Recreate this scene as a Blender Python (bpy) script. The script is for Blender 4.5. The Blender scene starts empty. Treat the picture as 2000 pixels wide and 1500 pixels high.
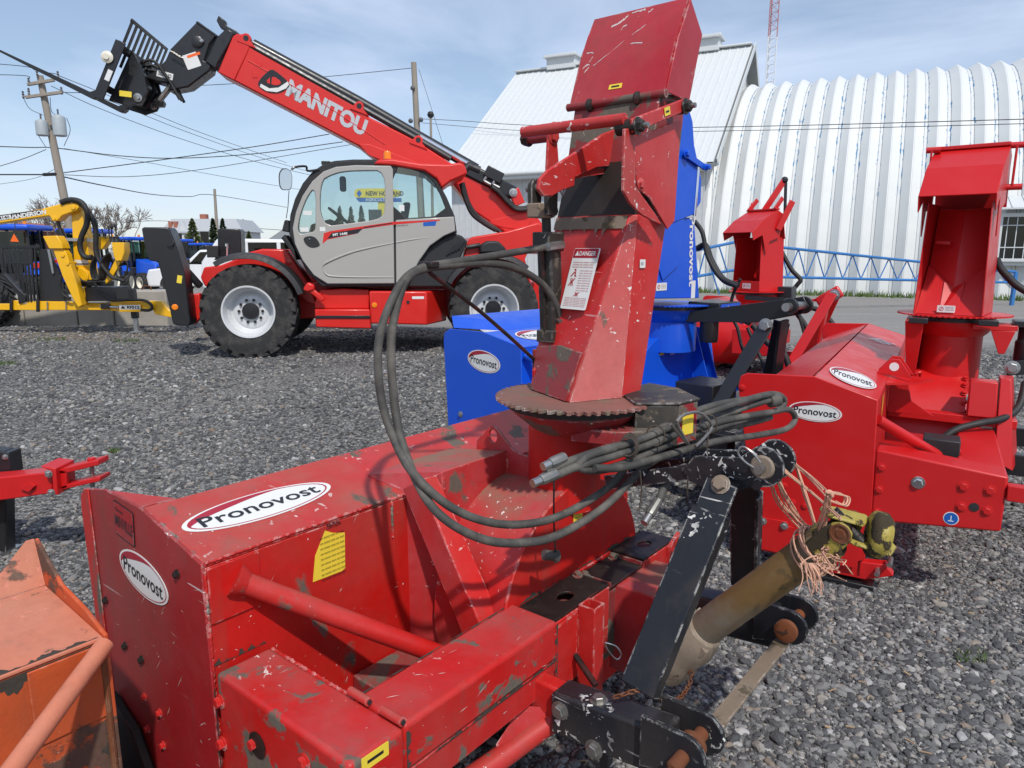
import bpy, bmesh, math, random
import numpy as np
from mathutils import Vector, Matrix
random.seed(7); RNG = np.random.default_rng(7)
scene = bpy.context.scene
COL = scene.collection
# ------------------------------------------------------------------ camera
FPX, HOR, CAMH = 1390.0, 490.0, 1.65           # focal length in px of the 2000x1500 photo, horizon row, eye height
PITCH = math.atan((750 - HOR) / FPX)
cd = bpy.data.cameras.new('camera'); cam = bpy.data.objects.new('camera', cd); COL.objects.link(cam)
cd.sensor_fit = 'HORIZONTAL'; cd.sensor_width = 36.0; cd.lens = 36.0 * FPX / 2000.0
cd.clip_start = 0.05; cd.clip_end = 3000
cam.location = (0, 0, CAMH); cam.rotation_euler = (math.pi / 2 - PITCH, 0, 0)
scene.camera = cam
# ------------------------------------------------------------------ sky and sun
SUN_EL, SUN_AZ = math.radians(50), (0.30, -0.954)     # horizontal direction towards the sun
w = bpy.data.worlds.new('World'); scene.world = w; w.use_nodes = True
nt = w.node_tree; nt.nodes.clear()
wo = nt.nodes.new('ShaderNodeOutputWorld'); bg = nt.nodes.new('ShaderNodeBackground')
sk = nt.nodes.new('ShaderNodeTexSky'); sk.sky_type = 'NISHITA'; sk.sun_disc = False
sk.sun_elevation = SUN_EL; sk.sun_rotation = math.atan2(SUN_AZ[0], SUN_AZ[1])
sk.air_density = 1.0; sk.dust_density = 0.5; sk.ozone_density = 1.5
tcw = nt.nodes.new('ShaderNodeTexCoord')
mp = nt.nodes.new('ShaderNodeMapping'); mp.inputs['Scale'].default_value = (1.6, 1.6, 6.0); mp.inputs['Rotation'].default_value = (0.12, 0.25, 0.6)
nz = nt.nodes.new('ShaderNodeTexNoise'); nz.inputs['Scale'].default_value = 1.3; nz.inputs['Detail'].default_value = 7; nz.inputs['Roughness'].default_value = 0.55
nz.inputs['Distortion'].default_value = 0.6
cr = nt.nodes.new('ShaderNodeValToRGB'); cr.color_ramp.elements[0].position = 0.40; cr.color_ramp.elements[1].position = 0.68
cr.color_ramp.elements[0].color = (0.22, 0.22, 0.22, 1); cr.color_ramp.elements[1].color = (0.88, 0.88, 0.88, 1)
mx = nt.nodes.new('ShaderNodeMix'); mx.data_type = 'RGBA'
mx.inputs[7].default_value = (5.7, 6.6, 8.3, 1)          # thin high cloud, same radiance scale as the sky
nt.links.new(tcw.outputs['Generated'], mp.inputs['Vector']); nt.links.new(mp.outputs[0], nz.inputs['Vector'])
nt.links.new(nz.outputs['Fac'], cr.inputs['Fac']); nt.links.new(cr.outputs['Color'], mx.inputs[0])
nt.links.new(sk.outputs[0], mx.inputs[6]); nt.links.new(mx.outputs[2], bg.inputs['Color'])
bg.inputs['Strength'].default_value = 0.125
nt.links.new(bg.outputs[0], wo.inputs['Surface'])
sd = bpy.data.lights.new('sun', 'SUN'); sun = bpy.data.objects.new('sun', sd); COL.objects.link(sun)
sd.energy = 3.4; sd.angle = math.radians(1.6); sd.color = (1.0, 0.955, 0.89)
sdir = Vector((SUN_AZ[0] * math.cos(SUN_EL), SUN_AZ[1] * math.cos(SUN_EL), math.sin(SUN_EL)))
sun.rotation_euler = sdir.to_track_quat('Z', 'Y').to_euler(); sun.location = (4, -8, 20)
vs = scene.view_settings; vs.view_transform = 'Standard'; vs.look = 'None'; vs.exposure = 0.0; vs.gamma = 1.0; vs.use_curve_mapping = False
scene.cycles.max_bounces = 8; scene.cycles.transparent_max_bounces = 12; scene.cycles.use_denoising = True

# ------------------------------------------------------------------ measuring: photo rows/columns to points of the place
CP, SP = math.cos(PITCH), math.sin(PITCH)
CAM = np.array([0, 0, CAMH])
def ray(u, v):
    x = (u - 1000) / FPX; y = (750 - v) / FPX
    return np.array([x, CP + SP * y, -SP + CP * y])
class Frame:
    """machine axes: a (length across), b (90 deg right of a), c up"""
    def __init__(s, o, ang):
        t = math.radians(ang); s.ang = t
        s.o = np.array([o[0], o[1], 0.0]); s.a = np.array([math.sin(t), math.cos(t), 0]); s.b = np.array([math.cos(t), -math.sin(t), 0]); s.c = np.array([0, 0, 1.0])
    def at(s, u, v, a=None, b=None, c=None):
        r = ray(u, v); ax, val = (s.a, a) if a is not None else ((s.b, b) if b is not None else (s.c, c))
        t = (val - (CAM - s.o) @ ax) / (r @ ax); d = CAM + t * r - s.o
        return (d @ s.a, d @ s.b, d @ s.c)
    def w(s, a, b, c): return s.o + s.a * a + s.b * b + s.c * c
    def Z(s, k, pts, **kw): return [s.at(*zz(k, p), **kw) for p in pts]
RG = dict(P=(0, 0, 1), R1=(0, 0, .25), R2=(400, 0, .3), R3=(0, 350, .28), R4=(520, 290, .2733), R5=(980, 0, .28), R6=(960, 400, .2934), R7=(1340, 0, 1/3), R8=(1340, 350, 1/3),
  Q1=(0, 850, .43344), Q2=(600, 950, .36668), Q3=(700, 700, .3), Q4=(1000, 740, .35), Q5=(1150, 900, .4), Q6=(1440, 620, 1/3), Q7=(200, 1100, .35), Q8=(1000, 1150, .325),
  K1=(1400, 100, .2), K2=(1740, 240, .26667), K3=(1380, 360, .26667), K4=(860, 560, .3), K5=(260, 420, .2), K6=(860, 250, 1/6), K7=(1300, 860, .23), K8=(0, 390, .17337))
def zz(k, p): o = RG[k]; return (o[0] + o[2] * p[0], o[1] + o[2] * p[1])
def at_y(u, v, y): r = ray(u, v); return CAM + r * (y / r[1])
def ss(e0, e1, x): t = np.clip((x - e0) / (e1 - e0), 0, 1); return t * t * (3 - 2 * t)
def ground_z(y): return 0.24 * ss(4.0, 9.0, y) - 0.14 * ss(13, 22, y) - 0.42 * ss(28, 37, y)
def on_ground(u, v):
    y = 3.0
    for _ in range(40):
        r = ray(u, v); t = (ground_z(y) - CAMH) / r[2]; y = 0.5 * y + 0.5 * r[1] * t
    return CAM + r * (y / r[1])

# ------------------------------------------------------------------ materials
MATS = {}
def nodes(name):
    m = bpy.data.materials.new(name); m.use_nodes = True; t = m.node_tree
    b = t.nodes['Principled BSDF']; return m, t, b
def N(t, typ, **kw):
    n = t.nodes.new(typ)
    for k, v in kw.items():
        if k.startswith('i_'):
            key = k[2:]; key = int(key) if key.isdigit() else key.replace('_', ' ')
            n.inputs[key].default_value = v
        else: setattr(n, k, v)
    return n
def L(t, a, b): t.links.new(a, b)
def ramp(t, src, p0, p1, c0=(0, 0, 0, 1), c1=(1, 1, 1, 1)):
    r = N(t, 'ShaderNodeValToRGB'); r.color_ramp.elements[0].position = p0; r.color_ramp.elements[1].position = p1
    r.color_ramp.elements[0].color = c0; r.color_ramp.elements[1].color = c1; L(t, src, r.inputs['Fac']); return r.outputs['Color']
def mixc(t, fac, a, b):
    m = N(t, 'ShaderNodeMix', data_type='RGBA')
    for s, i in ((fac, 0), (a, 6), (b, 7)):
        if hasattr(s, 'is_output'): L(t, s, m.inputs[i])
        else: m.inputs[i].default_value = s if i == 0 else (*s[:3], 1)
    return m.outputs[2]
def mul(t, a, b, op='MULTIPLY'):
    m = N(t, 'ShaderNodeMath', operation=op)
    for s, i in ((a, 0), (b, 1)):
        if hasattr(s, 'is_output'): L(t, s, m.inputs[i])
        else: m.inputs[i].default_value = s
    return m.outputs[0]
def coords(t, scale=(1, 1, 1), off=(0, 0, 0)):
    c = N(t, 'ShaderNodeTexCoord'); m = N(t, 'ShaderNodeMapping'); m.inputs['Scale'].default_value = scale; m.inputs['Location'].default_value = off
    L(t, c.outputs['Object'], m.inputs['Vector']); return m.outputs[0]
def noise(t, vec, scale, detail=4, rough=0.55, dist=0.0):
    n = N(t, 'ShaderNodeTexNoise'); n.inputs['Scale'].default_value = scale; n.inputs['Detail'].default_value = detail
    n.inputs['Roughness'].default_value = rough; n.inputs['Distortion'].default_value = dist; L(t, vec, n.inputs['Vector']); return n.outputs['Fac']
def bump(t, b, h, strength=0.3, dist=0.01):
    n = N(t, 'ShaderNodeBump'); n.inputs['Strength'].default_value = strength; n.inputs['Distance'].default_value = dist
    L(t, h, n.inputs['Height']); L(t, n.outputs[0], b.inputs['Normal'])
def plain(name, col, rough=0.5, metal=0.0, var=0.12, vscale=6.0, bmp=0.0, bscale=80, coat=0.0, spec=0.5):
    """one colour with slight uneven tone and roughness"""
    m, t, b = nodes(name); v = coords(t)
    n = noise(t, v, vscale, 5)
    dark = tuple(c * (1 - var) for c in col); lite = tuple(min(1, c * (1 + var)) for c in col)
    L(t, mixc(t, n, dark, lite), b.inputs['Base Color'])
    L(t, ramp(t, noise(t, v, vscale * 3, 4), 0.3, 0.7, (rough * .8,) * 3 + (1,), (min(1, rough * 1.25),) * 3 + (1,)), b.inputs['Roughness'])
    b.inputs['Metallic'].default_value = metal; b.inputs['Coat Weight'].default_value = coat; b.inputs['Coat Roughness'].default_value = 0.125
    b.inputs['Specular IOR Level'].default_value = spec
    if bmp: bump(t, b, noise(t, v, bscale, 3), bmp, 0.004)
    MATS[name] = m; return m
def worn(name, base, fade, rough=0.42, dirt=0.62, dirtcol=(0.085, 0.07, 0.055), chip=0.70, chipcol=(0.72, 0.66, 0.62), fadeamt=(0.35, 0.75), dscale=5.0, dust=0.0, dustcol=(0.22, 0.17, 0.13), off=(0, 0, 0), bmp=0.25, metal=0.0, scr=0.0, dz=1.0, edge=0.65, soft=0.30):
    """painted steel with fading, dirt patches, chips and dust"""
    m, t, b = nodes(name); v = coords(t, off=off)
    c = mixc(t, ramp(t, noise(t, v, 2.2, 6, .6), *fadeamt), base, fade)
    c = mixc(t, ramp(t, noise(t, v, 26, 5, .7), 0.35, 0.8, (0, 0, 0, 1), (.35, .35, .35, 1)), c, tuple(x * .55 for x in base))
    rr = N(t, 'ShaderNodeValue'); rr.outputs[0].default_value = rough; r = rr.outputs[0]
    if soft:
        sf = ramp(t, noise(t, v, 1.7, 8, .62), .48, .74, (0, 0, 0, 1), (soft,) * 3 + (1,)); c = mixc(t, sf, c, tuple(x * 1.7 for x in dirtcol)); r = mul(t, r, mul(t, sf, .4), 'ADD')
        st = noise(t, coords(t, scale=(11, 11, .9), off=off), 1.0, 6, .6); c = mixc(t, ramp(t, st, .56, .76, (0, 0, 0, 1), (soft,) * 3 + (1,)), c, tuple(x * 1.2 for x in dirtcol))
    if dust:
        g = N(t, 'ShaderNodeNewGeometry'); s = N(t, 'ShaderNodeSeparateXYZ'); L(t, g.outputs['Normal'], s.inputs[0])
        up = ramp(t, s.outputs['Z'], 0.55, 0.95); dn = ramp(t, noise(t, v, 3.7, 7, .62), 0.42, 0.66)
        f = mul(t, mul(t, up, dn), dust); c = mixc(t, f, c, dustcol); r = mul(t, r, mul(t, f, 0.5), 'ADD')
    vd = coords(t, scale=(1, 1, dz), off=off); dn = noise(t, vd, dscale, 9, .62, .3); df = ramp(t, dn, dirt, dirt + 0.035)
    c = mixc(t, df, c, mixc(t, noise(t, v, 60, 4), dirtcol, tuple(x * 1.9 for x in dirtcol)))
    r = mul(t, r, mul(t, df, 0.45), 'ADD')
    cn = noise(t, v, 48, 2, .5, .8); cm = noise(t, v, 2.3, 4, .7); cf = mul(t, ramp(t, cn, chip, chip + 0.015), ramp(t, cm, 0.53, 0.60))
    c = mixc(t, cf, c, chipcol)
    if edge:
        bv = N(t, 'ShaderNodeBevel', samples=3); bv.inputs['Radius'].default_value = .006; ge = N(t, 'ShaderNodeNewGeometry'); dp = N(t, 'ShaderNodeVectorMath', operation='DOT_PRODUCT'); L(t, bv.outputs[0], dp.inputs[0]); L(t, ge.outputs['Normal'], dp.inputs[1])
        ef = mul(t, ramp(t, dp.outputs['Value'], .90, .985, (1, 1, 1, 1), (0, 0, 0, 1)), ramp(t, noise(t, v, 21, 5, .7), .50, .60, (0, 0, 0, 1), (edge,) * 3 + (1,))); c = mixc(t, ef, c, chipcol)
    if scr:
        sv = coords(t, scale=(1.0, 7.0, 26.0), off=(3, 1, 2)); sn = noise(t, sv, 3.0, 3, .5, .4)
        sf = mul(t, ramp(t, sn, 0.675, 0.685), ramp(t, noise(t, v, 2.6, 2), .5, .6)); c = mixc(t, mul(t, sf, scr), c, chipcol)
    L(t, c, b.inputs['Base Color']); L(t, r, b.inputs['Roughness']); b.inputs['Metallic'].default_value = metal; b.inputs['Specular IOR Level'].default_value = .38
    h = mul(t, mul(t, df, 1.0), mul(t, noise(t, v, 120, 4), 0.35), 'ADD'); h = mul(t, h, mul(t, cf, -0.8), 'ADD'); h = mul(t, h, mul(t, noise(t, v, 4, 2), 1.6), 'ADD')
    bump(t, b, h, bmp, 0.003)
    MATS[name] = m; return m
def glass(name, tint=(0.55, 0.72, 0.70), alpha=0.45, rough=0.03):
    m, t, b = nodes(name)
    tr = N(t, 'ShaderNodeBsdfTransparent'); tr.inputs[0].default_value = (*tint, 1)
    gl = N(t, 'ShaderNodeBsdfGlossy'); gl.inputs['Roughness'].default_value = rough; gl.inputs[0].default_value = (.9, .95, 1, 1)
    fr = N(t, 'ShaderNodeFresnel'); fr.inputs[0].default_value = 1.5
    ms = N(t, 'ShaderNodeMixShader'); L(t, mul(t, fr.outputs[0], 1.0), ms.inputs[0]); L(t, tr.outputs[0], ms.inputs[1]); L(t, gl.outputs[0], ms.inputs[2])
    L(t, ms.outputs[0], t.nodes['Material Output'].inputs['Surface']); MATS[name] = m; return m
def rubber(name, col=(0.018, 0.018, 0.019), dustamt=0.35, rough=0.75):
    m, t, b = nodes(name); v = coords(t)
    f = ramp(t, noise(t, v, 9, 7, .65), 0.45, 0.75, (0, 0, 0, 1), (dustamt,) * 3 + (1,))
    L(t, mixc(t, f, col, (0.16, 0.145, 0.125)), b.inputs['Base Color']); b.inputs['Roughness'].default_value = rough
    bump(t, b, noise(t, v, 150, 3), .2, .002); MATS[name] = m; return m

# ------------------------------------------------------------------ mesh builder; points are (a, b, c), stored as (b, a, c)
class MB:
    def __init__(s): s.v = []; s.f = []
    def add(s, vs, fs):
        o = len(s.v); s.v += [tuple(float(x) for x in p) for p in vs]; s.f += [tuple(i + o for i in f) for f in fs]; return s
    def box(s, a0, a1, b0, b1, c0, c1):
        p = [(a, b, c) for a in (a0, a1) for b in (b0, b1) for c in (c0, c1)]
        return s.add(p, [(0, 1, 3, 2), (4, 6, 7, 5), (0, 4, 5, 1), (2, 3, 7, 6), (0, 2, 6, 4), (1, 5, 7, 3)])
    def hexa(s, bot, top):
        n = len(bot); return s.add(list(bot) + list(top), [tuple(range(n))[::-1], tuple(range(n, 2 * n))] + [(i, (i + 1) % n, n + (i + 1) % n, n + i) for i in range(n)])
    def prism(s, poly, vec): return s.hexa(poly, [tuple(np.array(p) + np.array(vec)) for p in poly])
    def sheet(s, rows, closed=False):
        n = len(rows[0]); vs = [p for r in rows for p in r]; fs = []
        for i in range(len(rows) - 1):
            for j in range(n if closed else n - 1):
                k = (j + 1) % n; fs.append((i * n + j, i * n + k, (i + 1) * n + k, (i + 1) * n + j))
        return s.add(vs, fs)
    def bar(s, p, q, wd, ht, up=(0, 0, 1)):
        p = np.array(p, float); q = np.array(q, float); d = q - p; d /= np.linalg.norm(d)
        x = np.cross(d, np.array(up, float)); x /= np.linalg.norm(x); y = np.cross(x, d)
        c = [x * sx * wd / 2 + y * sy * ht / 2 for sx, sy in ((-1, -1), (1, -1), (1, 1), (-1, 1))]
        return s.hexa([tuple(p + k) for k in c], [tuple(q + k) for k in c])
    def tube(s, pts, r, n=10, smooth=0, cap=True):
        pts = [np.array(p, float) for p in pts]
        if smooth: pts = spline(pts, smooth)
        m = len(pts); rs = list(r) if hasattr(r, '__len__') else [r] * m
        if len(rs) != m: rs = list(np.interp(np.linspace(0, 1, m), np.linspace(0, 1, len(rs)), rs))
        d0 = pts[1] - pts[0]; ref = np.array([0, 0, 1.0]) if abs(d0[2]) < .9 * np.linalg.norm(d0) else np.array([1.0, 0, 0])
        rows = []; x = None
        for i in range(m):
            d = pts[min(i + 1, m - 1)] - pts[max(i - 1, 0)]; d = d / (np.linalg.norm(d) + 1e-12)
            x = np.cross(d, ref) if x is None else x - d * (x @ d); x = x / (np.linalg.norm(x) + 1e-12); y = np.cross(d, x)
            rows.append([tuple(pts[i] + rs[i] * (math.cos(k) * x + math.sin(k) * y)) for k in (2 * math.pi * j / n for j in range(n))])
        o = len(s.v); s.sheet(rows, True)
        if cap: s.f += [tuple(o + j for j in range(n))[::-1], tuple(o + (m - 1) * n + j for j in range(n))]
        return s
    def cyl(s, p, q, r, n=16): return s.tube([p, q], r, n)
    def lathe(s, prof, o, axis, n=32, cap=True, a0=0.0, a1=None):
        """prof: (radius, distance along axis)"""
        o = np.array(o, float); ax = np.array(axis, float); ax /= np.linalg.norm(ax)
        ref = np.array([0, 0, 1.0]) if abs(ax[2]) < .9 else np.array([1.0, 0, 0]); x = np.cross(ax, ref); x /= np.linalg.norm(x); y = np.cross(ax, x)
        full = a1 is None; m = n if full else n + 1; A = 2 * math.pi if full else a1 - a0
        rows = [[tuple(o + ax * h + r * (math.cos(a0 + A * j / n) * x + math.sin(a0 + A * j / n) * y)) for j in range(m)] for r, h in prof]
        k = len(s.v); s.sheet(rows, full)
        if cap and full: s.f += [tuple(k + j for j in range(n))[::-1], tuple(k + (len(prof) - 1) * n + j for j in range(n))]
        return s
    def ball(s, c, r, n=12, sq=(1, 1, 1)):
        rows = []
        for i in range(n // 2 + 1):
            th = math.pi * i / (n // 2); rows.append([(c[0] + sq[0] * r * math.sin(th) * math.cos(2 * math.pi * j / n), c[1] + sq[1] * r * math.sin(th) * math.sin(2 * math.pi * j / n), c[2] + sq[2] * r * math.cos(th)) for j in range(n)])
        return s.sheet(rows, True)
    def build(s, name, mat, parent=None, bev=0.0, smooth=True, ang=32, seg=2, kind=None, label=None, solid=0.0, raw=False):
        me = bpy.data.meshes.new(name)
        me.from_pydata([p if raw else (p[1], p[0], p[2]) for p in s.v], [], s.f)
        bm = bmesh.new(); bm.from_mesh(me); bmesh.ops.remove_doubles(bm, verts=bm.verts, dist=1e-6)
        bmesh.ops.recalc_face_normals(bm, faces=bm.faces); bm.to_mesh(me); bm.free()
        o = bpy.data.objects.new(name, me); COL.objects.link(o); me.materials.append(MATS[mat] if isinstance(mat, str) else mat)
        if smooth:
            for p in me.polygons: p.use_smooth = True
            me.set_sharp_from_angle(angle=math.radians(ang))
        if solid:
            md = o.modifiers.new('thick', 'SOLIDIFY'); md.thickness = solid; md.offset = 0
            if smooth: md = o.modifiers.new('split', 'EDGE_SPLIT'); md.split_angle = math.radians(38)
        if bev: md = o.modifiers.new('edge', 'BEVEL'); md.width = bev; md.segments = seg; md.limit_method = 'ANGLE'; md.angle_limit = math.radians(40); md.harden_normals = False
        if parent: o.parent = parent
        if kind: o['kind'] = kind
        if label: o['label'] = label
        return o
def spline(pts, k):
    """Catmull-Rom through the points, k steps each"""
    out = []; P = [2 * pts[0] - pts[1]] + list(pts) + [2 * pts[-1] - pts[-2]]
    for i in range(1, len(P) - 2):
        for j in range(k):
            t = j / k; a, b, c, d = P[i - 1], P[i], P[i + 1], P[i + 2]
            out.append(.5 * ((2 * b) + (-a + c) * t + (2 * a - 5 * b + 4 * c - d) * t * t + (-a + 3 * b - 3 * c + d) * t ** 3))
    out.append(pts[-1]); return out
def thing(name, label, cat, F=None, z=0.0, group=None, loc=None, rot=0.0):
    o = bpy.data.objects.new(name, None); COL.objects.link(o); o.empty_display_size = .2
    if F is not None: o.location = (F.o[0], F.o[1], z); o.rotation_euler = (0, 0, -F.ang)
    elif loc is not None: o.location = loc; o.rotation_euler = (0, 0, rot)
    return tag(o, label, cat, group)
def tag(o, label=None, cat=None, group=None, kind=None):
    for k, v in (('label', label), ('category', cat), ('group', group), ('kind', kind)):
        if v: o[k] = v
    return o
def frame_rot(x, n):
    """rotation whose Z is n and X is x, for (a,b,c) vectors -> stored axes"""
    sw = lambda p: Vector((p[1], p[0], p[2])); n = sw(n).normalized(); x = sw(x); x = (x - n * x.dot(n)).normalized(); y = n.cross(x)
    return Matrix((x, y, n)).transposed().to_4x4()
def place(o, pos, x, n): o.matrix_local = Matrix.Translation((pos[1], pos[0], pos[2])) @ frame_rot(x, n)
TXT = {}
def text_mesh(s, shear=0.0, bold=0.0, ext=0.0):
    key = (s, shear, bold, ext)
    if key in TXT: return TXT[key]
    cu = bpy.data.curves.new('lettering', 'FONT'); cu.body = s; cu.align_x = 'CENTER'; cu.align_y = 'CENTER'; cu.size = 1; cu.shear = shear; cu.offset = bold; cu.resolution_u = 3; cu.extrude = ext
    o = bpy.data.objects.new('t', cu); COL.objects.link(o); dg = bpy.context.evaluated_depsgraph_get(); me = bpy.data.meshes.new_from_object(o.evaluated_get(dg))
    bpy.data.objects.remove(o); v = np.array([p.co for p in me.vertices]); mn, mxx = v.min(0), v.max(0)
    for p in me.vertices: p.co.x = (p.co.x - (mn[0] + mxx[0]) / 2) / (mxx[0] - mn[0]); p.co.y = (p.co.y - (mn[1] + mxx[1]) / 2) / (mxx[1] - mn[1])
    me.name = 'lettering'; TXT[key] = me; return me
def text(s, pos, x, n, wd, ht, mat, parent, name='lettering', shear=0.0, bold=0.02, label=None):
    me = text_mesh(s, shear, bold).copy(); me.materials.clear(); me.materials.append(MATS[mat])
    o = bpy.data.objects.new(name, me); COL.objects.link(o); o.parent = parent
    o.matrix_local = Matrix.Translation((pos[1], pos[0], pos[2])) @ frame_rot(x, n) @ Matrix.Diagonal((wd, ht, 1, 1))
    if label: o['label'] = label
    return o
def flat(poly, pos, x, n, mat, parent, name, th=0.0012):
    """a flat sticker: 2-D outline in its own plane, real thickness"""
    b = MB(); m = len(poly); b.add([(p[0], p[1], 0) for p in poly] + [(p[0], p[1], th) for p in poly], [tuple(range(m))[::-1], tuple(range(m, 2 * m))] + [(i, (i + 1) % m, m + (i + 1) % m, m + i) for i in range(m)])
    o = b.build(name, mat, parent, raw=True, smooth=False); place(o, pos, x, n); return o
def ell(w_, h_, n=40, a0=0, a1=2 * math.pi): return [(w_ / 2 * math.cos(a0 + (a1 - a0) * i / n), h_ / 2 * math.sin(a0 + (a1 - a0) * i / n)) for i in range(n)]
def rrect(w_, h_, r=0.01, n=3):
    o = []
    for cx, cy, a in ((1, 1, 0), (-1, 1, 90), (-1, -1, 180), (1, -1, 270)):
        for i in range(n + 1): t = math.radians(a + 90 * i / n); o.append((cx * (w_ / 2 - r) + r * math.cos(t), cy * (h_ / 2 - r) + r * math.sin(t)))
    return o
def arcband(w_, h_, k0, k1, a0, a1, n=24):
    """curved band between two ellipses"""
    t = [math.radians(a0 + (a1 - a0) * i / n) for i in range(n + 1)]
    sh = [math.sin(math.pi * i / n) for i in range(n + 1)]
    return [(w_ / 2 * k1 * math.cos(q), h_ / 2 * k1 * math.sin(q)) for q in t] + [(w_ / 2 * (k1 - (k1 - k0) * s) * math.cos(q), h_ / 2 * (k1 - (k1 - k0) * s) * math.sin(q)) for q, s in list(zip(t, sh))[::-1]]
BOLT = {}
def bolt(parent, pos, n, r=0.012, h=0.010, mat='zinc', name='bolt', washer=True):
    key = (round(r, 4), mat, washer)
    if key not in BOLT:
        b = MB()
        if washer: b.lathe([(r * 1.55, 0), (r * 1.55, .003), (r * 1.4, .0035)], (0, 0, 0), (0, 0, 1), 18)
        z0 = .0035 if washer else 0
        b.lathe([(r * 1.1, z0), (r * 1.1, z0 + h * .85), (r * .95, z0 + h)], (0, 0, 0), (0, 0, 1), 6)
        o = b.build('bolt', mat, None, raw=True, ang=20); BOLT[key] = o.data; bpy.data.objects.remove(o)
    o = bpy.data.objects.new(name, BOLT[key]); COL.objects.link(o); o.parent = parent
    x = (1, .3, .2) if abs(n[0]) < .9 else (0, 1, .3)
    place(o, pos, x, n); return o
def copy_tree(o, parent=None):
    c = o.copy(); COL.objects.link(c)
    if parent: c.parent = parent
    for ch in o.children: copy_tree(ch, c)
    return c
def holed(outer, holes, vec, name, mat, parent, bev=0.0, label=None):
    """flat plate with openings: outline and holes as (a,b,c) loops, extruded by vec"""
    bm = bmesh.new(); es = []
    for loop in [outer] + holes:
        vs = [bm.verts.new((p[1], p[0], p[2])) for p in loop]
        es += [bm.edges.new((vs[i], vs[(i + 1) % len(vs)])) for i in range(len(vs))]
    bmesh.ops.triangle_fill(bm, edges=es, use_beauty=True)
    r = bmesh.ops.extrude_face_region(bm, geom=list(bm.faces)); bmesh.ops.translate(bm, verts=[g for g in r['geom'] if isinstance(g, bmesh.types.BMVert)], vec=(vec[1], vec[0], vec[2]))
    bmesh.ops.recalc_face_normals(bm, faces=bm.faces); bmesh.ops.dissolve_limit(bm, angle_limit=.02, verts=bm.verts, edges=bm.edges)
    me = bpy.data.meshes.new(name); bm.to_mesh(me); bm.free(); o = bpy.data.objects.new(name, me); COL.objects.link(o); me.materials.append(MATS[mat]); o.parent = parent
    for p in me.polygons: p.use_smooth = True
    me.set_sharp_from_angle(angle=math.radians(30))
    if bev: md = o.modifiers.new('edge', 'BEVEL'); md.width = bev; md.segments = 2; md.limit_method = 'ANGLE'; md.angle_limit = math.radians(40)
    return o
def ragged(p, q, wv, rg, n=90, lo=.06, amp=.55):
    """ribbon of caked dirt along a seam with an uneven free edge"""
    p, q, wv = np.array(p), np.array(q), np.array(wv); r = np.convolve(rg.normal(0, 1, n + 9), np.ones(7) / 2.6, 'same')[4:n + 5] + .5 * rg.normal(0, .35, n + 1); r = np.clip(.30 + amp * .5 * r, lo, 1.6)
    b = MB(); b.sheet([[tuple(p + (q - p) * i / n), tuple(p + (q - p) * i / n + wv * r[i])] for i in range(n + 1)]); return b
def brand_oval(parent, pos, x, n, wd, ht, word='Pronovost', red='decal_red'):
    base = flat(ell(wd, ht), pos, x, n, 'decal_white', parent, 'oval_sticker')
    nn = np.array(n, float) / np.linalg.norm(n); up = lambda k: tuple(np.array(pos) + nn * k)
    flat(arcband(wd, ht, .62, .93, 60, 185), up(.0014), x, n, red, parent, 'sticker_swoosh', .0006)
    ring = ell(wd * .94, ht * .92); inner = ell(wd * .915, ht * .875); b = MB(); m = len(ring)
    b.add([(p[0], p[1], 0) for p in ring] + [(p[0], p[1], 0) for p in inner], [(i, (i + 1) % m, m + (i + 1) % m, m + i) for i in range(m)])
    o = b.build('sticker_ring', red, parent, raw=True, smooth=False); place(o, up(.0018), x, n)
    xv = np.array(x, float); text(word, up(.0026), x, n, wd * .80, ht * .36, 'decal_black', parent, 'lettering', bold=0.012)
    return base
# ================================================================== materials
plain('zinc', (0.45, 0.45, 0.44), 0.35, 0.9); plain('steel', (0.30, 0.29, 0.27), 0.45, 0.85, .3, 20); plain('chrome', (0.7, 0.7, 0.72), 0.12, 1.0)
plain('decal_white', (0.72, 0.72, 0.70), 0.35, var=.05); plain('decal_black', (0.012, 0.012, 0.016), 0.4); plain('decal_red', (0.36, 0.012, 0.03), 0.4); plain('decal_yellow', (0.80, 0.60, 0.05), 0.4, var=.06)
plain('new_red', (0.53, 0.008, 0.009), 0.42, coat=.12, var=.08, vscale=2.5, bmp=.35, bscale=3); plain('tele_red', (0.62, 0.016, 0.010), 0.40, coat=.15, var=.07, vscale=2, bmp=.3, bscale=2)
plain('new_blue', (0.004, 0.085, 0.60), 0.40, coat=.15, var=.08, vscale=3, bmp=.35, bscale=3); plain('black_paint', (0.014, 0.014, 0.016), 0.38, coat=.1, var=.2); plain('black_plastic', (0.018, 0.018, 0.020), 0.55, var=.2, bmp=.1, bscale=200)
plain('yellow_paint', (0.84, 0.45, 0.008), 0.35, coat=.3, var=.06); plain('orange_lens', (0.85, 0.22, 0.01), 0.2); plain('red_lens', (0.6, 0.02, 0.01), 0.2); plain('grey_panel', (0.37, 0.355, 0.33), 0.36, coat=.25, var=.04, vscale=2)
plain('rim_grey', (0.64, 0.65, 0.66), 0.40, .15, var=.06); plain('rim_cream', (0.70, 0.66, 0.55), 0.4); plain('white_car', (0.75, 0.76, 0.77), 0.25, coat=.5, var=.03); plain('mirror', (0.62, 0.64, 0.67), 0.10, 1.0, var=0)
plain('cab_dark', (0.02, 0.02, 0.022), 0.6); plain('silver_letters', (0.55, 0.56, 0.57), 0.3, .4); plain('smv_orange', (0.85, 0.13, 0.01), 0.5)
glass('cab_glass', (0.86, 0.91, 0.905)); glass('dark_glass', (0.20, 0.24, 0.24)); glass('far_glass', (0.45, 0.58, 0.56))
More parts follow.
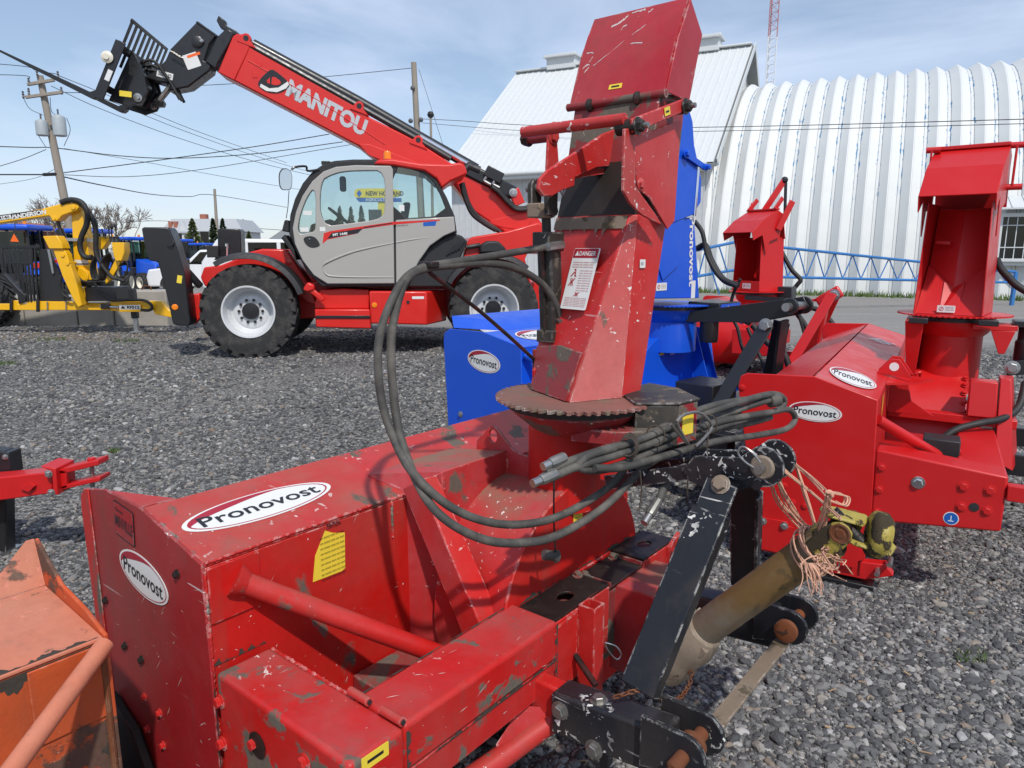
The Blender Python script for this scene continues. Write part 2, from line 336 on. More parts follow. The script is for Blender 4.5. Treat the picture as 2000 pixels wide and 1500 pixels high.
rubber('hose_old', (0.05, 0.048, 0.044), 1.0); rubber('hose_new', (0.012, 0.012, 0.013), .15, .6); rubber('tyre', (0.020, 0.020, 0.021), .40, .8)
OLD = (0.52, 0.008, 0.006); OLDF = (0.50, 0.05, 0.046)
worn('old_red', OLD, OLDF, dirt=.60, chip=.70, dscale=4.2, dust=.35, scr=.5)
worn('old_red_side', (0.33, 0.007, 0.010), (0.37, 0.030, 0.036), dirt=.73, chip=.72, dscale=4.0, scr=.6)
worn('old_red_rear', OLD, (0.52, 0.018, 0.014), dirt=.625, chip=.70, dscale=3.4, off=(5, 2, 1), dz=.4)
worn('old_red_box', (0.52, 0.010, 0.009), (0.50, 0.06, 0.058), dirt=.535, chip=.66, dscale=6.5, dust=.35, dustcol=(.24, .12, .11), off=(1, 7, 3))
worn('old_red_dusty', OLD, (0.42, 0.09, 0.10), dirt=.63, chip=.67, dscale=5, dust=1.0, dustcol=(.20, .145, .10), off=(2, 4, 6))
worn('old_red_chute', (0.52, 0.013, 0.012), (0.52, 0.075, 0.072), dirt=.645, chip=.67, dscale=4.5, off=(8, 1, 3), scr=.7)
worn('old_red_pink', (0.52, 0.075, 0.07), (0.55, 0.15, 0.14), dirt=.67, chip=.67, dscale=5, fadeamt=(.3, .65), off=(6, 1, 8))
worn('old_red_hood', (0.40, 0.016, 0.026), (0.45, 0.045, 0.055), dirt=.74, chip=.665, dscale=4, off=(4, 9, 2), scr=1.0)
worn('grimy_red', (0.30, 0.01, 0.015), (0.22, 0.05, 0.05), dirt=.50, chip=.71, dscale=6, dust=.8, dustcol=(.16, .12, .09), off=(3, 3, 9))
worn('disc_rust', (0.17, 0.10, 0.075), (0.33, 0.10, 0.085), .75, dirt=.55, chip=.75, dscale=7, dirtcol=(.11, .085, .06))
worn('greasy_black', (0.010, 0.009, 0.008), (0.03, 0.018, 0.015), .5, dirt=.63, chip=.76, chipcol=(.3, .02, .02), dscale=8, dirtcol=(.05, .04, .03), bmp=.6)
worn('chipped_black', (0.012, 0.013, 0.017), (0.022, 0.024, 0.03), .38, dirt=.68, chip=.615, chipcol=(.75, .74, .70), dscale=5, dirtcol=(.20, .15, .10), bmp=.5, scr=.9, edge=1.0, soft=.12)
worn('dusty_black', (0.02, 0.019, 0.018), (0.05, 0.045, 0.04), .55, dirt=.58, chip=.72, dscale=9, dirtcol=(.10, .08, .06), dust=.6, dustcol=(.15, .13, .11))
worn('rust', (0.19, 0.055, 0.018), (0.10, 0.045, 0.025), .85, dirt=.62, chip=.74, dscale=12, dirtcol=(.04, .02, .012), chipcol=(.35, .25, .18), bmp=.7)
worn('muddy_grey', (0.21, 0.155, 0.11), (0.28, 0.225, 0.175), .8, dirt=.6, chip=.74, dscale=9, dirtcol=(.07, .055, .035), bmp=.6)
worn('shaft_tube', (0.17, 0.10, 0.035), (0.20, 0.19, 0.165), .45, dirt=.60, chip=.76, dscale=7, dirtcol=(.07, .045, .02), chipcol=(.03, .03, .03), fadeamt=(.42, .6), bmp=.3)
worn('yoke_yellow', (0.40, 0.32, 0.05), (0.30, 0.23, 0.07), .5, dirt=.50, chip=.66, dscale=15, dirtcol=(.03, .022, .012), chipcol=(.02, .02, .02), bmp=.6)
worn('orange_faded', (0.58, 0.18, 0.10), (0.54, 0.24, 0.16), .6, dirt=.60, chip=.63, dscale=6, dirtcol=(.10, .065, .05), chipcol=(.66, .24, .18), bmp=.5)
worn('orange_rusty', (0.60, 0.085, 0.018), (0.46, 0.08, 0.02), .55, dirt=.55, chip=.72, dscale=4.2, dirtcol=(.075, .04, .028), chipcol=(.6, .3, .2), bmp=.7, off=(2, 2, 2))
worn('concrete', (0.40, 0.375, 0.33), (0.30, 0.28, 0.25), .9, dirt=.66, chip=.76, dscale=3, dirtcol=(.14, .12, .10), bmp=.5)
plain('primer', (0.62, 0.42, 0.38), .6, var=.2); plain('grime', (0.045, 0.036, 0.028), .9, var=.4, vscale=30, bmp=.5, bscale=90)
plain('twine', (0.56, 0.31, 0.21), 0.9, var=.35, vscale=40); plain('cord_dark', (0.06, 0.045, 0.035), .9, var=.4, vscale=30)
plain('wire_black', (0.012, 0.012, 0.014), .6); plain('insulator', (0.10, 0.10, 0.11), .3); plain('transformer_grey', (0.36, 0.40, 0.42), .45); plain('antenna_red', (0.44, 0.19, 0.20), .6); plain('antenna_white', (0.72, 0.74, 0.76), .6)
plain('needles', (0.045, 0.08, 0.03), .8, var=.5, vscale=3); plain('needles_light', (0.14, 0.17, 0.06), .8, var=.5, vscale=3); plain('bark', (0.13, 0.105, 0.085), .9, var=.35, vscale=10); plain('twig', (0.17, 0.14, 0.125), .9, var=.3)
plain('house_white', (0.54, 0.55, 0.56), .7); plain('house_roof', (0.38, 0.40, 0.42), .6); plain('brown_roof', (0.30, 0.20, 0.13), .8, var=.3, vscale=2); plain('brick', (0.33, 0.12, 0.08), .85, var=.3, vscale=5); plain('sign_blue', (0.01, 0.10, 0.42), .4); plain('sign_yellow', (0.85, 0.62, 0.03), .4)
plain('blue_truss', (0.03, 0.16, 0.42), .5, var=.25); plain('soffit_grey', (0.20, 0.21, 0.21), .7); plain('trim_white', (0.60, 0.62, 0.62), .5, var=.08); plain('grass', (0.07, 0.115, 0.025), .8, var=.5, vscale=2); plain('dry_grass', (0.26, 0.20, 0.09), .9, var=.4, vscale=3); plain('wood_chip', (0.38, 0.26, 0.15), .9, var=.4, vscale=30)
def wood_pole():
    m, t, b = nodes('pole_wood'); v = coords(t, scale=(30, 30, 1.2)); c = mixc(t, noise(t, v, 1.0, 6, .7), (.15, .125, .10), (.42, .37, .31)); L(t, c, b.inputs['Base Color']); b.inputs['Roughness'].default_value = .9; bump(t, b, noise(t, v, 1.0, 6), .6, .02); MATS['pole_wood'] = m
wood_pole()
def ground_mat():
    m, t, b = nodes('gravel_ground'); v = coords(t)
    vo = N(t, 'ShaderNodeTexVoronoi', feature='F1'); vo.inputs['Scale'].default_value = 34; L(t, v, vo.inputs['Vector'])
    v2 = N(t, 'ShaderNodeTexVoronoi', feature='F1'); v2.inputs['Scale'].default_value = 14; L(t, v, v2.inputs['Vector'])
    sx = N(t, 'ShaderNodeSeparateColor'); L(t, vo.outputs['Color'], sx.inputs[0]); s2 = N(t, 'ShaderNodeSeparateColor'); L(t, v2.outputs['Color'], s2.inputs[0])
    c = ramp(t, sx.outputs[0], 0.0, 1.0, (.06, .06, .063, 1), (.40, .39, .375, 1))
    c = mixc(t, ramp(t, s2.outputs[1], .55, .9), c, (.27, .265, .255)); c = mixc(t, ramp(t, vo.outputs['Distance'], .25, .85), c, (.035, .033, .03))
    # broad tone: damp and fine-packed areas, brown soil showing through
    big = noise(t, v, .35, 5, .6); c = mixc(t, ramp(t, big, .46, .68, (0, 0, 0, 1), (.6, .6, .6, 1)), c, (.29, .275, .25))
    soil = ramp(t, noise(t, v, .9, 6, .65), .62, .72, (0, 0, 0, 1), (.6, .6, .6, 1)); c = mixc(t, soil, c, (.15, .115, .085))
    # the packed drive: smoother pale grit with wheel tracks
    sp = N(t, 'ShaderNodeSeparateXYZ'); L(t, v, sp.inputs[0])
    q = mul(t, sp.outputs[1], mul(t, sp.outputs[0], 0.38), 'ADD'); q = mul(t, q, mul(t, noise(t, v, .5, 3), 1.6), 'ADD')
    r1 = mul(t, ramp(t, q, 0, 1), 1.0)
    mr = N(t, 'ShaderNodeMapRange'); mr.inputs[1].default_value = 13.2; mr.inputs[2].default_value = 15.0; L(t, q, mr.inputs[0]); road = mr.outputs[0]
    tr = coords(t, scale=(.30, 4.2, 1)); rc = mixc(t, noise(t, tr, 1.0, 5, .6), (.17, .16, .15), (.34, .325, .305)); rc = mixc(t, ramp(t, sx.outputs[1], .2, 1.0, (0, 0, 0, 1), (.35, .35, .35, 1)), rc, (.12, .115, .11))
    c = mixc(t, road, c, rc)
    so = mul(t, sp.outputs[1], mul(t, noise(t, v, .8, 5, .65), 2.4), 'ADD'); s1 = N(t, 'ShaderNodeMapRange'); s1.inputs[1].default_value = 12.4; s1.inputs[2].default_value = 13.0; L(t, so, s1.inputs[0]); s3 = N(t, 'ShaderNodeMapRange'); s3.inputs[1].default_value = 14.6; s3.inputs[2].default_value = 14.0; L(t, so, s3.inputs[0]); s4 = N(t, 'ShaderNodeMapRange'); s4.inputs[1].default_value = 1; s4.inputs[2].default_value = -2; L(t, sp.outputs[0], s4.inputs[0])
    c = mixc(t, mul(t, mul(t, mul(t, s1.outputs[0], s3.outputs[0]), s4.outputs[0]), .75), c, (.25, .19, .13))
    L(t, c, b.inputs['Base Color']); b.inputs['Roughness'].default_value = .9; b.inputs['Specular IOR Level'].default_value = .25
    h = mul(t, ramp(t, vo.outputs['Distance'], 0.0, .75, (1, 1, 1, 1), (0, 0, 0, 1)), mul(t, noise(t, v, 3, 5), .8), 'ADD'); inv = mul(t, 1.0, road, 'SUBTRACT'); h = mul(t, h, mul(t, inv, .8), 'MULTIPLY')
    bump(t, b, h, .9, .03); MATS['gravel_ground'] = m
ground_mat()
def stone_mat():
    m, t, b = nodes('stones'); oi = N(t, 'ShaderNodeObjectInfo'); r = N(t, 'ShaderNodeValToRGB'); L(t, oi.outputs['Random'], r.inputs[0])
    e = r.color_ramp.elements; e[0].position = 0; e[0].color = (.045, .046, .05, 1); e[1].position = 1; e[1].color = (.50, .48, .455, 1)
    for p, c in ((.30, (.078, .080, .085, 1)), (.58, (.165, .164, .162, 1)), (.78, (.25, .246, .24, 1)), (.90, (.32, .295, .26, 1)), (.93, (.24, .18, .125, 1)), (.955, (.36, .36, .36, 1))): k = e.new(p); k.color = c
    v = coords(t); L(t, mixc(t, ramp(t, noise(t, v, 2.2, 4), .35, .65), r.outputs[0], (.17, .165, .155)) if False else mixc(t, mul(t, noise(t, v, 2.0, 4), .45), r.outputs[0], (.12, .118, .115)), b.inputs['Base Color'])
    b.inputs['Roughness'].default_value = .8; b.inputs['Specular IOR Level'].default_value = .35; MATS['stones'] = m
stone_mat()
# ================================================================== ground
yl = np.concatenate([[-60, -10, -2], np.arange(0, 26, .5), np.arange(26, 40, 1.0), [45, 60, 100, 200, 500, 1500]]); xl = [-900, -150, -40, -20, -10, -4, 0, 4, 10, 20, 40, 150, 900]
g = MB(); g.sheet([[(x, y, float(ground_z(y))) for x in xl] for y in yl]); gr = g.build('ground', 'gravel_ground', raw=True); tag(gr, kind='structure')
gr.data.flip_normals() if gr.data.polygons[60].normal.z < 0 else None
def stones():
    """loose crushed stone over the yard, instanced on points"""
    pts = []; sz = []
    bands = [(.9, 2.2, 9500, .0059), (2.2, 3.6, 8000, .0062), (3.6, 5.5, 4000, .0074), (5.5, 8.5, 1500, .0098), (8.5, 13.5, 450, .0125)]
    for y0, y1, dens, s0 in bands:
        hw = lambda y: y * .80 + .7; n = int(dens * (y1 - y0) * 2 * hw((y0 + y1) / 2)); y = RNG.uniform(y0, y1, n); x = RNG.uniform(-1, 1, n) * hw(y)
        fld = np.sin(1.9 * x + .7 * y + 1.3 * np.sin(1.1 * y)) + np.sin(-1.2 * x + 2.3 * y + 1.7 * np.sin(.9 * x)) + .7 * np.sin(4.1 * x + 3.3 * y)
        q = y + .38 * x; keep = RNG.random(n) > np.maximum(ss(11.5, 13.0, q), .55 * ss(.2, 1.8, fld)); x, y, fld = x[keep], y[keep], fld[keep]; k = s0 * (1 - .10 * fld) * np.exp(RNG.normal(0, .48, len(x))); k = np.clip(k, .0028, .026)
        pts.append(np.stack([x, y, ground_z(y) + k * .18], 1)); sz.append(k)
    P = np.concatenate(pts); S = np.concatenate(sz); me = bpy.data.meshes.new('gravel'); me.vertices.add(len(P)); me.vertices.foreach_set('co', P.astype(np.float32).ravel())
    at = me.attributes.new('sz', 'FLOAT', 'POINT'); at.data.foreach_set('value', S.astype(np.float32)); me.update()
    o = bpy.data.objects.new('gravel', me); COL.objects.link(o); me.materials.append(MATS['stones']); tag(o, 'loose grey crushed stone covering the yard', 'gravel', kind='stuff')
    ng = bpy.data.node_groups.new('scatter', 'GeometryNodeTree'); ng.interface.new_socket('Geometry', in_out='INPUT', socket_type='NodeSocketGeometry'); ng.interface.new_socket('Geometry', in_out='OUTPUT', socket_type='NodeSocketGeometry')
    nn = ng.nodes; gi = nn.new('NodeGroupInput'); go = nn.new('NodeGroupOutput'); mtp = nn.new('GeometryNodeMeshToPoints'); ng.links.new(gi.outputs[0], mtp.inputs[0]); jn = nn.new('GeometryNodeJoinGeometry')
    for k in range(5):
        ic = nn.new('GeometryNodeMeshIcoSphere'); ic.inputs['Subdivisions'].default_value = 1 if k % 2 else 2; ic.inputs['Radius'].default_value = 1
        sp = nn.new('GeometryNodeSetPosition'); rv = nn.new('FunctionNodeRandomValue'); rv.data_type = 'FLOAT_VECTOR'; a = .34 if k % 2 else .16; rv.inputs[0].default_value = (-a, -a, -a); rv.inputs[1].default_value = (a, a, a); rv.inputs['Seed'].default_value = 11 + k
        ng.links.new(ic.outputs[0], sp.inputs[0]); ng.links.new(rv.outputs[0], sp.inputs['Offset']); sh = nn.new('GeometryNodeSetShadeSmooth'); sh.inputs['Shade Smooth'].default_value = False
        tf = nn.new('GeometryNodeTransform'); tf.inputs['Scale'].default_value = (1.0 + .25 * (k % 3), .8, .42 + .08 * k); ng.links.new(sp.outputs[0], sh.inputs[0]); ng.links.new(sh.outputs[0], tf.inputs[0])
        sm = nn.new('GeometryNodeSetMaterial'); sm.inputs['Material'].default_value = MATS['stones']; ng.links.new(tf.outputs[0], sm.inputs[0])
        g2 = nn.new('GeometryNodeGeometryToInstance'); ng.links.new(sm.outputs[0], g2.inputs[0]); ng.links.new(g2.outputs[0], jn.inputs[0])
    iop = nn.new('GeometryNodeInstanceOnPoints'); iop.inputs['Pick Instance'].default_value = True; ng.links.new(mtp.outputs[0], iop.inputs['Points']); ng.links.new(jn.outputs[0], iop.inputs['Instance'])
    ri = nn.new('FunctionNodeRandomValue'); ri.data_type = 'INT'; ri.inputs[4].default_value = 0; ri.inputs[5].default_value = 4; ng.links.new(ri.outputs[2], iop.inputs['Instance Index'])
    rr = nn.new('FunctionNodeRandomValue'); rr.data_type = 'FLOAT_VECTOR'; rr.inputs[0].default_value = (-.45, -.45, 0); rr.inputs[1].default_value = (.45, .45, 6.28); ng.links.new(rr.outputs[0], iop.inputs['Rotation'])
    na = nn.new('GeometryNodeInputNamedAttribute'); na.data_type = 'FLOAT'; na.inputs[0].default_value = 'sz'; ng.links.new(na.outputs[0], iop.inputs['Scale']); ng.links.new(iop.outputs[0], go.inputs[0])
    o.modifiers.new('scatter', 'NODES').node_group = ng
stones()
def tuft(name, u, v, r, n, h, label, mat='grass', kind='stuff', p=None):
    p = on_ground(u, v) if p is None else p; b = MB()
    for i in range(n):
        a = RNG.uniform(0, 6.28); d = r * math.sqrt(RNG.random()); x, y = p[0] + d * math.cos(a), p[1] + d * math.sin(a) * .6; hh = h * RNG.uniform(.4, 1); l = RNG.uniform(-.6, .6, 2) * hh; wd = .003 + .0012 * p[1] / 3; t = RNG.uniform(0, 6.28)
        z = float(ground_z(y)); b.add([(x - wd * math.cos(t), y - wd * math.sin(t), z), (x + wd * math.cos(t), y + wd * math.sin(t), z), (x + l[0] * .5, y + l[1] * .5, z + hh * .7), (x + l[0], y + l[1], z + hh)], [(0, 1, 2), (0, 2, 3)])
    o = b.build(name, mat, raw=True, smooth=False); tag(o, label, 'grass', kind=kind); return o
for u, v, r, lab in ((1895, 1290, .07, 'small green grass tuft in the gravel below the bright red blower'), (100, 664, .25, 'grass tuft in the gravel before the concrete blocks'), (245, 667, .22, 'grass tuft in the gravel by the trailer jack'), (12, 712, .15, 'grass tuft at the yard edge below the trailer wheel'), (222, 884, .06, 'tiny weed in the gravel near the red drawbar')):
    tuft('grass', u, v, r, 70, .05 if v > 800 else .07, lab)
def litter():
    b = MB()
    for i in range(260):
        y = RNG.uniform(1.3, 5); x = RNG.uniform(-.7, .75) * y; l = RNG.uniform(.01, .035); t = RNG.uniform(0, 6.28); z = float(ground_z(y)) + .014
        b.bar((x, y, z), (x + l * math.cos(t), y + l * math.sin(t), z + .004), RNG.uniform(.003, .008), .003)
    o = b.build('litter', 'wood_chip', raw=True, smooth=False); tag(o, 'scattered wood chips and dry stalks on the gravel', 'litter', kind='stuff')
litter()
# ================================================================== arched steel shed
QF = Frame((10.2, 26.0), 116.1); QZ = .10
def quonset():
    def flake_mat():
        m, t, b = nodes('shed_white'); v = coords(t); s = N(t, 'ShaderNodeSeparateXYZ'); L(t, v, s.inputs[0])
        c = mixc(t, noise(t, v, 1.5, 6, .65), (.58, .60, .595), (.69, .70, .685))
        oi = N(t, 'ShaderNodeObjectInfo'); cv = N(t, 'ShaderNodeCombineXYZ'); L(t, mul(t, oi.outputs['Random'], 40), cv.inputs[0]); va = N(t, 'ShaderNodeVectorMath', operation='ADD'); L(t, v, va.inputs[0]); L(t, cv.outputs[0], va.inputs[1]); vv = va.outputs[0]
        d1 = mul(t, mul(t, mul(t, s.outputs[1], .055, 'SUBTRACT'), 0, 'ADD'), 1); ab = N(t, 'ShaderNodeMath', operation='ABSOLUTE'); L(t, mul(t, s.outputs[1], .345, 'SUBTRACT'), ab.inputs[0])
        e = N(t, 'ShaderNodeMath', operation='ABSOLUTE'); L(t, mul(t, ab.outputs[0], .052, 'SUBTRACT'), e.inputs[0])
        seam = ramp(t, e.outputs[0], .006, .011, (1, 1, 1, 1), (0, 0, 0, 1)); c = mixc(t, mul(t, seam, .75), c, (.16, .19, .21))
        near = ramp(t, e.outputs[0], .010, .075, (1, 1, 1, 1), (0, 0, 0, 1)); hz = N(t, 'ShaderNodeMapRange'); hz.inputs[1].default_value = 2.5; hz.inputs[2].default_value = 4.2; L(t, s.outputs[2], hz.inputs[0])
        sv = N(t, 'ShaderNodeMapping'); sv.inputs['Scale'].default_value = (2, 5, 1.1); L(t, vv, sv.inputs[0]); fl = mul(t, mul(t, noise(t, sv.outputs[0], 2.2, 7, .7), mul(t, near, .20), 'ADD'), 1.0); f = mul(t, ramp(t, fl, .735, .75), hz.outputs[0]); c = mixc(t, f, c, (.06, .20, .36))
        L(t, c, b.inputs['Base Color']); b.inputs['Roughness'].default_value = .5; MATS['shed_white'] = m
    flake_mat()
    t0 = thing('arched_shed', 'white corrugated steel arch shed with flaking paint along its grooves', 'building', QF, QZ)
    s_, h_ = 7.5, 8.6; pitch = .69; K = 30
    def arch(k, off):
        t = math.pi * k / K; n = np.array([math.cos(t) / s_, math.sin(t) / h_]); n /= np.linalg.norm(n); return (-s_ + s_ * math.cos(t) + off * n[0], h_ * math.sin(t) + off * n[1])
    prof = [(0, .185), (.02, .19), (.29, .012), (.293, 0), (.397, 0), (.40, .012), (.67, .19), (.69, .185)]
    b = MB(); b.sheet([[(a, *arch(k, o)) for a, o in prof] for k in range(K + 1)])
    first = b.build('arch_panel', 'shed_white', t0, ang=18)
    for i in range(-6, 21):
        o = first if i == -6 else first.copy()
        if i != -6: COL.objects.link(o)
        o.location = (0, i * pitch, 0)
    e = MB(); poly = [(-6 * pitch - .02, *arch(k, .22)) for k in range(K + 1)]; e.prism(poly, (-.06, 0, 0)); e.build('end_wall', 'trim_white', t0)
    fl = MB(); fl.sheet([[(-6 * pitch - .09, *arch(k, .18)), (-6 * pitch - .02, *arch(k, .30)), (-6 * pitch + .06, *arch(k, .22))] for k in range(K + 1)]); fl.build('end_flashing', 'trim_white', t0)
    # window bay with its little roof
    wx0 = QF.at(1946, 470, b=.45)[0]; zt = QF.at(1950, 424, b=.45)[2] - QZ; zb = QF.at(1950, 505, b=.45)[2] - QZ
    w1 = wx0 + 1.75; b = MB(); fw = .12
    b.box(wx0, w1, -.6, .38, zb - .22, zb); b.box(wx0, wx0 + fw, .2, .45, zb, zt); b.box(w1 - fw, w1, .2, .45, zb, zt); b.box(wx0, w1, .2, .45, zt, zt + .12); b.box(wx0 - .05, w1 + .05, .2, .5, zb - .1, zb - .002); bay = b.build('window_bay', 'trim_white', t0, bev=.01)
    b = MB(); b.box(wx0 + fw, w1 - fw, .30, .31, zb, zt); b.build('window_pane', 'dark_glass', t0)
    b = MB(); b.box(wx0 + fw, w1 - fw, .0, .01, zb, zt); b.build('window_backing', 'cab_dark', t0)
    for k in range(6):
        b = MB(); x = wx0 + fw + .14 + k * .25; b.box(x - .012, x + .012, .335, .36, zb, zt); b.build('window_bar', 'trim_white', t0)
    for q in (.27, .80):
        b = MB(); z = zb + (zt - zb) * q; b.box(wx0 + fw, w1 - fw, .362, .38, z - .015, z + .015); b.build('window_bar', 'trim_white', t0)
    b = MB(); b.prism([(wx0 - .15, .75, zt + .22), (w1 + .15, .75, zt + .22), (w1 + .15, -.3, zt + .62), (wx0 - .15, -.3, zt + .62)], (0, 0, .05)); rf = b.build('bay_roof', 'trim_white', t0)
    for k in range(6):
        b = MB(); x = wx0 - .1 + k * .38; b.bar((x, .75, zt + .285), (x, -.3, zt + .685), .03, .03); b.build('roof_rib', 'trim_white', rf)
    return t0
quonset()
pB = []
for i in range(1500):
    a = RNG.uniform(-4, 14); pB.append(QF.w(a, .35 + RNG.normal(0, .18), 0))
b = MB()
for p in pB:
    h = RNG.uniform(.05, .26); l = RNG.uniform(-.1, .1, 2); z = .1; wd = .025
    b.add([(p[0] - wd, p[1], z), (p[0] + wd, p[1], z), (p[0] + l[0], p[1] + l[1], z + h)], [(0, 1, 2)])
tag(b.build('grass', 'grass', raw=True, smooth=False), 'strip of rough grass along the foot of the arched shed', 'grass', kind='stuff')
# ================================================================== gabled metal barn behind
def barn():
    G = Frame((0, 0), 116.1); E = G.at(1062, 327, c=5.0); Gb = E[1]                     # eave line: height 5
    La = G.at(868, 289, b=Gb)[0]; ridge_b = Gb - 7.2; R0 = G.at(1470, 88, b=ridge_b); Hr = R0[2]; Ra = R0[0]; LaR = G.at(1010, 150, b=ridge_b)[0]
    t0 = thing('gabled_barn', 'white metal barn with ribbed gable roof beside the arched shed', 'barn', G, 0)
    La = min(La, LaR) ; n = int((Ra - La) / .92); wpan = (Ra - La) / n
    dz, db = Hr - 5.0, 7.2; ln = math.hypot(dz, db); up = np.array([0, dz / ln, db / ln])
    for sgn in (1, -1):
        b = MB(); e = (0, Gb + .35, 5.0 - .17) if sgn > 0 else (0, 2 * ridge_b - Gb - .35, 4.83); r = (0, ridge_b, Hr)
        nrm = np.array([0, sgn * dz / ln, db / ln]); rows = []
        for P_ in (e, r):
            row = []
            for k in range(3):
                for x, o in ((0, .004), (.02, .03), (.05, .03), (.07, .004)): row.append(tuple(np.array(P_) + np.array([k * wpan / 3 + x, 0, 0]) + nrm * o))
            row.append(tuple(np.array(P_) + np.array([wpan, 0, 0]) + nrm * .004)); rows.append(row)
        b.sheet(rows); f = b.build('roof_panel', 'trim_white', t0, smooth=False)
        f.location = (0, La, 0)
        for i in range(1, n): o = f.copy(); COL.objects.link(o); o.location = (0, La + i * wpan, 0)
    b = MB(); b.box(La + .3, Ra - .4, Gb - .25, Gb - .05, -.5, 4.95); b.build('front_wall', 'house_white', t0)
    b = MB()
    for k in range(int((Ra - La) / .3)): b.box(La + .4 + k * .3, La + .43 + k * .3, Gb - .05, Gb - .03, 0, 4.9)
    b.build('wall_ribs', 'house_white', t0)
    b = MB(); poly = [(Ra - .35, Gb - .25, 0), (Ra - .35, Gb - .25, 4.9), (Ra - .35, ridge_b, Hr - .12), (Ra - .35, 2 * ridge_b - Gb + .25, 4.9), (Ra - .35, 2 * ridge_b - Gb + .25, 0)]; b.prism(poly, (-.2, 0, 0)); b.build('gable_wall', 'house_white', t0)
    b = MB()
    for k in range(46):
        y = Gb - .3 - k * .3; z = 4.9 + (Hr - 5.05) * (1 - abs(y - ridge_b) / 7.2); b.box(Ra - .35, Ra - .33, y, y + .04, 0, z)
    b.build('gable_ribs', 'house_white', t0)
    for sgn in (1, -1):
        b = MB(); y0 = Gb + .35 if sgn > 0 else 2 * ridge_b - Gb - .35; b.prism([(Ra - .34, y0, 4.78), (Ra + .12, y0, 4.78), (Ra + .12, ridge_b, Hr - .05), (Ra - .34, ridge_b, Hr - .05)], (0, 0, -.12)); b.build('soffit', 'soffit_grey', t0)
        b = MB(); b.bar((Ra + .13, y0, 4.82), (Ra + .13, ridge_b, Hr - .02), .03, .26); b.build('barge_board', 'trim_white', t0)
    b = MB(); b.box(La, Ra, ridge_b - .25, ridge_b + .25, Hr + .0, Hr + .08); b.build('ridge_cap', 'trim_white', t0, bev=.03)
    for u in (1100, 1374):
        p = G.at(u, 110 if u < 1200 else 90, b=ridge_b); v = MB(); v.box(p[0] - .75, p[0] + .75, ridge_b - .35, ridge_b + .35, Hr - .1, Hr + .42); v.box(p[0] - .85, p[0] + .85, ridge_b - .55, ridge_b + .55, Hr + .42, Hr + .55); v.build('ridge_vent', 'trim_white', t0, bev=.02)
    b = MB(); b.box(La + .1, Ra - .2, Gb - .05, Gb + .5, 4.55, 4.74); b.build('fascia', 'trim_white', t0, bev=.02)
    b = MB(); b.lathe([(.09, 0), (.09, Ra - La - .4)], (La + .2, Gb + .53, 4.76), (1, 0, 0), 12); b.build('gutter', 'trim_white', t0)
barn()
# ================================================================== lattice antenna mast
def antenna():
    y = 110.0; base = at_y(1481, 490, y); top = at_y(1491, -60, y); t0 = thing('antenna_mast', 'tall red and white lattice antenna mast rising behind the sheds', 'antenna', loc=(base[0], base[1], 0.1))
    H_ = top[2] + 6; wd = 1.15; off = [(0, .62), (-.55, -.35), (.55, -.35)]; nseg = 40; dz = H_ / nseg; split = at_y(1490, 75, y)[2]
    for i, (ox, oy) in enumerate(off):
        for nm, z0, z1, mt in (('leg', 0, split, 'antenna_white'), ('leg', split, H_, 'antenna_red')):
            b = MB(); b.cyl((ox * wd, oy * wd, z0), (ox * wd, oy * wd, z1), .07, 6); b.build(nm, mt, t0, raw=True)
    for k in range(nseg):
        b = MB()
        for i in range(3):
            p, q = off[i], off[(i + 1) % 3]; b.cyl((p[0] * wd, p[1] * wd, k * dz), (q[0] * wd, q[1] * wd, (k + 1) * dz), .035, 5); b.cyl((p[0] * wd, p[1] * wd, k * dz), (q[0] * wd, q[1] * wd, k * dz), .035, 5)
        b.build('lattice_bracing', 'antenna_red' if k * dz > split else 'antenna_white', t0, raw=True)
antenna()
# ================================================================== the old red snow blower in front
MF = Frame((.205, 2.23), 39.0)
def toothed(c, r, z, th, n, mat, parent, name='toothed_ring', depth=.016):
    b = MB(); pts = []
    for i in range(n):
        for f, k in ((0, 0), (.30, 1), (.62, 1), (.95, 0)): a = 2 * math.pi * (i + f) / n; rr = r - depth * (1 - k); pts.append((c[0] + rr * math.cos(a), c[1] + rr * math.sin(a), z))
    b.prism(pts, (0, 0, th)); return b.build(name, mat, parent, smooth=False)
def side_plate(parent, prof, a0, th, mat, name='side_plate', bev=.003):
    b = MB(); b.prism([(a0, p[0], p[1]) for p in prof], (th, 0, 0)); return b.build(name, mat, parent, bev=bev)
def ring_pts(c, r, n, axis): return [(c[0] + r * math.cos(2 * math.pi * i / n), c[1] + r * math.sin(2 * math.pi * i / n)) for i in range(n)]
def hose(parent, pts, r, mat, name='hose', n=10, k=8): b = MB(); b.tube(pts, r, n, k); return b.build(name, mat, parent, ang=80)
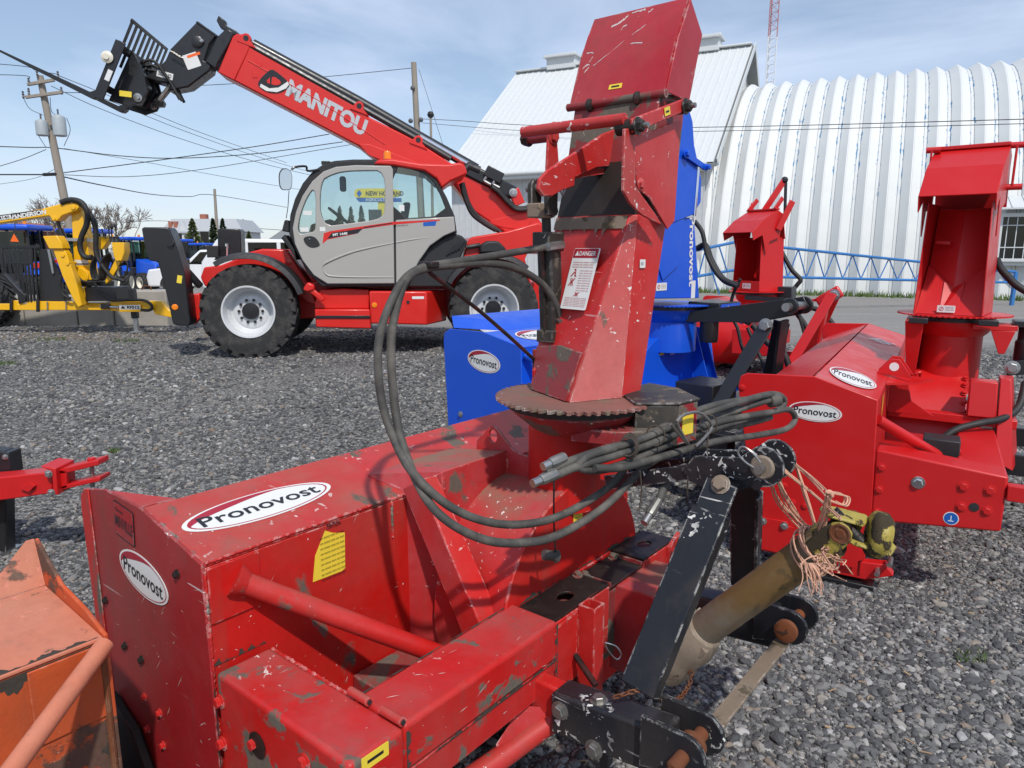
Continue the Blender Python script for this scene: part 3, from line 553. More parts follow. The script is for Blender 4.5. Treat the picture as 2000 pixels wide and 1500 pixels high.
def main_blower():
    F = MF; Zp = lambda k, pts, **kw: F.Z(k, pts, **kw)
    t = thing('snow_blower', 'worn dusty red snow blower with chipped paint, old hoses and black hitch frame', 'snow blower', F)
    A = -1.06
    prof = [(-1.105, -.02), (-1.136, .86), (-1.128, .905), (-1.10, .93), (-.951, .959), (-.723, .956), (-.403, .881), (-.393, .30), (-.40, .03), (-.5, -.02)]
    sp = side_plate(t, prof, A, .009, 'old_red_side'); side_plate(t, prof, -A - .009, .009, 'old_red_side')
    b = MB(); b.prism([(A - .001, -1.136, .86), (A - .001, -1.128, .905), (A - .001, -1.10, .93), (A - .001, -1.065, .936), (A - .001, -1.05, -.02), (A - .001, -1.105, -.02)], (-.004, 0, 0)); b.build('front_flange', 'old_red_rear', t, bev=.002)
    # top sheet, sloping back, with its raised step over the fan
    a0, a1 = A + .0095, -A - .0095
    b = MB(); b.hexa([(a0, -.723, .954), (a1, -.723, .954), (a1, -.403, .879), (a0, -.403, .879)], [(a0, -.723, .944), (a1, -.723, .944), (a1, -.403, .869), (a0, -.403, .869)]); b.build('top_panel', 'old_red', t, bev=.003)
    b = MB(); b.hexa([(a0, -.95, .954), (a0, -.73, .954), (-.955, -.735, .951)], [(a0, -.95, .946), (a0, -.73, .946), (-.955, -.735, .943)]); b.build('corner_gusset', 'old_red', t)
    b = MB(); b.hexa([(a0, -.96, .80), (a1, -.96, .80), (a1, -.735, .942), (a0, -.735, .942)], [(a0, -.97, .79), (a1, -.97, .79), (a1, -.735, .93), (a0, -.735, .93)]); b.build('front_lip', 'old_red', t)
    b = MB(); b.box(a0, a1, -.411, -.403, .02, .868); b.build('rear_panel', 'old_red_rear', t, bev=.002)
    b = MB(); b.box(a0 + .002, -.905, -.402, -.396, .715, .866); b.build('patch_plate', 'old_red_rear', t, bev=.002)
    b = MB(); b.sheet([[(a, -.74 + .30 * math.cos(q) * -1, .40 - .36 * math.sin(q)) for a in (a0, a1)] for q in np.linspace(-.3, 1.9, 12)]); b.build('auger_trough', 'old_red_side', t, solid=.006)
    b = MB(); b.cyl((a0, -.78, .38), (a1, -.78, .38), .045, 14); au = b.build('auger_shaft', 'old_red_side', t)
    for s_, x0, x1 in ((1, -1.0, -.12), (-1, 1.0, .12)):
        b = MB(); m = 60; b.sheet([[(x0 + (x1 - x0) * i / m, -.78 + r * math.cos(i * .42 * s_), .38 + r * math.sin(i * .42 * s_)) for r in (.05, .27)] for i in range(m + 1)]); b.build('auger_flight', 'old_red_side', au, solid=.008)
    # step over the fan with chamfered end
    T_ = [(-.40, -.56, .921), (-.37, -.4025, .884), (-.31, -.30, .957), (.0, -.287, .962), (.0, -.56, .923), (-.22, -.56, .923)]; B_ = [(p[0], p[1], .06) for p in T_]
    b = MB(); b.add(T_ + B_, [(0, 1, 2, 5), (5, 2, 3, 4), (0, 6, 7, 1), (1, 7, 8, 2), (2, 8, 9, 3), (3, 9, 10, 4), (4, 10, 11, 5), (5, 11, 6, 0)]); b.build('fan_step', 'old_red_dusty', t, bev=.003)
    b = MB(); b.box(-.31, .46, -.312, -.303, .05, .88); b.build('fan_front_plate', 'old_red_rear', t)
    # fan drum: cylinder along b
    cc = (.045, .485); R_ = .40
    b = MB(); b.sheet([[(cc[0] + rr * math.cos(q), bb, cc[1] + rr * math.sin(q)) for q in np.linspace(-.6, math.pi + .6, 48)] for bb, rr in ((-.302, R_ - .004), (-.016, R_))]); b.build('fan_drum', 'old_red_dusty', t, solid=.008)
    b = MB(); poly = [(cc[0] + (R_ + .007) * math.cos(q), -.018, cc[1] + (R_ + .007) * math.sin(q)) for q in np.linspace(.10, math.pi + .35, 40)] + [(-.30, -.018, .06), (.50, -.018, .06), (.47, -.018, .50)]
    b.prism(poly, (0, .010, 0)); b.build('fan_back_plate', 'old_red_rear', t, bev=.003)
    # lifting lug and saddle plate
    pl = [(-.43, .93), (-.432, .975), (-.366, 1.034), (-.350, 1.04), (-.334, 1.035), (-.264, .971), (-.236, .962), (-.19, .955), (-.15, .955), (-.09, .985), (-.06, 1.0), (-.02, .985), (-.014, .86), (-.285, .86), (-.286, .93)]
    holed([(0.0, y, z) for y, z in pl], [[(0.0, y, z) for y, z in [(-.352 + .020 * math.cos(q), 1.003 + .024 * math.sin(q)) for q in np.linspace(0, 2 * math.pi, 15)[:-1]]]], (.012, 0, 0), 'lifting_lug', 'old_red_dusty', t, .002)
    # gusset strut, leaning from the step to the deck, with its web
    b = MB(); b.hexa([(-.396, -.312, .952), (-.330, -.305, .952), (-.335, -.05, .575), (-.401, -.05, .535)], [(-.396, -.320, .944), (-.330, -.313, .944), (-.335, -.057, .567), (-.401, -.057, .527)]); b.build('gusset_strut', 'old_red', t, bev=.002)
    b = MB(); b.prism([(-.400, -.312, .950), (-.404, -.05, .535), (-.404, -.125, .488), (-.400, -.388, .905)], (.008, 0, 0)); b.build('strut_web', 'old_red_dusty', t, bev=.002)
    b = MB(); b.box(-.62, -.30, -.396, -.02, .30, .36); b.build('frame_shelf', 'grimy_red', t, bev=.004)
    # diagonal brace tube with its weld collar
    p0, p1 = (-.975, -.396, .812), (-.40, -.05, .405)
    b = MB(); b.tube([p0, p1], .028, 20); br = b.build('brace_tube', 'old_red', t)
    d = np.array(p1) - np.array(p0); d /= np.linalg.norm(d)
    b = MB(); b.tube([tuple(np.array(p0) + d * -.004), tuple(np.array(p0) + d * .012), tuple(np.array(p0) + d * .03)], [.044, .038, .029], 18); b.build('weld_collar', 'old_red', br)
    # drive boxes
    b = MB(); b.box(A + .002, -.902, -.378, .156, .20, .595); bx1 = b.build('chain_case', 'old_red_box', t, bev=.012, seg=3)
    b = MB(); b.box(-.899, -.302, -.02, .152, .475, .597); b.build('drive_shaft_lid', 'old_red_box', t, bev=.012, seg=3)
    b = MB(); b.box(-.897, -.302, -.015, .146, .385, .473); b.build('drive_shaft_case', 'old_red_box', t, bev=.006)
    for u, v in ((700, 1362), (765, 1400)):
        p = F.at(u, v, c=.605); b = MB(); b.cyl((-.901, p[1] - .035, .606), (-.901, p[1] + .035, .606), .011, 12); b.build('hinge_barrel', 'old_red', t)
        b = MB(); b.cyl((-.901, p[1] + .034, .606), (-.901, p[1] + .039, .606), .006, 8); b.build('hinge_pin', 'cab_dark', t)
    for u, v in ((430, 1370), (435, 1452), (497, 1452), (595, 1487)):
        p = F.at(u, v, a=A); bolt(t, (A + .0015, p[1], p[2]), (-1, 0, 0), .0125, .012, 'old_red')
    p = F.at(503, 1455, a=A); b = MB(); b.lathe([(.032, 0), (.034, .004), (.030, .006)], (A + .002, p[1], p[2]), (-1, 0, 0), 24); b.build('hub_washer', 'greasy_black', t)
    for u, v in ((246, 1261), (278, 1288), (283, 1361), (313, 1392), (290, 1423), (320, 1455), (208, 1172), (347, 1121)):
        p = F.at(u, v, a=A); bolt(t, (A - .0002, p[1], p[2]), (-1, 0, 0), .0085, .008, 'old_red' if u > 280 and u < 330 else 'greasy_black')
    for z0 in (.02, .12):
        p = F.at(250 + 200 * z0, 1480, a=A); b = MB(); b.box(A - .05, A - .002, p[1] - .05, p[1] + .05, p[2] - .03, p[2] + .03)
    b = MB(); b.prism([(A - .004, -1.02, .28), (A - .004, -.86, .22), (A - .004, -.72, .02), (A - .004, -1.06, -.0)], (-.03, 0, 0)); b.build('skid_bracket', 'greasy_black', t, bev=.006)
    # stickers on the side plate and top
    brand_oval(t, (A - .0015, -.742, .748), (0, 1, -.10), (-1, 0, 0), .295, .125)
    flat(rrect(.125, .105, .004), (A - .0015, -.832, .884), (0, 1, -.1), (-1, 0, 0), 'decal_black', t, 'dealer_sticker'); flat(rrect(.118, .098, .004), (A - .0028, -.832, .884), (0, 1, -.1), (-1, 0, 0), 'old_red_side', t, 'dealer_sticker_face', .0006)
    text('MINVILLE', (A - .0040, -.832, .878), (0, 1, -.1), (-1, 0, 0), .112, .036, 'decal_black', t)
    text('Garage', (A - .0040, -.855, .915), (0, 1, -.1), (-1, 0, 0), .05, .014, 'decal_black', t)
    slope = np.array([0, -.320, .075]); slope /= np.linalg.norm(slope); nrm = np.array([0, .075, .320]); nrm /= np.linalg.norm(nrm)
    pc = np.array((-.585, -.575, .9193)); pc = F.at(512, 985, b=-.57); pc = np.array((pc[0], -.57, .954 - (.723 - .57) * .2344)) + nrm * .0012
    brand_oval(t, tuple(pc), (1, 0, .0), tuple(nrm), .475, .138)
    # torn yellow warning sheet on the rear panel
    yp = [F.at(*zz('Q1', q), b=-.402) for q in ((1420, 545), (1465, 430), (1500, 440), (1553, 438), (1555, 598), (1540, 612), (1410, 662))]; cx = np.mean(yp, 0)
    flat([(p[0] - cx[0], p[2] - cx[2]) for p in yp][::1], (cx[0], -.4025, cx[2]), (1, 0, 0), (0, 1, 0), 'decal_yellow', t, 'warning_sticker')
    for k in range(9): text('mm mmmm mmm mm mmm', (cx[0] + .005, -.4008, cx[2] + .055 - k * .016), (1, 0, 0), (0, 1, 0), .085, .006, 'decal_black', t, 'print_line', bold=0)
    text('TENTION', (cx[0] + .012, -.4008, cx[2] + .085), (1, 0, 0), (0, 1, 0), .05, .014, 'decal_black', t)
    # small yellow ATTENTION sticker on the drum plate, and pictogram stickers
    q = F.at(1129, 1003, b=-.006); flat(rrect(.052, .075, .003), (q[0], -.0068, q[2]), (1, 0, 0), (0, 1, 0), 'decal_yellow', t, 'warning_sticker'); flat(rrect(.05, .018, .002), (q[0], -.0054, q[2] + .027), (1, 0, 0), (0, 1, 0), 'decal_black', t, 'sticker_header', .0005)
    text('ATTENTION', (q[0], -.0042, q[2] + .027), (1, 0, 0), (0, 1, 0), .043, .009, 'decal_yellow', t)
    for k in range(4): text('mmm mmmm', (q[0], -.0052, q[2] + .010 - k * .011), (1, 0, 0), (0, 1, 0), .036, .004, 'decal_black', t, 'print_line', bold=0)
    q = F.at(733, 1478, b=.157); flat(rrect(.075, .034, .003), (q[0], .1565, q[2]), (1, 0, 0), (0, 1, 0), 'decal_yellow', t, 'warning_sticker'); text('▬', (q[0], .1580, q[2]), (1, 0, 0), (0, 1, 0), .045, .008, 'decal_black', t, 'pictogram')
    # greasy deck in three plates
    def deck(a0, a1, z, hole):
        o0 = [(a0, -.006, z), (a1, -.006, z), (a1, .128, z), (a0, .128, z)]
        holed(o0, [[(hole + .034 * math.cos(x), .065 + .024 * math.sin(x), z) for x in np.linspace(0, 2 * math.pi, 17)[:-1]]] if hole else [], (0, 0, -.009), 'deck_plate', 'greasy_black', t, .002)
    deck(-.298, .02, .582, -.14); deck(.025, .245, .566, None); deck(.25, .485, .586, .37)
    b = MB(); b.box(-.298, .48, -.006, .116, .30, .54); b.build('gear_bed', 'grimy_red', t, bev=.004)
    for x0, x1, z in ((-.298, .02, .572), (.25, .488, .576)): b = MB(); b.box(x0, x1, .118, .130, .34, z); b.build('bed_side', 'old_red', t, bev=.003)
    for x in (.03, .24): b = MB(); b.box(x, x + .008, .0, .125, .5662, .578); b.build('deck_rib', 'grimy_red', t)
    b = MB(); b.prism([(.42, .131, .575), (.50, .131, .61), (.50, .131, .45), (.42, .131, .42)], (0, .012, 0)); b.build('bed_rib', 'old_red', t)
    for a, z in ((.045, .566), (.225, .566), (.0, .582)): bolt(t, (a, .018, z), (0, 0, 1), .011, .012, 'grimy_red')
    # square jack socket
    b = MB(); x0, y0, s_ = -.135, .160, .026
    for dx, dy, wx, wy in ((-s_, 0, .003, s_ + .003), (s_, 0, .003, s_ + .003), (0, -s_, s_, .003), (0, s_, s_, .003)): b.box(x0 + dx - wx, x0 + dx + wx, y0 + dy - wy, y0 + dy + wy, .20, .585)
    b.build('jack_socket', 'old_red', t, bev=.001)
    b = MB(); b.prism([(-.298, .131, .56), (-.18, .131, .57), (-.18, .131, .44), (-.26, .131, .36), (-.298, .131, .36)], (0, .008, 0)); b.build('socket_gusset', 'old_red', t)
    b = MB(); b.cyl((-.19, .14, .43), (-.23, .24, .39), .010, 10); b.build('socket_pin', 'greasy_black', t)
    b = MB(); b.tube([(-.10, .19, .45), (-.075, .215, .435), (-.068, .23, .41), (-.08, .222, .395), (-.092, .20, .42), (-.10, .19, .445)], .0025, 6, 5); b.build('pin_clip', 'zinc', t)
    # shield box round the drive shaft
    b = MB(); b.box(.083, .342, .10, .262, .24, .552); b.build('shaft_shield', 'old_red_dusty', t, bev=.006)
    # red hitch stub and low brace tube
    b = MB(); b.box(-.40, -.345, .12, .26, .36, .455); b.build('hitch_stub', 'old_red', t, bev=.008); b = MB(); b.box(.345, .40, .08, .30, .36, .455); b.build('hitch_stub', 'old_red', t, bev=.008)
    b = MB(); b.tube([(-.37, .20, .345), (-.62, .05, .20), (-.95, -.25, .05)], [.03, .034, .034], 14); b.build('lower_brace', 'old_red', t)
    b = MB(); b.prism([(-.43, .12, .38), (-.33, .26, .37), (-.33, .24, .33), (-.52, .10, .30)], (0, 0, -.008)); b.build('stub_gusset', 'old_red_dusty', t)
    # neck, cone and toothed ring
    b = MB(); b.lathe([(.119, .80), (.119, 1.06), (.122, 1.10)], (.07, -.09, 0), (0, 0, 1), 40, cap=False); b.build('chute_neck', 'old_red_rear', t, solid=.008)
    b = MB(); b.lathe([(.121, 1.09), (.14, 1.10), (.198, 1.148), (.206, 1.158), (.206, 1.168), (.10, 1.17)], (0, 0, 0), (0, 0, 1), 48, cap=False); b.build('neck_flange', 'grimy_red', t, solid=.006)
    b = MB(); b.lathe([(.222, 1.165), (.222, 1.186)], (0, 0, 0), (0, 0, 1), 40); b.build('bearing_ring', 'greasy_black', t)
    toothed((0, 0), .258, 1.188, .009, 56, 'disc_rust', t, depth=.020)
    q = Zp('Q4', [(360, 270), (680, 265), (680, 315), (400, 300)], b=.22); b = MB(); b.prism([(-.13, .07, 1.128), (-.10, .20, 1.128), (-.03, .275, 1.128), (.14, .27, 1.128), (.16, .10, 1.128)], (0, 0, -.045)); b.build('pinion_bracket', 'grimy_red', t, bev=.004)
    # pinion cover
    b = MB(); bot = [(-.02, .225), (.06, .322), (.16, .34), (.27, .22), (.22, .12), (.08, .14)]; b.hexa([(x, y, 1.07) for x, y in bot], [(x, y, 1.198) for x, y in bot]); b.build('pinion_cover', 'dusty_black', t, bev=.004)
    b = MB(); top = [(-.025, .227), (.06, .328), (.166, .346), (.277, .22), (.30, .10), (.20, .09), (.06, .14)]; b.prism([(x, y, 1.1985) for x, y in top], (0, 0, .007)); b.build('cover_lid', 'dusty_black', t, bev=.002)
    n_ = np.array((.018, .10, 0)); flat(rrect(.055, .07, .003), (.112, .3335, 1.135), (1, .18, 0), (-.18, 1, 0), 'decal_yellow', t, 'warning_sticker'); flat(rrect(.095, .12, .002), (.112, .3318, 1.135), (1, .18, 0), (-.18, 1, 0), 'grimy_red', t, 'cover_end')
    def weld(p, q, r=.0045):
        n = max(6, int(np.linalg.norm(np.array(q) - np.array(p)) / .006)); b = MB(); P_ = [np.array(p) + (np.array(q) - np.array(p)) * i / n + RNG.normal(0, .0006, 3) for i in range(n + 1)]; b.tube(P_, [r * (1 + .25 * math.sin(i * 2.1)) for i in range(n + 1)], 6); b.build('weld_bead', 'old_red', t)
    for p, q in (((A + .008, -.402, .10), (A + .008, -.402, .86)), ((-.435, -.402, .75), (-.435, -.402, .87)), ((-.432, -.04, .557), (-.338, -.03, .562)), ((-.30, -.302, .62), (-.30, -.302, .94)), ((A + .01, -.403, .881), (-.44, -.403, .881)), ((-.30, -.008, .575), (.48, -.008, .575)), ((-.90, -.02, .59), (-.90, -.37, .59)), ((.0, -.285, .86), (.0, -.285, .955))): weld(p, q)
    # scraped paint and caked grime along the seams
    rg = np.random.default_rng(5)
    def scrapes(n, fix, u0, u1, v0, v1, lmax):
        b = MB(); i = fix[0]; jk = [k for k in range(3) if k != i]
        for _ in range(n):
            p = [0, 0, 0]; p[i] = fix[1]; p[jk[0]] = rg.uniform(u0, u1); p[jk[1]] = rg.uniform(v0, v1); a = rg.choice((rg.uniform(.4, 1.1), rg.uniform(-.3, .3))); l = lmax * rg.random() ** 2.2 + .004; w_ = rg.uniform(.0005, .0016); e = np.zeros(3); e[jk[0]] = math.cos(a) * l; e[jk[1]] = math.sin(a) * l; f = np.zeros(3); f[jk[0]] = -math.sin(a) * w_; f[jk[1]] = math.cos(a) * w_; p = np.array(p)
            b.add([p, p + e * .4 + f, p + e, p + e * .5 - f], [(0, 1, 2, 3)])
        b.build('paint_scratch', 'primer', t, smooth=False, kind='stuff')
    scrapes(26, (0, A - .0008), -1.0, -.42, .15, .85, .10); scrapes(14, (1, -.4022), -.95, -.35, .40, .85, .05); scrapes(14, (1, .1532), -.88, -.32, .40, .58, .05); scrapes(12, (2, .5978), -.88, -.32, .0, .14, .035); scrapes(10, (2, .5958), -1.04, -.92, -.34, .14, .035)
    def grime(p, q, wv): ragged(p, q, wv, rg).build('grime_streak', 'grime', t, smooth=False)
    grime((A + .012, -.4005, .597), (-.90, -.4005, .597), (0, 0, .022)); grime((-.899, .1535, .474), (-.31, .1535, .474), (0, 0, .018)); grime((-.90, -.018, .5982), (-.31, -.018, .5982), (0, .010, 0)); grime((-.303, .1535, .42), (-.303, .1535, .59), (-.016, 0, 0)); grime((-.895, .1535, .40), (-.895, .1535, .58), (.02, 0, 0)); grime((-.28, -.0062, .5835), (.47, -.0062, .5835), (0, 0, .02)); grime((A - .0008, -.385, .30), (A - .0008, -.385, .55), (0, -.010, 0))
    chute_main(t); hydraulics(t); hitch_main(t); return t
def chute_main(t):
    F = MF
    # lower chute: sloped back (-a side), chamfer and cheek
    bz, tz = 1.198, 1.76
    bot = [(-.02, -.165), (-.115, .05), (.055, .136), (.17, .139), (.20, -.165)]
    top = [(.125, -.175), (.105, .115), (.118, .135), (.315, .135), (.33, -.175)]
    b = MB(); b.hexa([(*p, bz) for p in bot], [(*p, tz) for p in top]); lo = b.build('chute_body', 'old_red_chute', t, bev=.004)
    q = F.Z('Q3', [(1180, 165), (1375, 200), (1380, 290), (1140, 250)], c=1.25)
    b = MB(); f = lambda u, v, k: (F.at(*zz('R6', (u, v)), b=k))
    # foot reinforcement on the back face
    bp = lambda s, z: np.array(bot[0] + (bz,)) * (1 - s) * (1 - (z - bz) / (tz - bz)) + np.array(bot[1] + (bz,)) * s * (1 - (z - bz) / (tz - bz)) + (np.array(top[0] + (tz,)) * (1 - s) + np.array(top[1] + (tz,)) * s) * ((z - bz) / (tz - bz))
    off = np.array((-.007, -.003, 0)); b = MB(); P4 = [bp(.02, 1.20), bp(.96, 1.20), bp(.97, 1.345), bp(.50, 1.355), bp(.02, 1.34)]
    b.hexa([tuple(p) for p in P4], [tuple(p + off) for p in P4]); b.build('foot_plate', 'grimy_red', t, bev=.002)
    rb = np.random.default_rng(3); ragged(bp(.01, 1.757) + off * .3, bp(.99, 1.757) + off * .3, bp(.5, 1.66) - bp(.5, 1.757), rb, 170, .40, .28).build('caked_mud', 'muddy_grey', t, smooth=False)
    b = MB(); P4 = [np.array((*bot[1], bz)) + (.002, .001, 0), np.array((*bot[2], bz)) - (.002, .001, 0), np.array((*top[2], tz)) - (.002, 0, .004), np.array((*top[1], tz)) + (.002, 0, -.004)]; o2 = np.array((-.0016, .0032, 0)); b.hexa([tuple(p) for p in P4], [tuple(p + o2) for p in P4]); b.build('corner_plate', 'old_red_pink', t, bev=.001)
    # danger sheet
    c = bp(.57, 1.562); up = bp(.5, 1.6) - bp(.5, 1.4); sx = bp(.9, 1.5) - bp(.1, 1.5); n = np.cross(up, sx); n = n if n[0] < 0 else -n; n /= np.linalg.norm(n)
    wd, ht = .115, .20; sl = np.array(sx) / np.linalg.norm(sx); upn = np.array(up) / np.linalg.norm(up)
    pos = lambda dx, dy, k: tuple(c + sl * dx * .92 + upn * dy * .85 + n * k)
    flat(rrect(wd, ht, .005), pos(0, 0, .003), sl, n, 'decal_white', t, 'danger_sheet'); flat(rrect(wd * .94, .030, .003), pos(0, ht * .49, .0045), sl, n, 'decal_red', t, 'sheet_header', .0006)
    text('▲DANGER', pos(0, ht * .49, .0058), sl, n, wd * .8, .017, 'decal_white', t)
    for k in range(3): text('mmmmm mm mmmm mmm', pos(0, .062 - k * .009, .0048), sl, n, wd * .8, .004, 'decal_red', t, 'print_line', bold=0)
    for k in range(9): text('mmm mmmm mm', pos(.022, .030 - k * .0095, .0048), sl, n, wd * .48, .0035, 'decal_red', t, 'print_line', bold=0)
    for k in range(6): text('mmmm mm mmmmm mmmm', pos(0, -.075 - k * .0062, .0048), sl, n, wd * .84, .003, 'decal_red', t, 'print_line', bold=0)
    for dx, dy, ch in ((-.035, .022, 'λ'), (-.037, -.014, 'ж'), (.0, -.060, 'ж')): text(ch, pos(dx, dy, .0048), sl, n, .028, .026 if ch != 'ж' or dy > -.03 else .014, 'decal_red', t, 'pictogram', shear=.3)
    # bar code label on the cheek
    q = F.at(1254, 515, b=.137); flat(rrect(.034, .026, .002), (q[0], .1385, q[2]), (1, 0, .0), (0, 1, .0), 'decal_white', t, 'stock_label'); text('|||||||', (q[0] - .004, .1400, q[2]), (1, 0, 0), (0, 1, 0), .016, .010, 'decal_black', t, 'print_line', bold=0)
    # middle chute: dark open throat, cheek plates, lever plates
    b = MB(); b.hexa([(.125, -.17, 1.76), (.112, .128, 1.76), (.31, .128, 1.76), (.32, -.17, 1.76)], [(.185, -.172, 1.93), (.18, .13, 1.93), (.37, .13, 1.93), (.37, -.172, 1.93)]); b.build('chute_throat', 'greasy_black', t)
    b = MB(); b.hexa([(.18, -.178, 1.90), (.175, .138, 1.90), (.37, .138, 1.90), (.37, -.178, 1.90)], [(.235, -.18, 2.135), (.23, .14, 2.135), (.40, .14, 2.135), (.40, -.18, 2.135)]); b.build('chute_upper', 'grimy_red', t, bev=.003)
    def plate(k, pts, b0, th, mat, name, bev=.002, par=None): m = MB(); m.prism(F.Z(k, pts, b=b0), (0, th, 0)); return m.build(name, mat, par or t, bev=bev)
    plate('R5', [(905, 960), (1240, 840), (1195, 1540), (1145, 1600), (1020, 1380), (935, 1315)], .158, .006, 'old_red_chute', 'cheek_plate')
    plate('R5', [(840, 900), (905, 895), (915, 1300), (1060, 1500), (1100, 1570), (960, 1500), (880, 1420), (830, 1330)], .172, .009, 'old_red_chute', 'lever_arm')
    plate('R5', [(245, 1250), (300, 1190), (690, 935), (840, 880), (838, 1150), (640, 1172), (490, 1240), (485, 1300), (400, 1330), (330, 1370), (270, 1370), (235, 1320)], -.02, .012, 'old_red_chute', 'lever_plate', .003)
    b = MB(); b.prism(F.Z('R5', [(485, 1250), (490, 1235), (640, 1165), (725, 945), (742, 950), (670, 1175), (800, 1180), (810, 1195)], b=-.022), (0, -.03, 0)); b.build('lever_rib', 'old_red_chute', t)
    q = F.at(*zz('R5', (622, 1070)), b=-.02); b = MB(); b.lathe([(.016, 0), (.016, .004)], (q[0], -.0215, q[2]), (0, -1, 0), 14); b.build('lever_hole', 'decal_black', t)
    bolt(t, (F.at(*zz('R5', (965, 1285)), b=.165)[0], .165, F.at(*zz('R5', (965, 1285)), b=.165)[2]), (0, 1, 0), .012, .008, 'old_red_chute')
    # cross tube and links
    cl = F.at(*zz('R5', (360, 900)), b=-.20); crp = F.at(*zz('R5', (860, 830)), b=.165)
    b = MB(); b.tube([(crp[0], -.20, crp[2] + .0), (crp[0], .165, crp[2])], .017, 16); b.build('cross_tube', 'old_red_chute', t)
    plate('R5', [(300, 1190), (312, 940), (330, 865), (355, 848), (378, 870), (372, 1000), (382, 1130), (340, 1165)], -.205, .010, 'old_red_chute', 'hood_link')
    q = F.at(*zz('R5', (350, 950)), b=-.20); bolt(t, (q[0] , -.195, q[2]), (0, 1, 0), .018, .010, 'old_red_chute')
    b = MB(); b.cyl((q[0], -.30, q[2]), (q[0], -.205, q[2]), .018, 14); b.build('link_pin', 'grimy_red', t); b = MB(); b.lathe([(.024, 0), (.026, .01), (.02, .03), (.014, .032)], (q[0], -.29, q[2]), (0, -1, 0), 7); b.build('castle_nut', 'greasy_black', t)
    p, q2 = F.at(*zz('R5', (930, 870)), b=.19), F.at(*zz('R5', (1265, 735)), b=.19)
    b = MB(); b.bar((p[0] - .02, .19, p[2] - .006), (q2[0], .19, q2[2]), .010, .038, up=(0, 0, 1)); lk = b.build('hood_link', 'old_red_chute', t, bev=.003)
    m_ = (np.array(p) + np.array(q2)) / 2; dv = np.array(q2) - np.array(p); flat(rrect(.036, .024, .002), (m_[0] + .03, .1965, m_[2] + .013), tuple(dv), (0, 1, 0), 'decal_yellow', t, 'warning_sticker'); text('▬', (m_[0] + .03, .1980, m_[2] + .012), tuple(dv), (0, 1, 0), .022, .006, 'decal_black', t, 'pictogram')
    for pp in (p, q2): b = MB(); b.cyl((pp[0], .135, pp[2] - .004), (pp[0], .198, pp[2] - .004), .022, 14); b.build('link_boss', 'greasy_black', t); bolt(t, (pp[0], .198, pp[2] - .004), (0, 1, 0), .016, .016, 'dusty_black'); b = MB(); b.cyl((pp[0], .20, pp[2] - .004), (pp[0], .232, pp[2] - .004), .008, 10); b.build('threaded_end', 'steel', t)
    # hood
    hb = [(.235, 2.13), (.30, 2.30), (.375, 2.43), (.47, 2.345), (.395, 2.125)]
    for bb in (-.205, .150):
        b = MB(); b.prism([(x, bb, z) for x, z in hb], (0, .007, 0)); b.build('hood_cheek', 'old_red_hood', t, bev=.002)
    b = MB(); rows = [[(x, bb, z) for bb in np.linspace(-.199, .151, 6)] for x, z in ((.232, 2.13), (.262, 2.205), (.297, 2.295), (.333, 2.365), (.373, 2.432), (.47, 2.347))]; b.sheet(rows); b.build('hood_panel', 'old_red_hood', t, solid=.006, ang=20)
    xs, zs_ = [.232, .262, .297, .333, .373], [2.13, 2.205, 2.295, 2.365, 2.432]
    def on_hood(u, v):
        a = .3
        for _ in range(8): p = F.at(*zz('R5', (u, v)), a=a); a = float(np.interp(p[2], zs_, xs))
        return np.array((a - .0045, p[1], p[2]))
    for pts, w_ in ((((645, 460), (720, 400), (860, 285)), .0011), (((770, 190), (820, 165), (850, 145), (888, 110)), .0035), (((835, 230), (850, 190), (880, 175)), .0020), (((600, 375), (640, 370), (640, 400), (612, 440)), .0018), (((570, 480), (600, 455), (618, 462), (580, 510)), .0022), (((905, 305), (985, 300)), .0014), (((915, 245), (1010, 172)), .0010), (((915, 92), (960, 80), (1010, 66)), .0028), (((1028, 88), (1062, 62)), .0022), (((530, 560), (555, 480)), .0014), (((1112, 600), (1180, 300)), .0011), (((545, 640), (520, 700)), .0012)):
        b = MB(); P_ = spline([on_hood(*q) for q in pts], 5); P_ = [p + RNG.normal(0, .0006, 3) * (0, 1, 1) for p in P_]; b.sheet([[tuple(p + (0, 0, w_ * k)), tuple(p - (0, w_ * .5 * k, w_ * k))] for p, k in zip(P_, RNG.uniform(.3, 1.2, len(P_)))]); b.build('paint_scratch', 'decal_white', t, smooth=False)
    b = MB(); b.tube([(.228, -.205, 2.125), (.228, .16, 2.125)], .013, 12); b.build('hood_hinge', 'grimy_red', t)
    for u, v in ((605, 735), (938, 675)):
        q = F.at(*zz('R5', (u, v)), a=.215); b = MB(); b.ball((.222, q[1], 2.122), .018, 10, (1, .8, 1.2)); b.build('hinge_bolt', 'greasy_black', t)
    q = F.at(*zz('R5', (803, 628)), a=.255); flat(rrect(.048, .017, .001), (.2455, q[1], 2.173), (0, 1, 0), (-.93, 0, .37), 'decal_yellow', t, 'warning_sticker'); text('▬', (.2438, q[1], 2.1735), (0, 1, 0), (-.93, 0, .37), .03, .006, 'decal_black', t, 'pictogram')
    q = F.at(1156, 403, a=.14); flat(rrect(.05, .018, .001), (.143, q[1], 1.795), (0, 1, 0), (-.94, 0, .33), 'decal_yellow', t, 'warning_sticker'); text('▬', (.1405, q[1], 1.796), (0, 1, 0), (-.94, 0, .33), .03, .006, 'decal_black', t, 'pictogram')
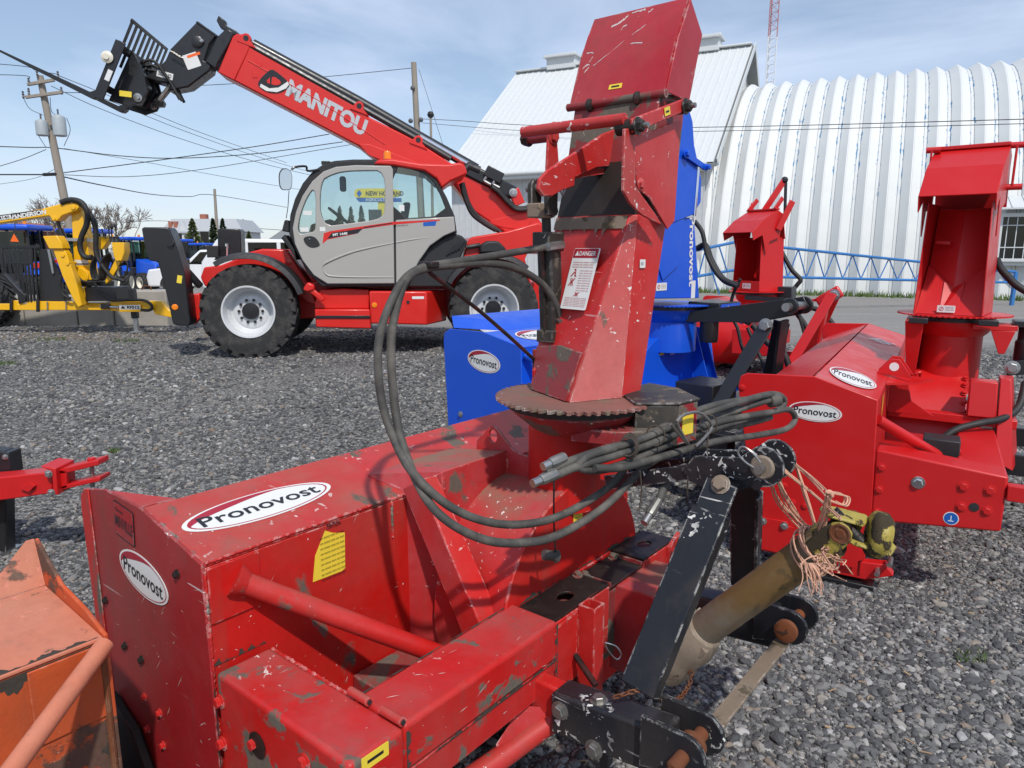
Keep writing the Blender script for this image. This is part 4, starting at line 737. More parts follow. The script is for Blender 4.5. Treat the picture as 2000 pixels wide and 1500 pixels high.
def hydraulics(t):
    F = MF
    # upright cylinder behind the chute
    bq = -.13; X = lambda u, v: np.array(F.at(u, v, b=bq))
    p0, p1, p2, p3 = X(1078, 662), X(1072, 478), X(1068, 470), X(1066, 400)
    b = MB(); b.bar(p0, p1, .060, .056, up=(0, 1, 0)); b.build('cylinder_barrel', 'dusty_black', t, bev=.006)
    for dx in (-.036, .036): b = MB(); b.cyl(p0 + (dx, 0, .0), p1 + (dx, 0, 0), .006, 8); b.build('tie_rod', 'greasy_black', t)
    for c, h in ((X(1078, 655), .02), (X(1071, 472), .03)): b = MB(); b.box(c[0] - .043, c[0] + .043, bq - .033, bq + .033, c[2] - h, c[2] + h); b.build('cylinder_head', 'dusty_black', t, bev=.004)
    b = MB(); b.cyl(p2, p3, .015, 14); b.build('piston_rod', 'dusty_black', t)
    q = X(1058, 412); b = MB(); b.box(q[0] - .045, q[0] + .03, bq - .025, bq + .025, q[2] - .022, q[2] + .022); b.build('rod_clamp', 'muddy_grey', t, bev=.004); bolt(t, (q[0] + .02, bq + .026, q[2]), (0, 1, 0), .013, .012, 'dusty_black')
    top = X(1060, 366)
    for dy in (-.032, .032):
        b = MB(); b.prism([(top[0] + x, bq + dy - .009, top[2] + z) for x, z in [(.027 * math.cos(a), .027 * math.sin(a)) for a in np.linspace(-.2, 3.34, 12)] + [(-.024, -.085), (.024, -.085)]], (0, .018, 0)); b.build('clevis_ear', 'dusty_black', t, bev=.002)
    b = MB(); b.cyl((top[0], bq - .06, top[2]), (top[0], bq + .055, top[2]), .013, 14); b.build('clevis_pin', 'steel', t)
    b = MB(); b.tube([(top[0], bq + .05, top[2] + .004), (top[0] + .03, bq + .053, top[2] + .012), (top[0] + .045, bq + .053, top[2] - .004), (top[0] + .035, bq + .053, top[2] - .024), (top[0] + .022, bq + .053, top[2] - .012)], .003, 6, 5); b.build('hitch_clip', 'zinc', t)
    low = X(1086, 690); b = MB(); b.prism([(low[0] + x, bq - .03, low[2] + z) for x, z in [(.026 * math.cos(a), .026 * math.sin(a)) for a in np.linspace(3.14, 6.28, 10)] + [(.02, .06), (-.02, .06)]], (0, .02, 0)); b.prism([(low[0] + x, bq + .012, low[2] + z) for x, z in [(.026 * math.cos(a), .026 * math.sin(a)) for a in np.linspace(3.14, 6.28, 10)] + [(.02, .06), (-.02, .06)]], (0, .02, 0)); b.build('lower_clevis', 'muddy_grey', t, bev=.002)
    b = MB(); b.cyl((low[0], bq - .045, low[2]), (low[0], bq + .05, low[2]), .011, 12); b.build('clevis_pin', 'steel', t)
    b = MB(); b.prism(F.Z('Q3', [(1130, 75), (1135, 160), (1290, 120), (1255, 20), (1190, -10)], b=-.16), (0, .010, 0)); b.build('anchor_plate', 'old_red', t, bev=.002)
    b = MB(); sc = F.at(1048, 700, b=-.17); b.cyl((sc[0], -.17, sc[2] - .10), (sc[0], -.17, sc[2] + .03), .014, 12); b.build('hose_arm_socket', 'grimy_red', t)
    b = MB(); arm = [F.at(*p, b=-.17) for p in ((1044, 745), (1044, 708), (1030, 690), (940, 610), (838, 532))]; b.tube(arm, .0062, 8, 4); b.build('hose_arm', 'greasy_black', t)
    cl = F.at(838, 518, b=-.17); b = MB(); b.box(cl[0] - .02, cl[0] + .014, -.195, -.142, cl[2] - .008, cl[2] + .010); b.build('hose_clamp', 'greasy_black', t, bev=.004)
    # two hoses from the cylinder over the clamp and down to the bundle: (u, v, b)
    def H(pts, r, mat='hose_old', nm='hose'): return hose(t, [F.at(u, v, b=k) for u, v, k in pts], r, mat, nm)
    H([(1098, 478, -.10), (1040, 487, -.12), (960, 500, -.15), (880, 513, -.165), (820, 525, -.17), (782, 556, -.17), (748, 630, -.165), (738, 700, -.16), (747, 790, -.15), (775, 870, -.10), (812, 930, -.02), (880, 990, .05), (960, 1021, .09), (1040, 1022, .13), (1110, 1000, .17), (1190, 950, .20), (1232, 900, .22)], .0112)
    H([(1106, 655, -.09), (1088, 600, -.10), (1060, 556, -.12), (1010, 525, -.14), (950, 514, -.155), (880, 518, -.165), (830, 525, -.17), (792, 548, -.17), (768, 630, -.165), (764, 700, -.16), (772, 800, -.14), (790, 880, -.08), (830, 970, .0), (880, 1022, .06), (950, 1055, .10), (1020, 1060, .14), (1090, 1045, .18), (1180, 990, .22), (1258, 912, .25)], .0118)
    for pts, r in (([(1098, 478), (1070, 482)], .0135), ([(1107, 658), (1095, 622)], .0145)):
        b = MB(); b.tube([F.at(u, v, b=-.09) for u, v in pts], r, 8); b.build('hose_fitting', 'zinc', t)
    h0, h1 = np.array(F.at(1055, 1021, b=.136)), np.array(F.at(1120, 996, b=.175)); vw = np.array((-.72, .40, .55)); hd = h1 - h0; vw = vw - hd * (vw @ hd) / (hd @ hd); vw /= np.linalg.norm(vw); text('PROKOMP', tuple((h0 + h1) / 2 + vw * .0122), tuple(hd), tuple(vw), .055, .006, 'decal_yellow', t, 'hose_print', bold=0)
    # coiled bundle on the mast
    D = .30
    H([(1065, 922, .20), (1110, 902, .22), (1180, 878, .25), (1240, 862, .28), (1320, 830, .31), (1400, 800, .34), (1480, 775, .37), (1515, 770, .38), (1532, 782, .385), (1520, 800, .38), (1470, 815, .36), (1400, 835, .34), (1300, 870, .30), (1220, 905, .27), (1170, 918, .25), (1130, 912, .24), (1150, 890, .245), (1200, 875, .26)], .0115)
    H([(1072, 935, .21), (1130, 910, .24), (1190, 893, .26), (1260, 870, .29), (1330, 845, .32), (1420, 820, .35), (1500, 806, .38), (1540, 800, .39), (1553, 818, .395), (1535, 838, .39), (1480, 850, .37), (1400, 862, .35), (1300, 890, .31), (1220, 912, .28), (1160, 915, .26)], .0115)
    H([(1232, 900, .22), (1290, 868, .26), (1360, 835, .31), (1430, 805, .34), (1490, 785, .37), (1522, 778, .38)], .0112); H([(1250, 860, .27), (1330, 815, .31), (1400, 790, .335), (1470, 778, .36), (1500, 772, .375)], .0105)
    H([(1258, 912, .25), (1330, 870, .29), (1400, 840, .32), (1470, 825, .35), (1505, 815, .37)], .0112); H([(1390, 900, .36), (1330, 915, .34), (1300, 950, .33), (1285, 980, .33), (1270, 1000, .33)], .0115)
    for e, d in (((1040, 945), (1085, 925)), ((1060, 912), (1102, 893))):
        p, q = np.array(F.at(*e, b=.20)), np.array(F.at(*d, b=.215)); m = (p + q) / 2
        b = MB(); b.tube([p, p + (q - p) * .32], .0115, 12); b.build('coupler_tip', 'zinc', t); b = MB(); b.tube([p + (q - p) * .33, m, q], [.0135, .0155, .0145], 10); b.build('coupler_body', 'steel', t)
    p, q = np.array(F.at(1258, 1022, b=.33)), np.array(F.at(1285, 978, b=.33)); b = MB(); b.tube([p, p + (q - p) * .35], .0115, 12); b.build('coupler_tip', 'zinc', t); b = MB(); b.tube([p + (q - p) * .36, (p + q) / 2, q], [.0135, .0155, .0145], 10); b.build('coupler_body', 'steel', t)
    for cu, cv, k, top_ in ((1075, 1085, .10, (1082, 935)), (1375, 1015, .30, (1392, 830))):
        c = np.array(F.at(cu, cv, b=k)); b = MB(); b.lathe([(.0, -.024), (.015, -.023), (.0155, .018), (.019, .019), (.019, .024), (0, .025)], c, (.75, .35, -.25), 18, cap=False); b.build('dust_cap', 'hose_old', t)
        e = F.at(*top_, b=k + .03); b = MB(); b.tube([tuple(c + (.01, .01, .01)), tuple((c + np.array(e)) / 2 + (0, .006, 0)), e], .0028, 6, 6); b.build('cap_lanyard', 'hose_new', t)
    c = np.array(F.at(1512, 782, b=.385)); b = MB(); b.lathe([(.021, -.022), (.024, -.02), (.024, .02), (.021, .022)], c, (.8, .5, .1), 16); b.build('rubber_sleeve', 'hose_old', t, ang=60)
    # wire hanger and cord ties
    b = MB(); b.tube([F.at(u, v, b=k) for u, v, k in ((1310, 828, .34), (1345, 868, .36), (1322, 822, .35), (1362, 805, .36), (1390, 830, .37), (1378, 852, .37), (1358, 872, .37))], .005, 8, 4); b.build('wire_hanger', 'steel', t)
    for u, v, k, rr in ((1228, 872, .285, .030), (1282, 850, .31, .034), (1385, 828, .36, .034)):
        c = np.array(F.at(u, v, b=k)); b = MB(); 
        for j in range(4 if u < 1240 else 1): b.tube([c + (.35 * rr * math.sin(a) + (j - 1.5) * .004, -.2 * rr * math.sin(a), rr * (.9 + .12 * j) * math.cos(a)) + np.array((0, rr * .9 * math.sin(a), 0)) for a in np.linspace(0, 2 * math.pi, 14)], .0026, 6)
        b.build('cord_tie', 'cord_dark', t)
    for pts in (((1385, 830, .37), (1378, 900, .37), (1372, 960, .36)), ((1250, 920, .3), (1253, 960, .3), (1248, 998, .3)), ((1344, 920, .33), (1342, 985, .33))): b = MB(); b.tube([F.at(u, v, b=k) for u, v, k in pts], .0025, 6, 5); b.build('cord_end', 'cord_dark', t)
def hitch_main(t):
    F = MF
    topz, tb = 1.092, .625
    # mast top plates either side with the top-link pin
    for s in (-1, 1):
        a0 = .045 * s - .005
        pl = [(.40, 1.04), (.43, 1.085), (.56, 1.105)] + [(tb + .055 * math.cos(x), topz + .055 * math.sin(x)) for x in np.linspace(2.0, -1.2, 12)] + [(.60, 1.03), (.50, .99), (.42, 1.01)]
        b = MB(); b.prism([(a0, y, z) for y, z in pl], (.010, 0, 0)); b.build('mast_plate', 'chipped_black', t, bev=.002)
        b = MB(); b.lathe([(.030, 0), (.033, .004), (.028, .010)], (a0 + (0 if s < 0 else .010), tb, topz), (s, 0, 0), 18); b.build('pin_boss', 'muddy_grey' if s < 0 else 'chipped_black', t)
        b = MB(); b.bar((.045 * s, .45, 1.045), (.10 * s + .10, .12, .93), .012, .045); b.build('mast_tie', 'chipped_black', t, bev=.002)
    b = MB(); b.cyl((-.085, tb, topz), (.075, tb, topz), .0125, 16); pn = b.build('top_link_pin', 'steel', t)
    b = MB(); c = np.array((-.073, tb, topz)); b.tube([c + q for q in ((0, .0, .018), (-.012, -.02, .045), (-.012, -.045, .055), (-.012, -.055, .035), (-.006, -.035, .012), (0, .0, -.005))], .0028, 6, 6); b.build('hairpin_clip', 'zinc', pn)
    b = MB(); b.cyl((-.058, tb - .012, topz - .052), (-.048, tb - .012, topz - .052), .013, 14); b.build('spare_hole', 'decal_black', t)
    # A-frame legs
    for s in (-1, 1):
        p0, p1 = np.array((.075 * s, .53, 1.035)), np.array((.355 * s, .45, .53))
        b = MB(); d = (p1 - p0) / np.linalg.norm(p1 - p0); wdir = np.array((0, 1, 0)) - d * d[1]; wdir /= np.linalg.norm(wdir); n = np.cross(d, wdir); n = n if n[0] * s > 0 else -n
        hw = .045; th = .010
        Q = lambda q, x, k: tuple(q + wdir * x + n * k)
        b.hexa([Q(p0, -hw, 0), Q(p0, hw, 0), Q(p0, hw, th), Q(p0, -hw, th)], [Q(p1, -hw, 0), Q(p1, hw, 0), Q(p1, hw, th), Q(p1, -hw, th)]); b.build('mast_leg', 'chipped_black', t, bev=.003)
        ps = p0 + d * .085; b = MB(); hw2 = .050
        b.hexa([Q(ps, -hw2, th + .001), Q(ps, hw2, th + .001), Q(ps, hw2, th + .010), Q(ps, -hw2, th + .010)], [Q(p1, -hw2, th + .001), Q(p1, hw2, th + .001), Q(p1, hw2, th + .010), Q(p1, -hw2, th + .010)])
        b.hexa([Q(ps, hw2 - .010, th - .035), Q(ps, hw2, th - .035), Q(ps, hw2, th + .001), Q(ps, hw2 - .010, th + .001)], [Q(p1, hw2 - .010, th - .035), Q(p1, hw2, th - .035), Q(p1, hw2, th + .001), Q(p1, hw2 - .010, th + .001)]); b.build('leg_channel', 'chipped_black', t, bev=.003)
        bolt(t, tuple(p0 + n * (th + .001) + d * .008), tuple(n), .017, .016, 'muddy_grey')
        # lower arm: boxed channel out to two ears
        a0 = .38 * s; b = MB(); b.hexa([(a0 - .045, .215, .335), (a0 + .045, .215, .335), (a0 + .045, .215, .458), (a0 - .045, .215, .458)], [(a0 - .045, .56, .365), (a0 + .045, .56, .365), (a0 + .045, .56, .495), (a0 - .045, .56, .495)]); b.build('lower_arm', 'chipped_black', t, bev=.010, seg=3)
        for k in (-.062, .046):
            pl = [(.50, .385)] + [(.615 + .058 * math.cos(x), .468 + .058 * math.sin(x)) for x in np.linspace(-1.9, 1.7, 14)] + [(.50, .525)]
            b = MB(); b.prism([(a0 + k, y, z) for y, z in pl], (.014, 0, 0)); b.build('arm_ear', 'chipped_black', t, bev=.003)
        b = MB(); x0 = a0 + (-.115 if s < 0 else -.075); x1 = a0 + (.075 if s < 0 else .115); b.lathe([(.010, 0), (.018, .006), (.0185, x1 - x0 - .01), (.012, x1 - x0)], (x0, .615, .468), (1, 0, 0), 18); b.build('lift_pin', 'rust', t)
        b = MB(); b.lathe([(.026, 0), (.036, .004), (.036, .020), (.026, .024)], (a0 - .024 if s < 0 else a0 - .1, .615, .468), (1, 0, 0), 18); b.build('pin_collar', 'rust', t)
        if s < 0:
            for (y, z) in ((.25, .44), (.36, .375)): bolt(t, (a0 - .0455, y, z - .02), (-1, 0, 0), .017, .014, 'steel')
            bolt(t, (a0 - .01, .35, .4715), (0, -.09, 1), .016, .013, 'steel')
        else: bolt(t, (a0 - .0455, .36, .41), (-1, 0, 0), .015, .012, 'steel')
    b = MB(); b.bar((-.335, .60, .415), (.335, .60, .415), .045, .010); b.build('spreader_bar', 'muddy_grey', t, bev=.002)
    b = MB(); b.box(-.30, -.27, .30, .33, .0, .36); b.build('parking_leg', 'chipped_black', t, bev=.003)
    # drive shaft
    s0, s1 = np.array((0.02, .40, .472)), np.array((0.0, .790, .918)); d = (s1 - s0) / np.linalg.norm(s1 - s0)
    b = MB(); b.lathe([(.06, -.10), (.088, -.08), (.090, -.03), (.085, .0), (.080, .02), (.082, .06), (.072, .10), (.060, .125), (.052, .13)], s0 - d * .03, d, 28); cp = b.build('shaft_cone', 'muddy_grey', t, ang=25)
    for k in range(4): x = np.cross(d, (0, 0, 1)); x /= np.linalg.norm(x); y = np.cross(d, x); q = .8 + k * 1.57; p = s0 - d * .03 + d * .10; b = MB(); r_ = x * math.cos(q) + y * math.sin(q); b.bar(p + r_ * .065 - d * .012, p + r_ * .065 + d * .016, .02, .018); b.build('cone_lug', 'muddy_grey', cp)
    b = MB(); L_ = np.linalg.norm(s1 - s0); b.lathe([(.050, .09), (.0505, .20), (.0505, .21), (.0495, .22), (.0495, L_ - .01), (.046, L_), (.030, L_ + .002)], s0, d, 32); b.build('shaft_guard', 'shaft_tube', t, ang=40)
    yk = s1 + d * .045; sideA = np.array((-1.0, 0, 0)); sideA -= d * (sideA @ d); sideA /= np.linalg.norm(sideA); sideB = np.cross(d, sideA)
    b = MB()
    for sg in (-1, 1):
        P0 = s1 - d * .01 + sideA * .036 * sg; ear = []
        for along, wv in ((-.03, .030), (.04, .034), (.07, .030), (.088, .018), (.092, 0), (.088, -.018), (.07, -.030), (.04, -.034), (-.03, -.030)): ear.append(tuple(P0 + d * along + sideB * wv))
        b.prism(ear, tuple(sideA * .018 * sg))
    b.lathe([(.034, -.03), (.048, -.02), (.052, .0), (.045, .015)], s1, d, 20); b.build('inner_yoke', 'yoke_yellow', t, bev=.004)
    c = s1 + d * .060
    for sg in (-1, 1): b = MB(); b.lathe([(.024, 0), (.026, .004), (.021, .0045), (.020, .002), (.012, .002), (.010, .0035), (0, .0035)], c + sideA * .0535 * sg, sideA * sg, 22, cap=False); b.build('bearing_cap', 'rust', t)
    b = MB(); b.cyl(c - sideA * .05, c + sideA * .05, .017, 12); b.cyl(c - sideB * .05, c + sideB * .05, .017, 12); b.build('joint_cross', 'greasy_black', t)
    d2 = np.array((.30, .80, -.15)); d2 = d2 / np.linalg.norm(d2); b = MB()
    for sg in (-1, 1):
        P0 = c + sideB * .036 * sg; ear = [tuple(P0 + d2 * al + sideA * wv) for al, wv in ((.075, .034), (.0, .034), (-.018, .028), (-.028, .012), (-.03, 0), (-.028, -.012), (-.018, -.028), (.0, -.034), (.075, -.034))]; b.prism(ear, tuple(sideB * .017 * sg))
    b.lathe([(.050, .05), (.060, .06), (.060, .085), (.045, .10), (.03, .10)], c, d2, 22); b.build('outer_yoke', 'yoke_yellow', t, bev=.004)
    # safety chain
    pts = spline([np.array(p) for p in ((.03, .41, .43), (-.06, .46, .415), (-.20, .49, .44), (-.315, .50, .505), (-.36, .46, .535), (-.40, .40, .51))], 16); 
    acc = 0; k = 0; last = pts[0]
    for p in pts[1:]:
        acc += np.linalg.norm(p - last)
        if acc > .017:
            dd = (p - last); dd /= np.linalg.norm(dd) + 1e-9; xx = np.cross(dd, (0, 0, 1) if k % 2 else (0, 1, .2)); xx /= np.linalg.norm(xx); b = MB(); b.tube([p + dd * .0125 * math.cos(a) + xx * .006 * math.sin(a) for a in np.linspace(0, 2 * math.pi, 11)], .0022, 5, cap=False); b.build('chain_link', 'rust', t); acc = 0; k += 1
        last = p
main_blower()
def twine():
    F = MF; t = thing('twine', 'tangled orange baling twine tying the drive shaft up to the hitch', 'twine', F)
    top = F.at(1508, 905, b=.63); knot = F.at(1620, 965, b=.80); tie = F.at(1600, 1060, b=.76)
    runs = [[(1500, 885, .62), (1520, 895, .63), (1545, 900, .66), (1580, 925, .72), (1615, 960, .80)], [(1520, 905, .64), (1540, 925, .67), (1590, 965, .74), (1640, 1010, .84)], [(1515, 912, .63), (1540, 980, .66), (1570, 1020, .70), (1590, 1045, .74)], [(1510, 915, .62), (1530, 960, .65), (1558, 1010, .68), (1582, 1060, .73)],
            [(1505, 935, .62), (1520, 975, .63), (1545, 1005, .66), (1575, 1035, .72)], [(1555, 900, .66), (1575, 960, .70), (1595, 1020, .74), (1597, 1050, .75)], [(1618, 965, .80), (1612, 1000, .79), (1600, 1040, .77), (1590, 1080, .76)], [(1622, 968, .80), (1618, 1005, .79), (1608, 1040, .78), (1600, 1075, .77)], [(1615, 960, .80), (1645, 965, .82), (1656, 972, .83), (1650, 985, .83), (1625, 975, .81)]]
    for r in runs:
        b = MB()
        for k in range(3):
            o = RNG.normal(0, .0025, 3); b.tube([np.array(F.at(u, v, b=q)) + o * (1 + .6 * j) + RNG.normal(0, .0012, 3) for j, (u, v, q) in enumerate(r)], .0022, 5, 6)
        b.build('strand', 'twine', t)
    b = MB(); kp = np.array(knot)
    for k in range(5): a = RNG.normal(0, 1, 3); a /= np.linalg.norm(a); bb = np.cross(a, (0.3, .5, .8)); bb /= np.linalg.norm(bb); b.tube([kp + .009 * (a * math.cos(x) + bb * math.sin(x)) for x in np.linspace(0, 6.28, 10)], .003, 5)
    b.build('knot', 'twine', t)
    d = np.array((-.03, .445, .445)); d /= np.linalg.norm(d); x = np.cross(d, (0, 0, 1)); x /= np.linalg.norm(x); y = np.cross(d, x); c0 = np.array((0.0, .757, .880))
    for k in range(9):
        b = MB(); o = RNG.uniform(-.035, .03); tl = RNG.uniform(-.3, .3); rr = .0535 + RNG.uniform(0, .012)
        b.tube([c0 + d * (o + tl * .03 * math.sin(q)) + rr * (x * math.cos(q) + y * math.sin(q)) for q in np.linspace(0, 6.3, 22)], .0024, 5); b.build('wrap', 'twine', t)
    b = MB()
    for k in range(26):
        s = np.array(F.at(1610 + RNG.normal(0, 12), 1085 + RNG.normal(0, 8), b=.80)); p = [s]
        for j in range(4): p.append(p[-1] + np.array((RNG.normal(-.004, .014), RNG.normal(.004, .014), RNG.normal(-.004, .012))))
        b.tube(p, .0017, 4, 4)
    b.build('tangle', 'twine', t)
    b = MB()
    for k in range(16):
        s = np.array(F.at(1580 + RNG.normal(0, 5), 1100, b=.80)); b.tube([s, s + (.003, .012, -.03) + RNG.normal(0, .006, 3), s + (.002, .022, -.065) + RNG.normal(0, .009, 3)], [.0018, .0015, .0008], 4, 4)
    b.build('frayed_end', 'twine', t)
twine()
# ================================================================== newer snow blowers of the same kind
def chute_kit(t, o, z0, rot, H_, wd, dp, mat, inner='V', lean=.06, hood=True, label=True, ht=.34, hang=.34, drop=.26):
    """discharge chute in its own axes: f = throwing direction, r = to its right seen from the front"""
    cr_, sr_ = math.cos(math.radians(rot)), math.sin(math.radians(rot))
    X = lambda f, r, z: (o[0] - f * cr_ - r * sr_, o[1] - f * sr_ + r * cr_, z0 + z)
    h = wd / 2; H2 = H_
    for s in (-1, 1):
        b = MB(); b.hexa([X(-dp * .55, s * h * 1.02, 0), X(dp * .5, s * h * 1.02, 0), X(dp * .5 - lean * .3, s * h * .92, H2), X(-dp * .42 - lean, s * h * .92, H2)], [X(-dp * .55, s * (h * 1.02 - .006), 0), X(dp * .5, s * (h * 1.02 - .006), 0), X(dp * .5 - lean * .3, s * (h * .92 - .006), H2), X(-dp * .42 - lean, s * (h * .92 - .006), H2)]); b.build('chute_side', mat, t, bev=.002)
    if inner == 'V':
        for s in (-1, 1):
            b = MB(); k = h * .90; g = [X(dp * .18, 0, .12), X(-dp * .05, s * k, .26), X(-dp * .12 - lean, s * k * .93, H2 - .02), X(dp * .05 - lean, 0, H2 - .04)]; g2 = [tuple(np.array(p) + np.array(X(-.02, 0, 0)) - np.array(X(0, 0, 0))) for p in g]; b.hexa(g, g2); b.build('inner_panel', mat, t, bev=.002)
            b = MB(); g = [X(dp * .44, s * h * .25, .0), X(dp * .44, s * h * .98, .0), X(-dp * .04, s * k, .29), X(dp * .12, s * h * .25, .19)]; g2 = [tuple(np.array(p) + np.array(X(-.02, 0, 0)) - np.array(X(0, 0, 0))) for p in g]; b.hexa(g, g2); b.build('foot_panel', mat, t)
        b = MB(); g = [X(dp * .445, -h * .26, 0), X(dp * .445, h * .26, 0), X(dp * .15, h * .30, .19), X(dp * .15, 0, .16), X(dp * .15, -h * .30, .19)]; g2 = [tuple(np.array(p) + np.array(X(-.02, 0, 0)) - np.array(X(0, 0, 0))) for p in g]; b.hexa(g, g2); b.build('foot_panel', mat, t)
    b = MB(); b.hexa([X(-dp * .55, -h, 0), X(-dp * .55, h, 0), X(-dp * .5, h, 0), X(-dp * .5, -h, 0)], [X(-dp * .42 - lean, -h * .92, H2), X(-dp * .42 - lean, h * .92, H2), X(-dp * .37 - lean, h * .92, H2), X(-dp * .37 - lean, -h * .92, H2)]); b.build('chute_back', mat, t)
    if inner != 'V':
        b = MB(); b.hexa([X(dp * .5, -h, 0), X(dp * .5, h, 0), X(dp * .47, h, 0), X(dp * .47, -h, 0)], [X(dp * .5, -h, .12), X(dp * .5, h, .12), X(dp * .47, h, .12), X(dp * .47, -h, .12)]); b.build('front_lip', mat, t, bev=.003)
    if hood:
        k = h * 1.08; pr = [(-dp * .45, H2 - .02), (-dp * .30, H2 + ht * .85), (-dp * .05, H2 + ht), (hang * .55, H2 + ht * .62), (hang, H2 + ht - drop - .05)]
        b = MB(); b.sheet([[X(f, r, z) for r in (-k, k)] for f, z in pr]); b.build('hood_panel', mat, t, solid=.008, smooth=False)
        for s in (-1, 1):
            b = MB(); pl = [X(f, s * (k - .004), z) for f, z in pr[1:]] + [X(hang * .93, s * (k - .004), H2 + ht - drop - .14), X(hang * .55, s * (k - .004), H2 + .02), X(dp * .35, s * (k - .004), H2 - .20), X(dp * .22, s * (k - .004), H2 - .05), X(-dp * .2, s * (k - .004), H2)]; pv = np.array(X(0, s * .007, 0)) - np.array(X(0, 0, 0)); b.prism(pl, tuple(pv)); b.build('hood_cheek', mat, t, bev=.002)
        b = MB(); b.bar(X(-dp * .05, -k * 1.02, H2 + ht + .012), X(-dp * .05, k * 1.02, H2 + ht + .012), .05, .022); b.build('hood_hinge', mat, t, bev=.004)
    return X
def small_label(t, pos, x, n, wd, ht, glyph='⊘'):
    flat(rrect(wd, ht, .004), pos, x, n, 'decal_white', t, 'safety_label'); nn = np.array(n) / np.linalg.norm(n); xv = np.array(x) / np.linalg.norm(x); p = np.array(pos) + nn * .0016
    text('O', tuple(p - xv * wd * .27), x, n, ht * .62, ht * .62, 'decal_red', t, 'pictogram', bold=0); text('/', tuple(p - xv * wd * .27), x, n, ht * .3, ht * .4, 'decal_red', t, 'pictogram')
    up = np.cross(nn, xv) if np.cross((nn[1], nn[0], nn[2]), (xv[1], xv[0], xv[2]))[2] < 0 else -np.cross(nn, xv)
    for k in range(3): text('mmmmm mmm', tuple(p + xv * wd * .18 + np.array((0, 0, ht * (.22 - .2 * k)))), x, n, wd * .46, ht * .09, 'decal_black', t, 'print_line', bold=0)
def blower_body(t, prof, hw, mat, drum, neck, ring, deckz, deckb):
    """prof: side plate outline (b, c), prof[4], prof[5] = top ridge and rear corner; drum (a0, c0, R, b0, b1); neck (a, b, r, z0, z1); ring (r, z)"""
    for s in (-1, 1):
        b = MB(); b.prism([(s * hw - (.009 if s > 0 else 0), y, z) for y, z in prof], (.009, 0, 0)); b.build('side_plate', mat, t, bev=.004)
    (rb, rc), (kb, kc) = prof[4], prof[5]; a0, a1 = -hw + .0095, hw - .0095
    b = MB(); b.hexa([(a0, rb, rc - .002), (a1, rb, rc - .002), (a1, kb, kc - .002), (a0, kb, kc - .002)], [(a0, rb, rc - .010), (a1, rb, rc - .010), (a1, kb, kc - .012), (a0, kb, kc - .012)]); b.build('top_panel', mat, t, bev=.002)
    b = MB(); b.hexa([(a0, rb - .012, rc - .004), (a1, rb - .012, rc - .004), (a1, rb - .30, rc - .12), (a0, rb - .30, rc - .12)], [(a0, rb - .012, rc - .012), (a1, rb - .012, rc - .012), (a1, rb - .30, rc - .13), (a0, rb - .30, rc - .13)]); b.build('front_lip', mat, t)
    b = MB(); b.box(a0, a1, kb - .009, kb - .001, .08, kc - .014); b.build('rear_panel', mat, t)
    b = MB(); b.cyl((a0, rb - .1, rc - .55), (a1, rb - .1, rc - .55), .05, 14); au = b.build('auger_shaft', mat, t)
    for s_, x0, x1 in ((1, -hw + .05, -.12), (-1, hw - .05, .12)):
        b = MB(); m = 60; b.sheet([[(x0 + (x1 - x0) * i / m, rb - .1 + r * math.cos(i * .42 * s_), rc - .55 + r * math.sin(i * .42 * s_)) for r in (.05, .27)] for i in range(m + 1)]); b.build('auger_flight', mat, au, solid=.008)
    da, dc, R_, b0, b1 = drum
    b = MB(); b.sheet([[(da + R_ * math.cos(q), bb, dc + R_ * math.sin(q)) for q in np.linspace(-.6, math.pi + .6, 48)] for bb in (b0, b1)]); b.build('fan_drum', mat, t, solid=.008)
    b = MB(); b.prism([(da + (R_ + .008) * math.cos(q), b1 - .004, dc + (R_ + .008) * math.sin(q)) for q in np.linspace(-.6, math.pi + .6, 40)], (0, .010, 0)); b.build('fan_back_plate', mat, t, bev=.002)
    na, nb, nr, z0, z1 = neck
    b = MB(); b.lathe([(nr, z0), (nr, z1)], (na, nb, 0), (0, 0, 1), 40, cap=False); b.build('chute_neck', mat, t, solid=.008)
    b = MB(); b.lathe([(nr + .004, z1 - .10), (nr + .03, z1 - .075), (nr + .05, z1 - .02), (nr + .05, z1)], (na, nb, 0), (0, 0, 1), 40, cap=False); b.build('neck_flange', mat, t, solid=.006)
    b = MB(); b.lathe([(nr + .06, z1 - .012), (nr + .06, z1 + .010)], (na, nb, 0), (0, 0, 1), 40); b.build('bearing_ring', 'black_paint', t)
    toothed((na, nb), ring[0], ring[1], .008, 60, mat, t, depth=.014)
    b = MB(); b.box(-.42, .50, b1 + .002, deckb, deckz - .16, deckz); b.build('gear_bed', mat, t, bev=.004)
RF = Frame((2.78, 4.39), 30.8); BF = Frame((1.17, 5.04), 46.0); SF = Frame((2.9, 8.5), 35.0)
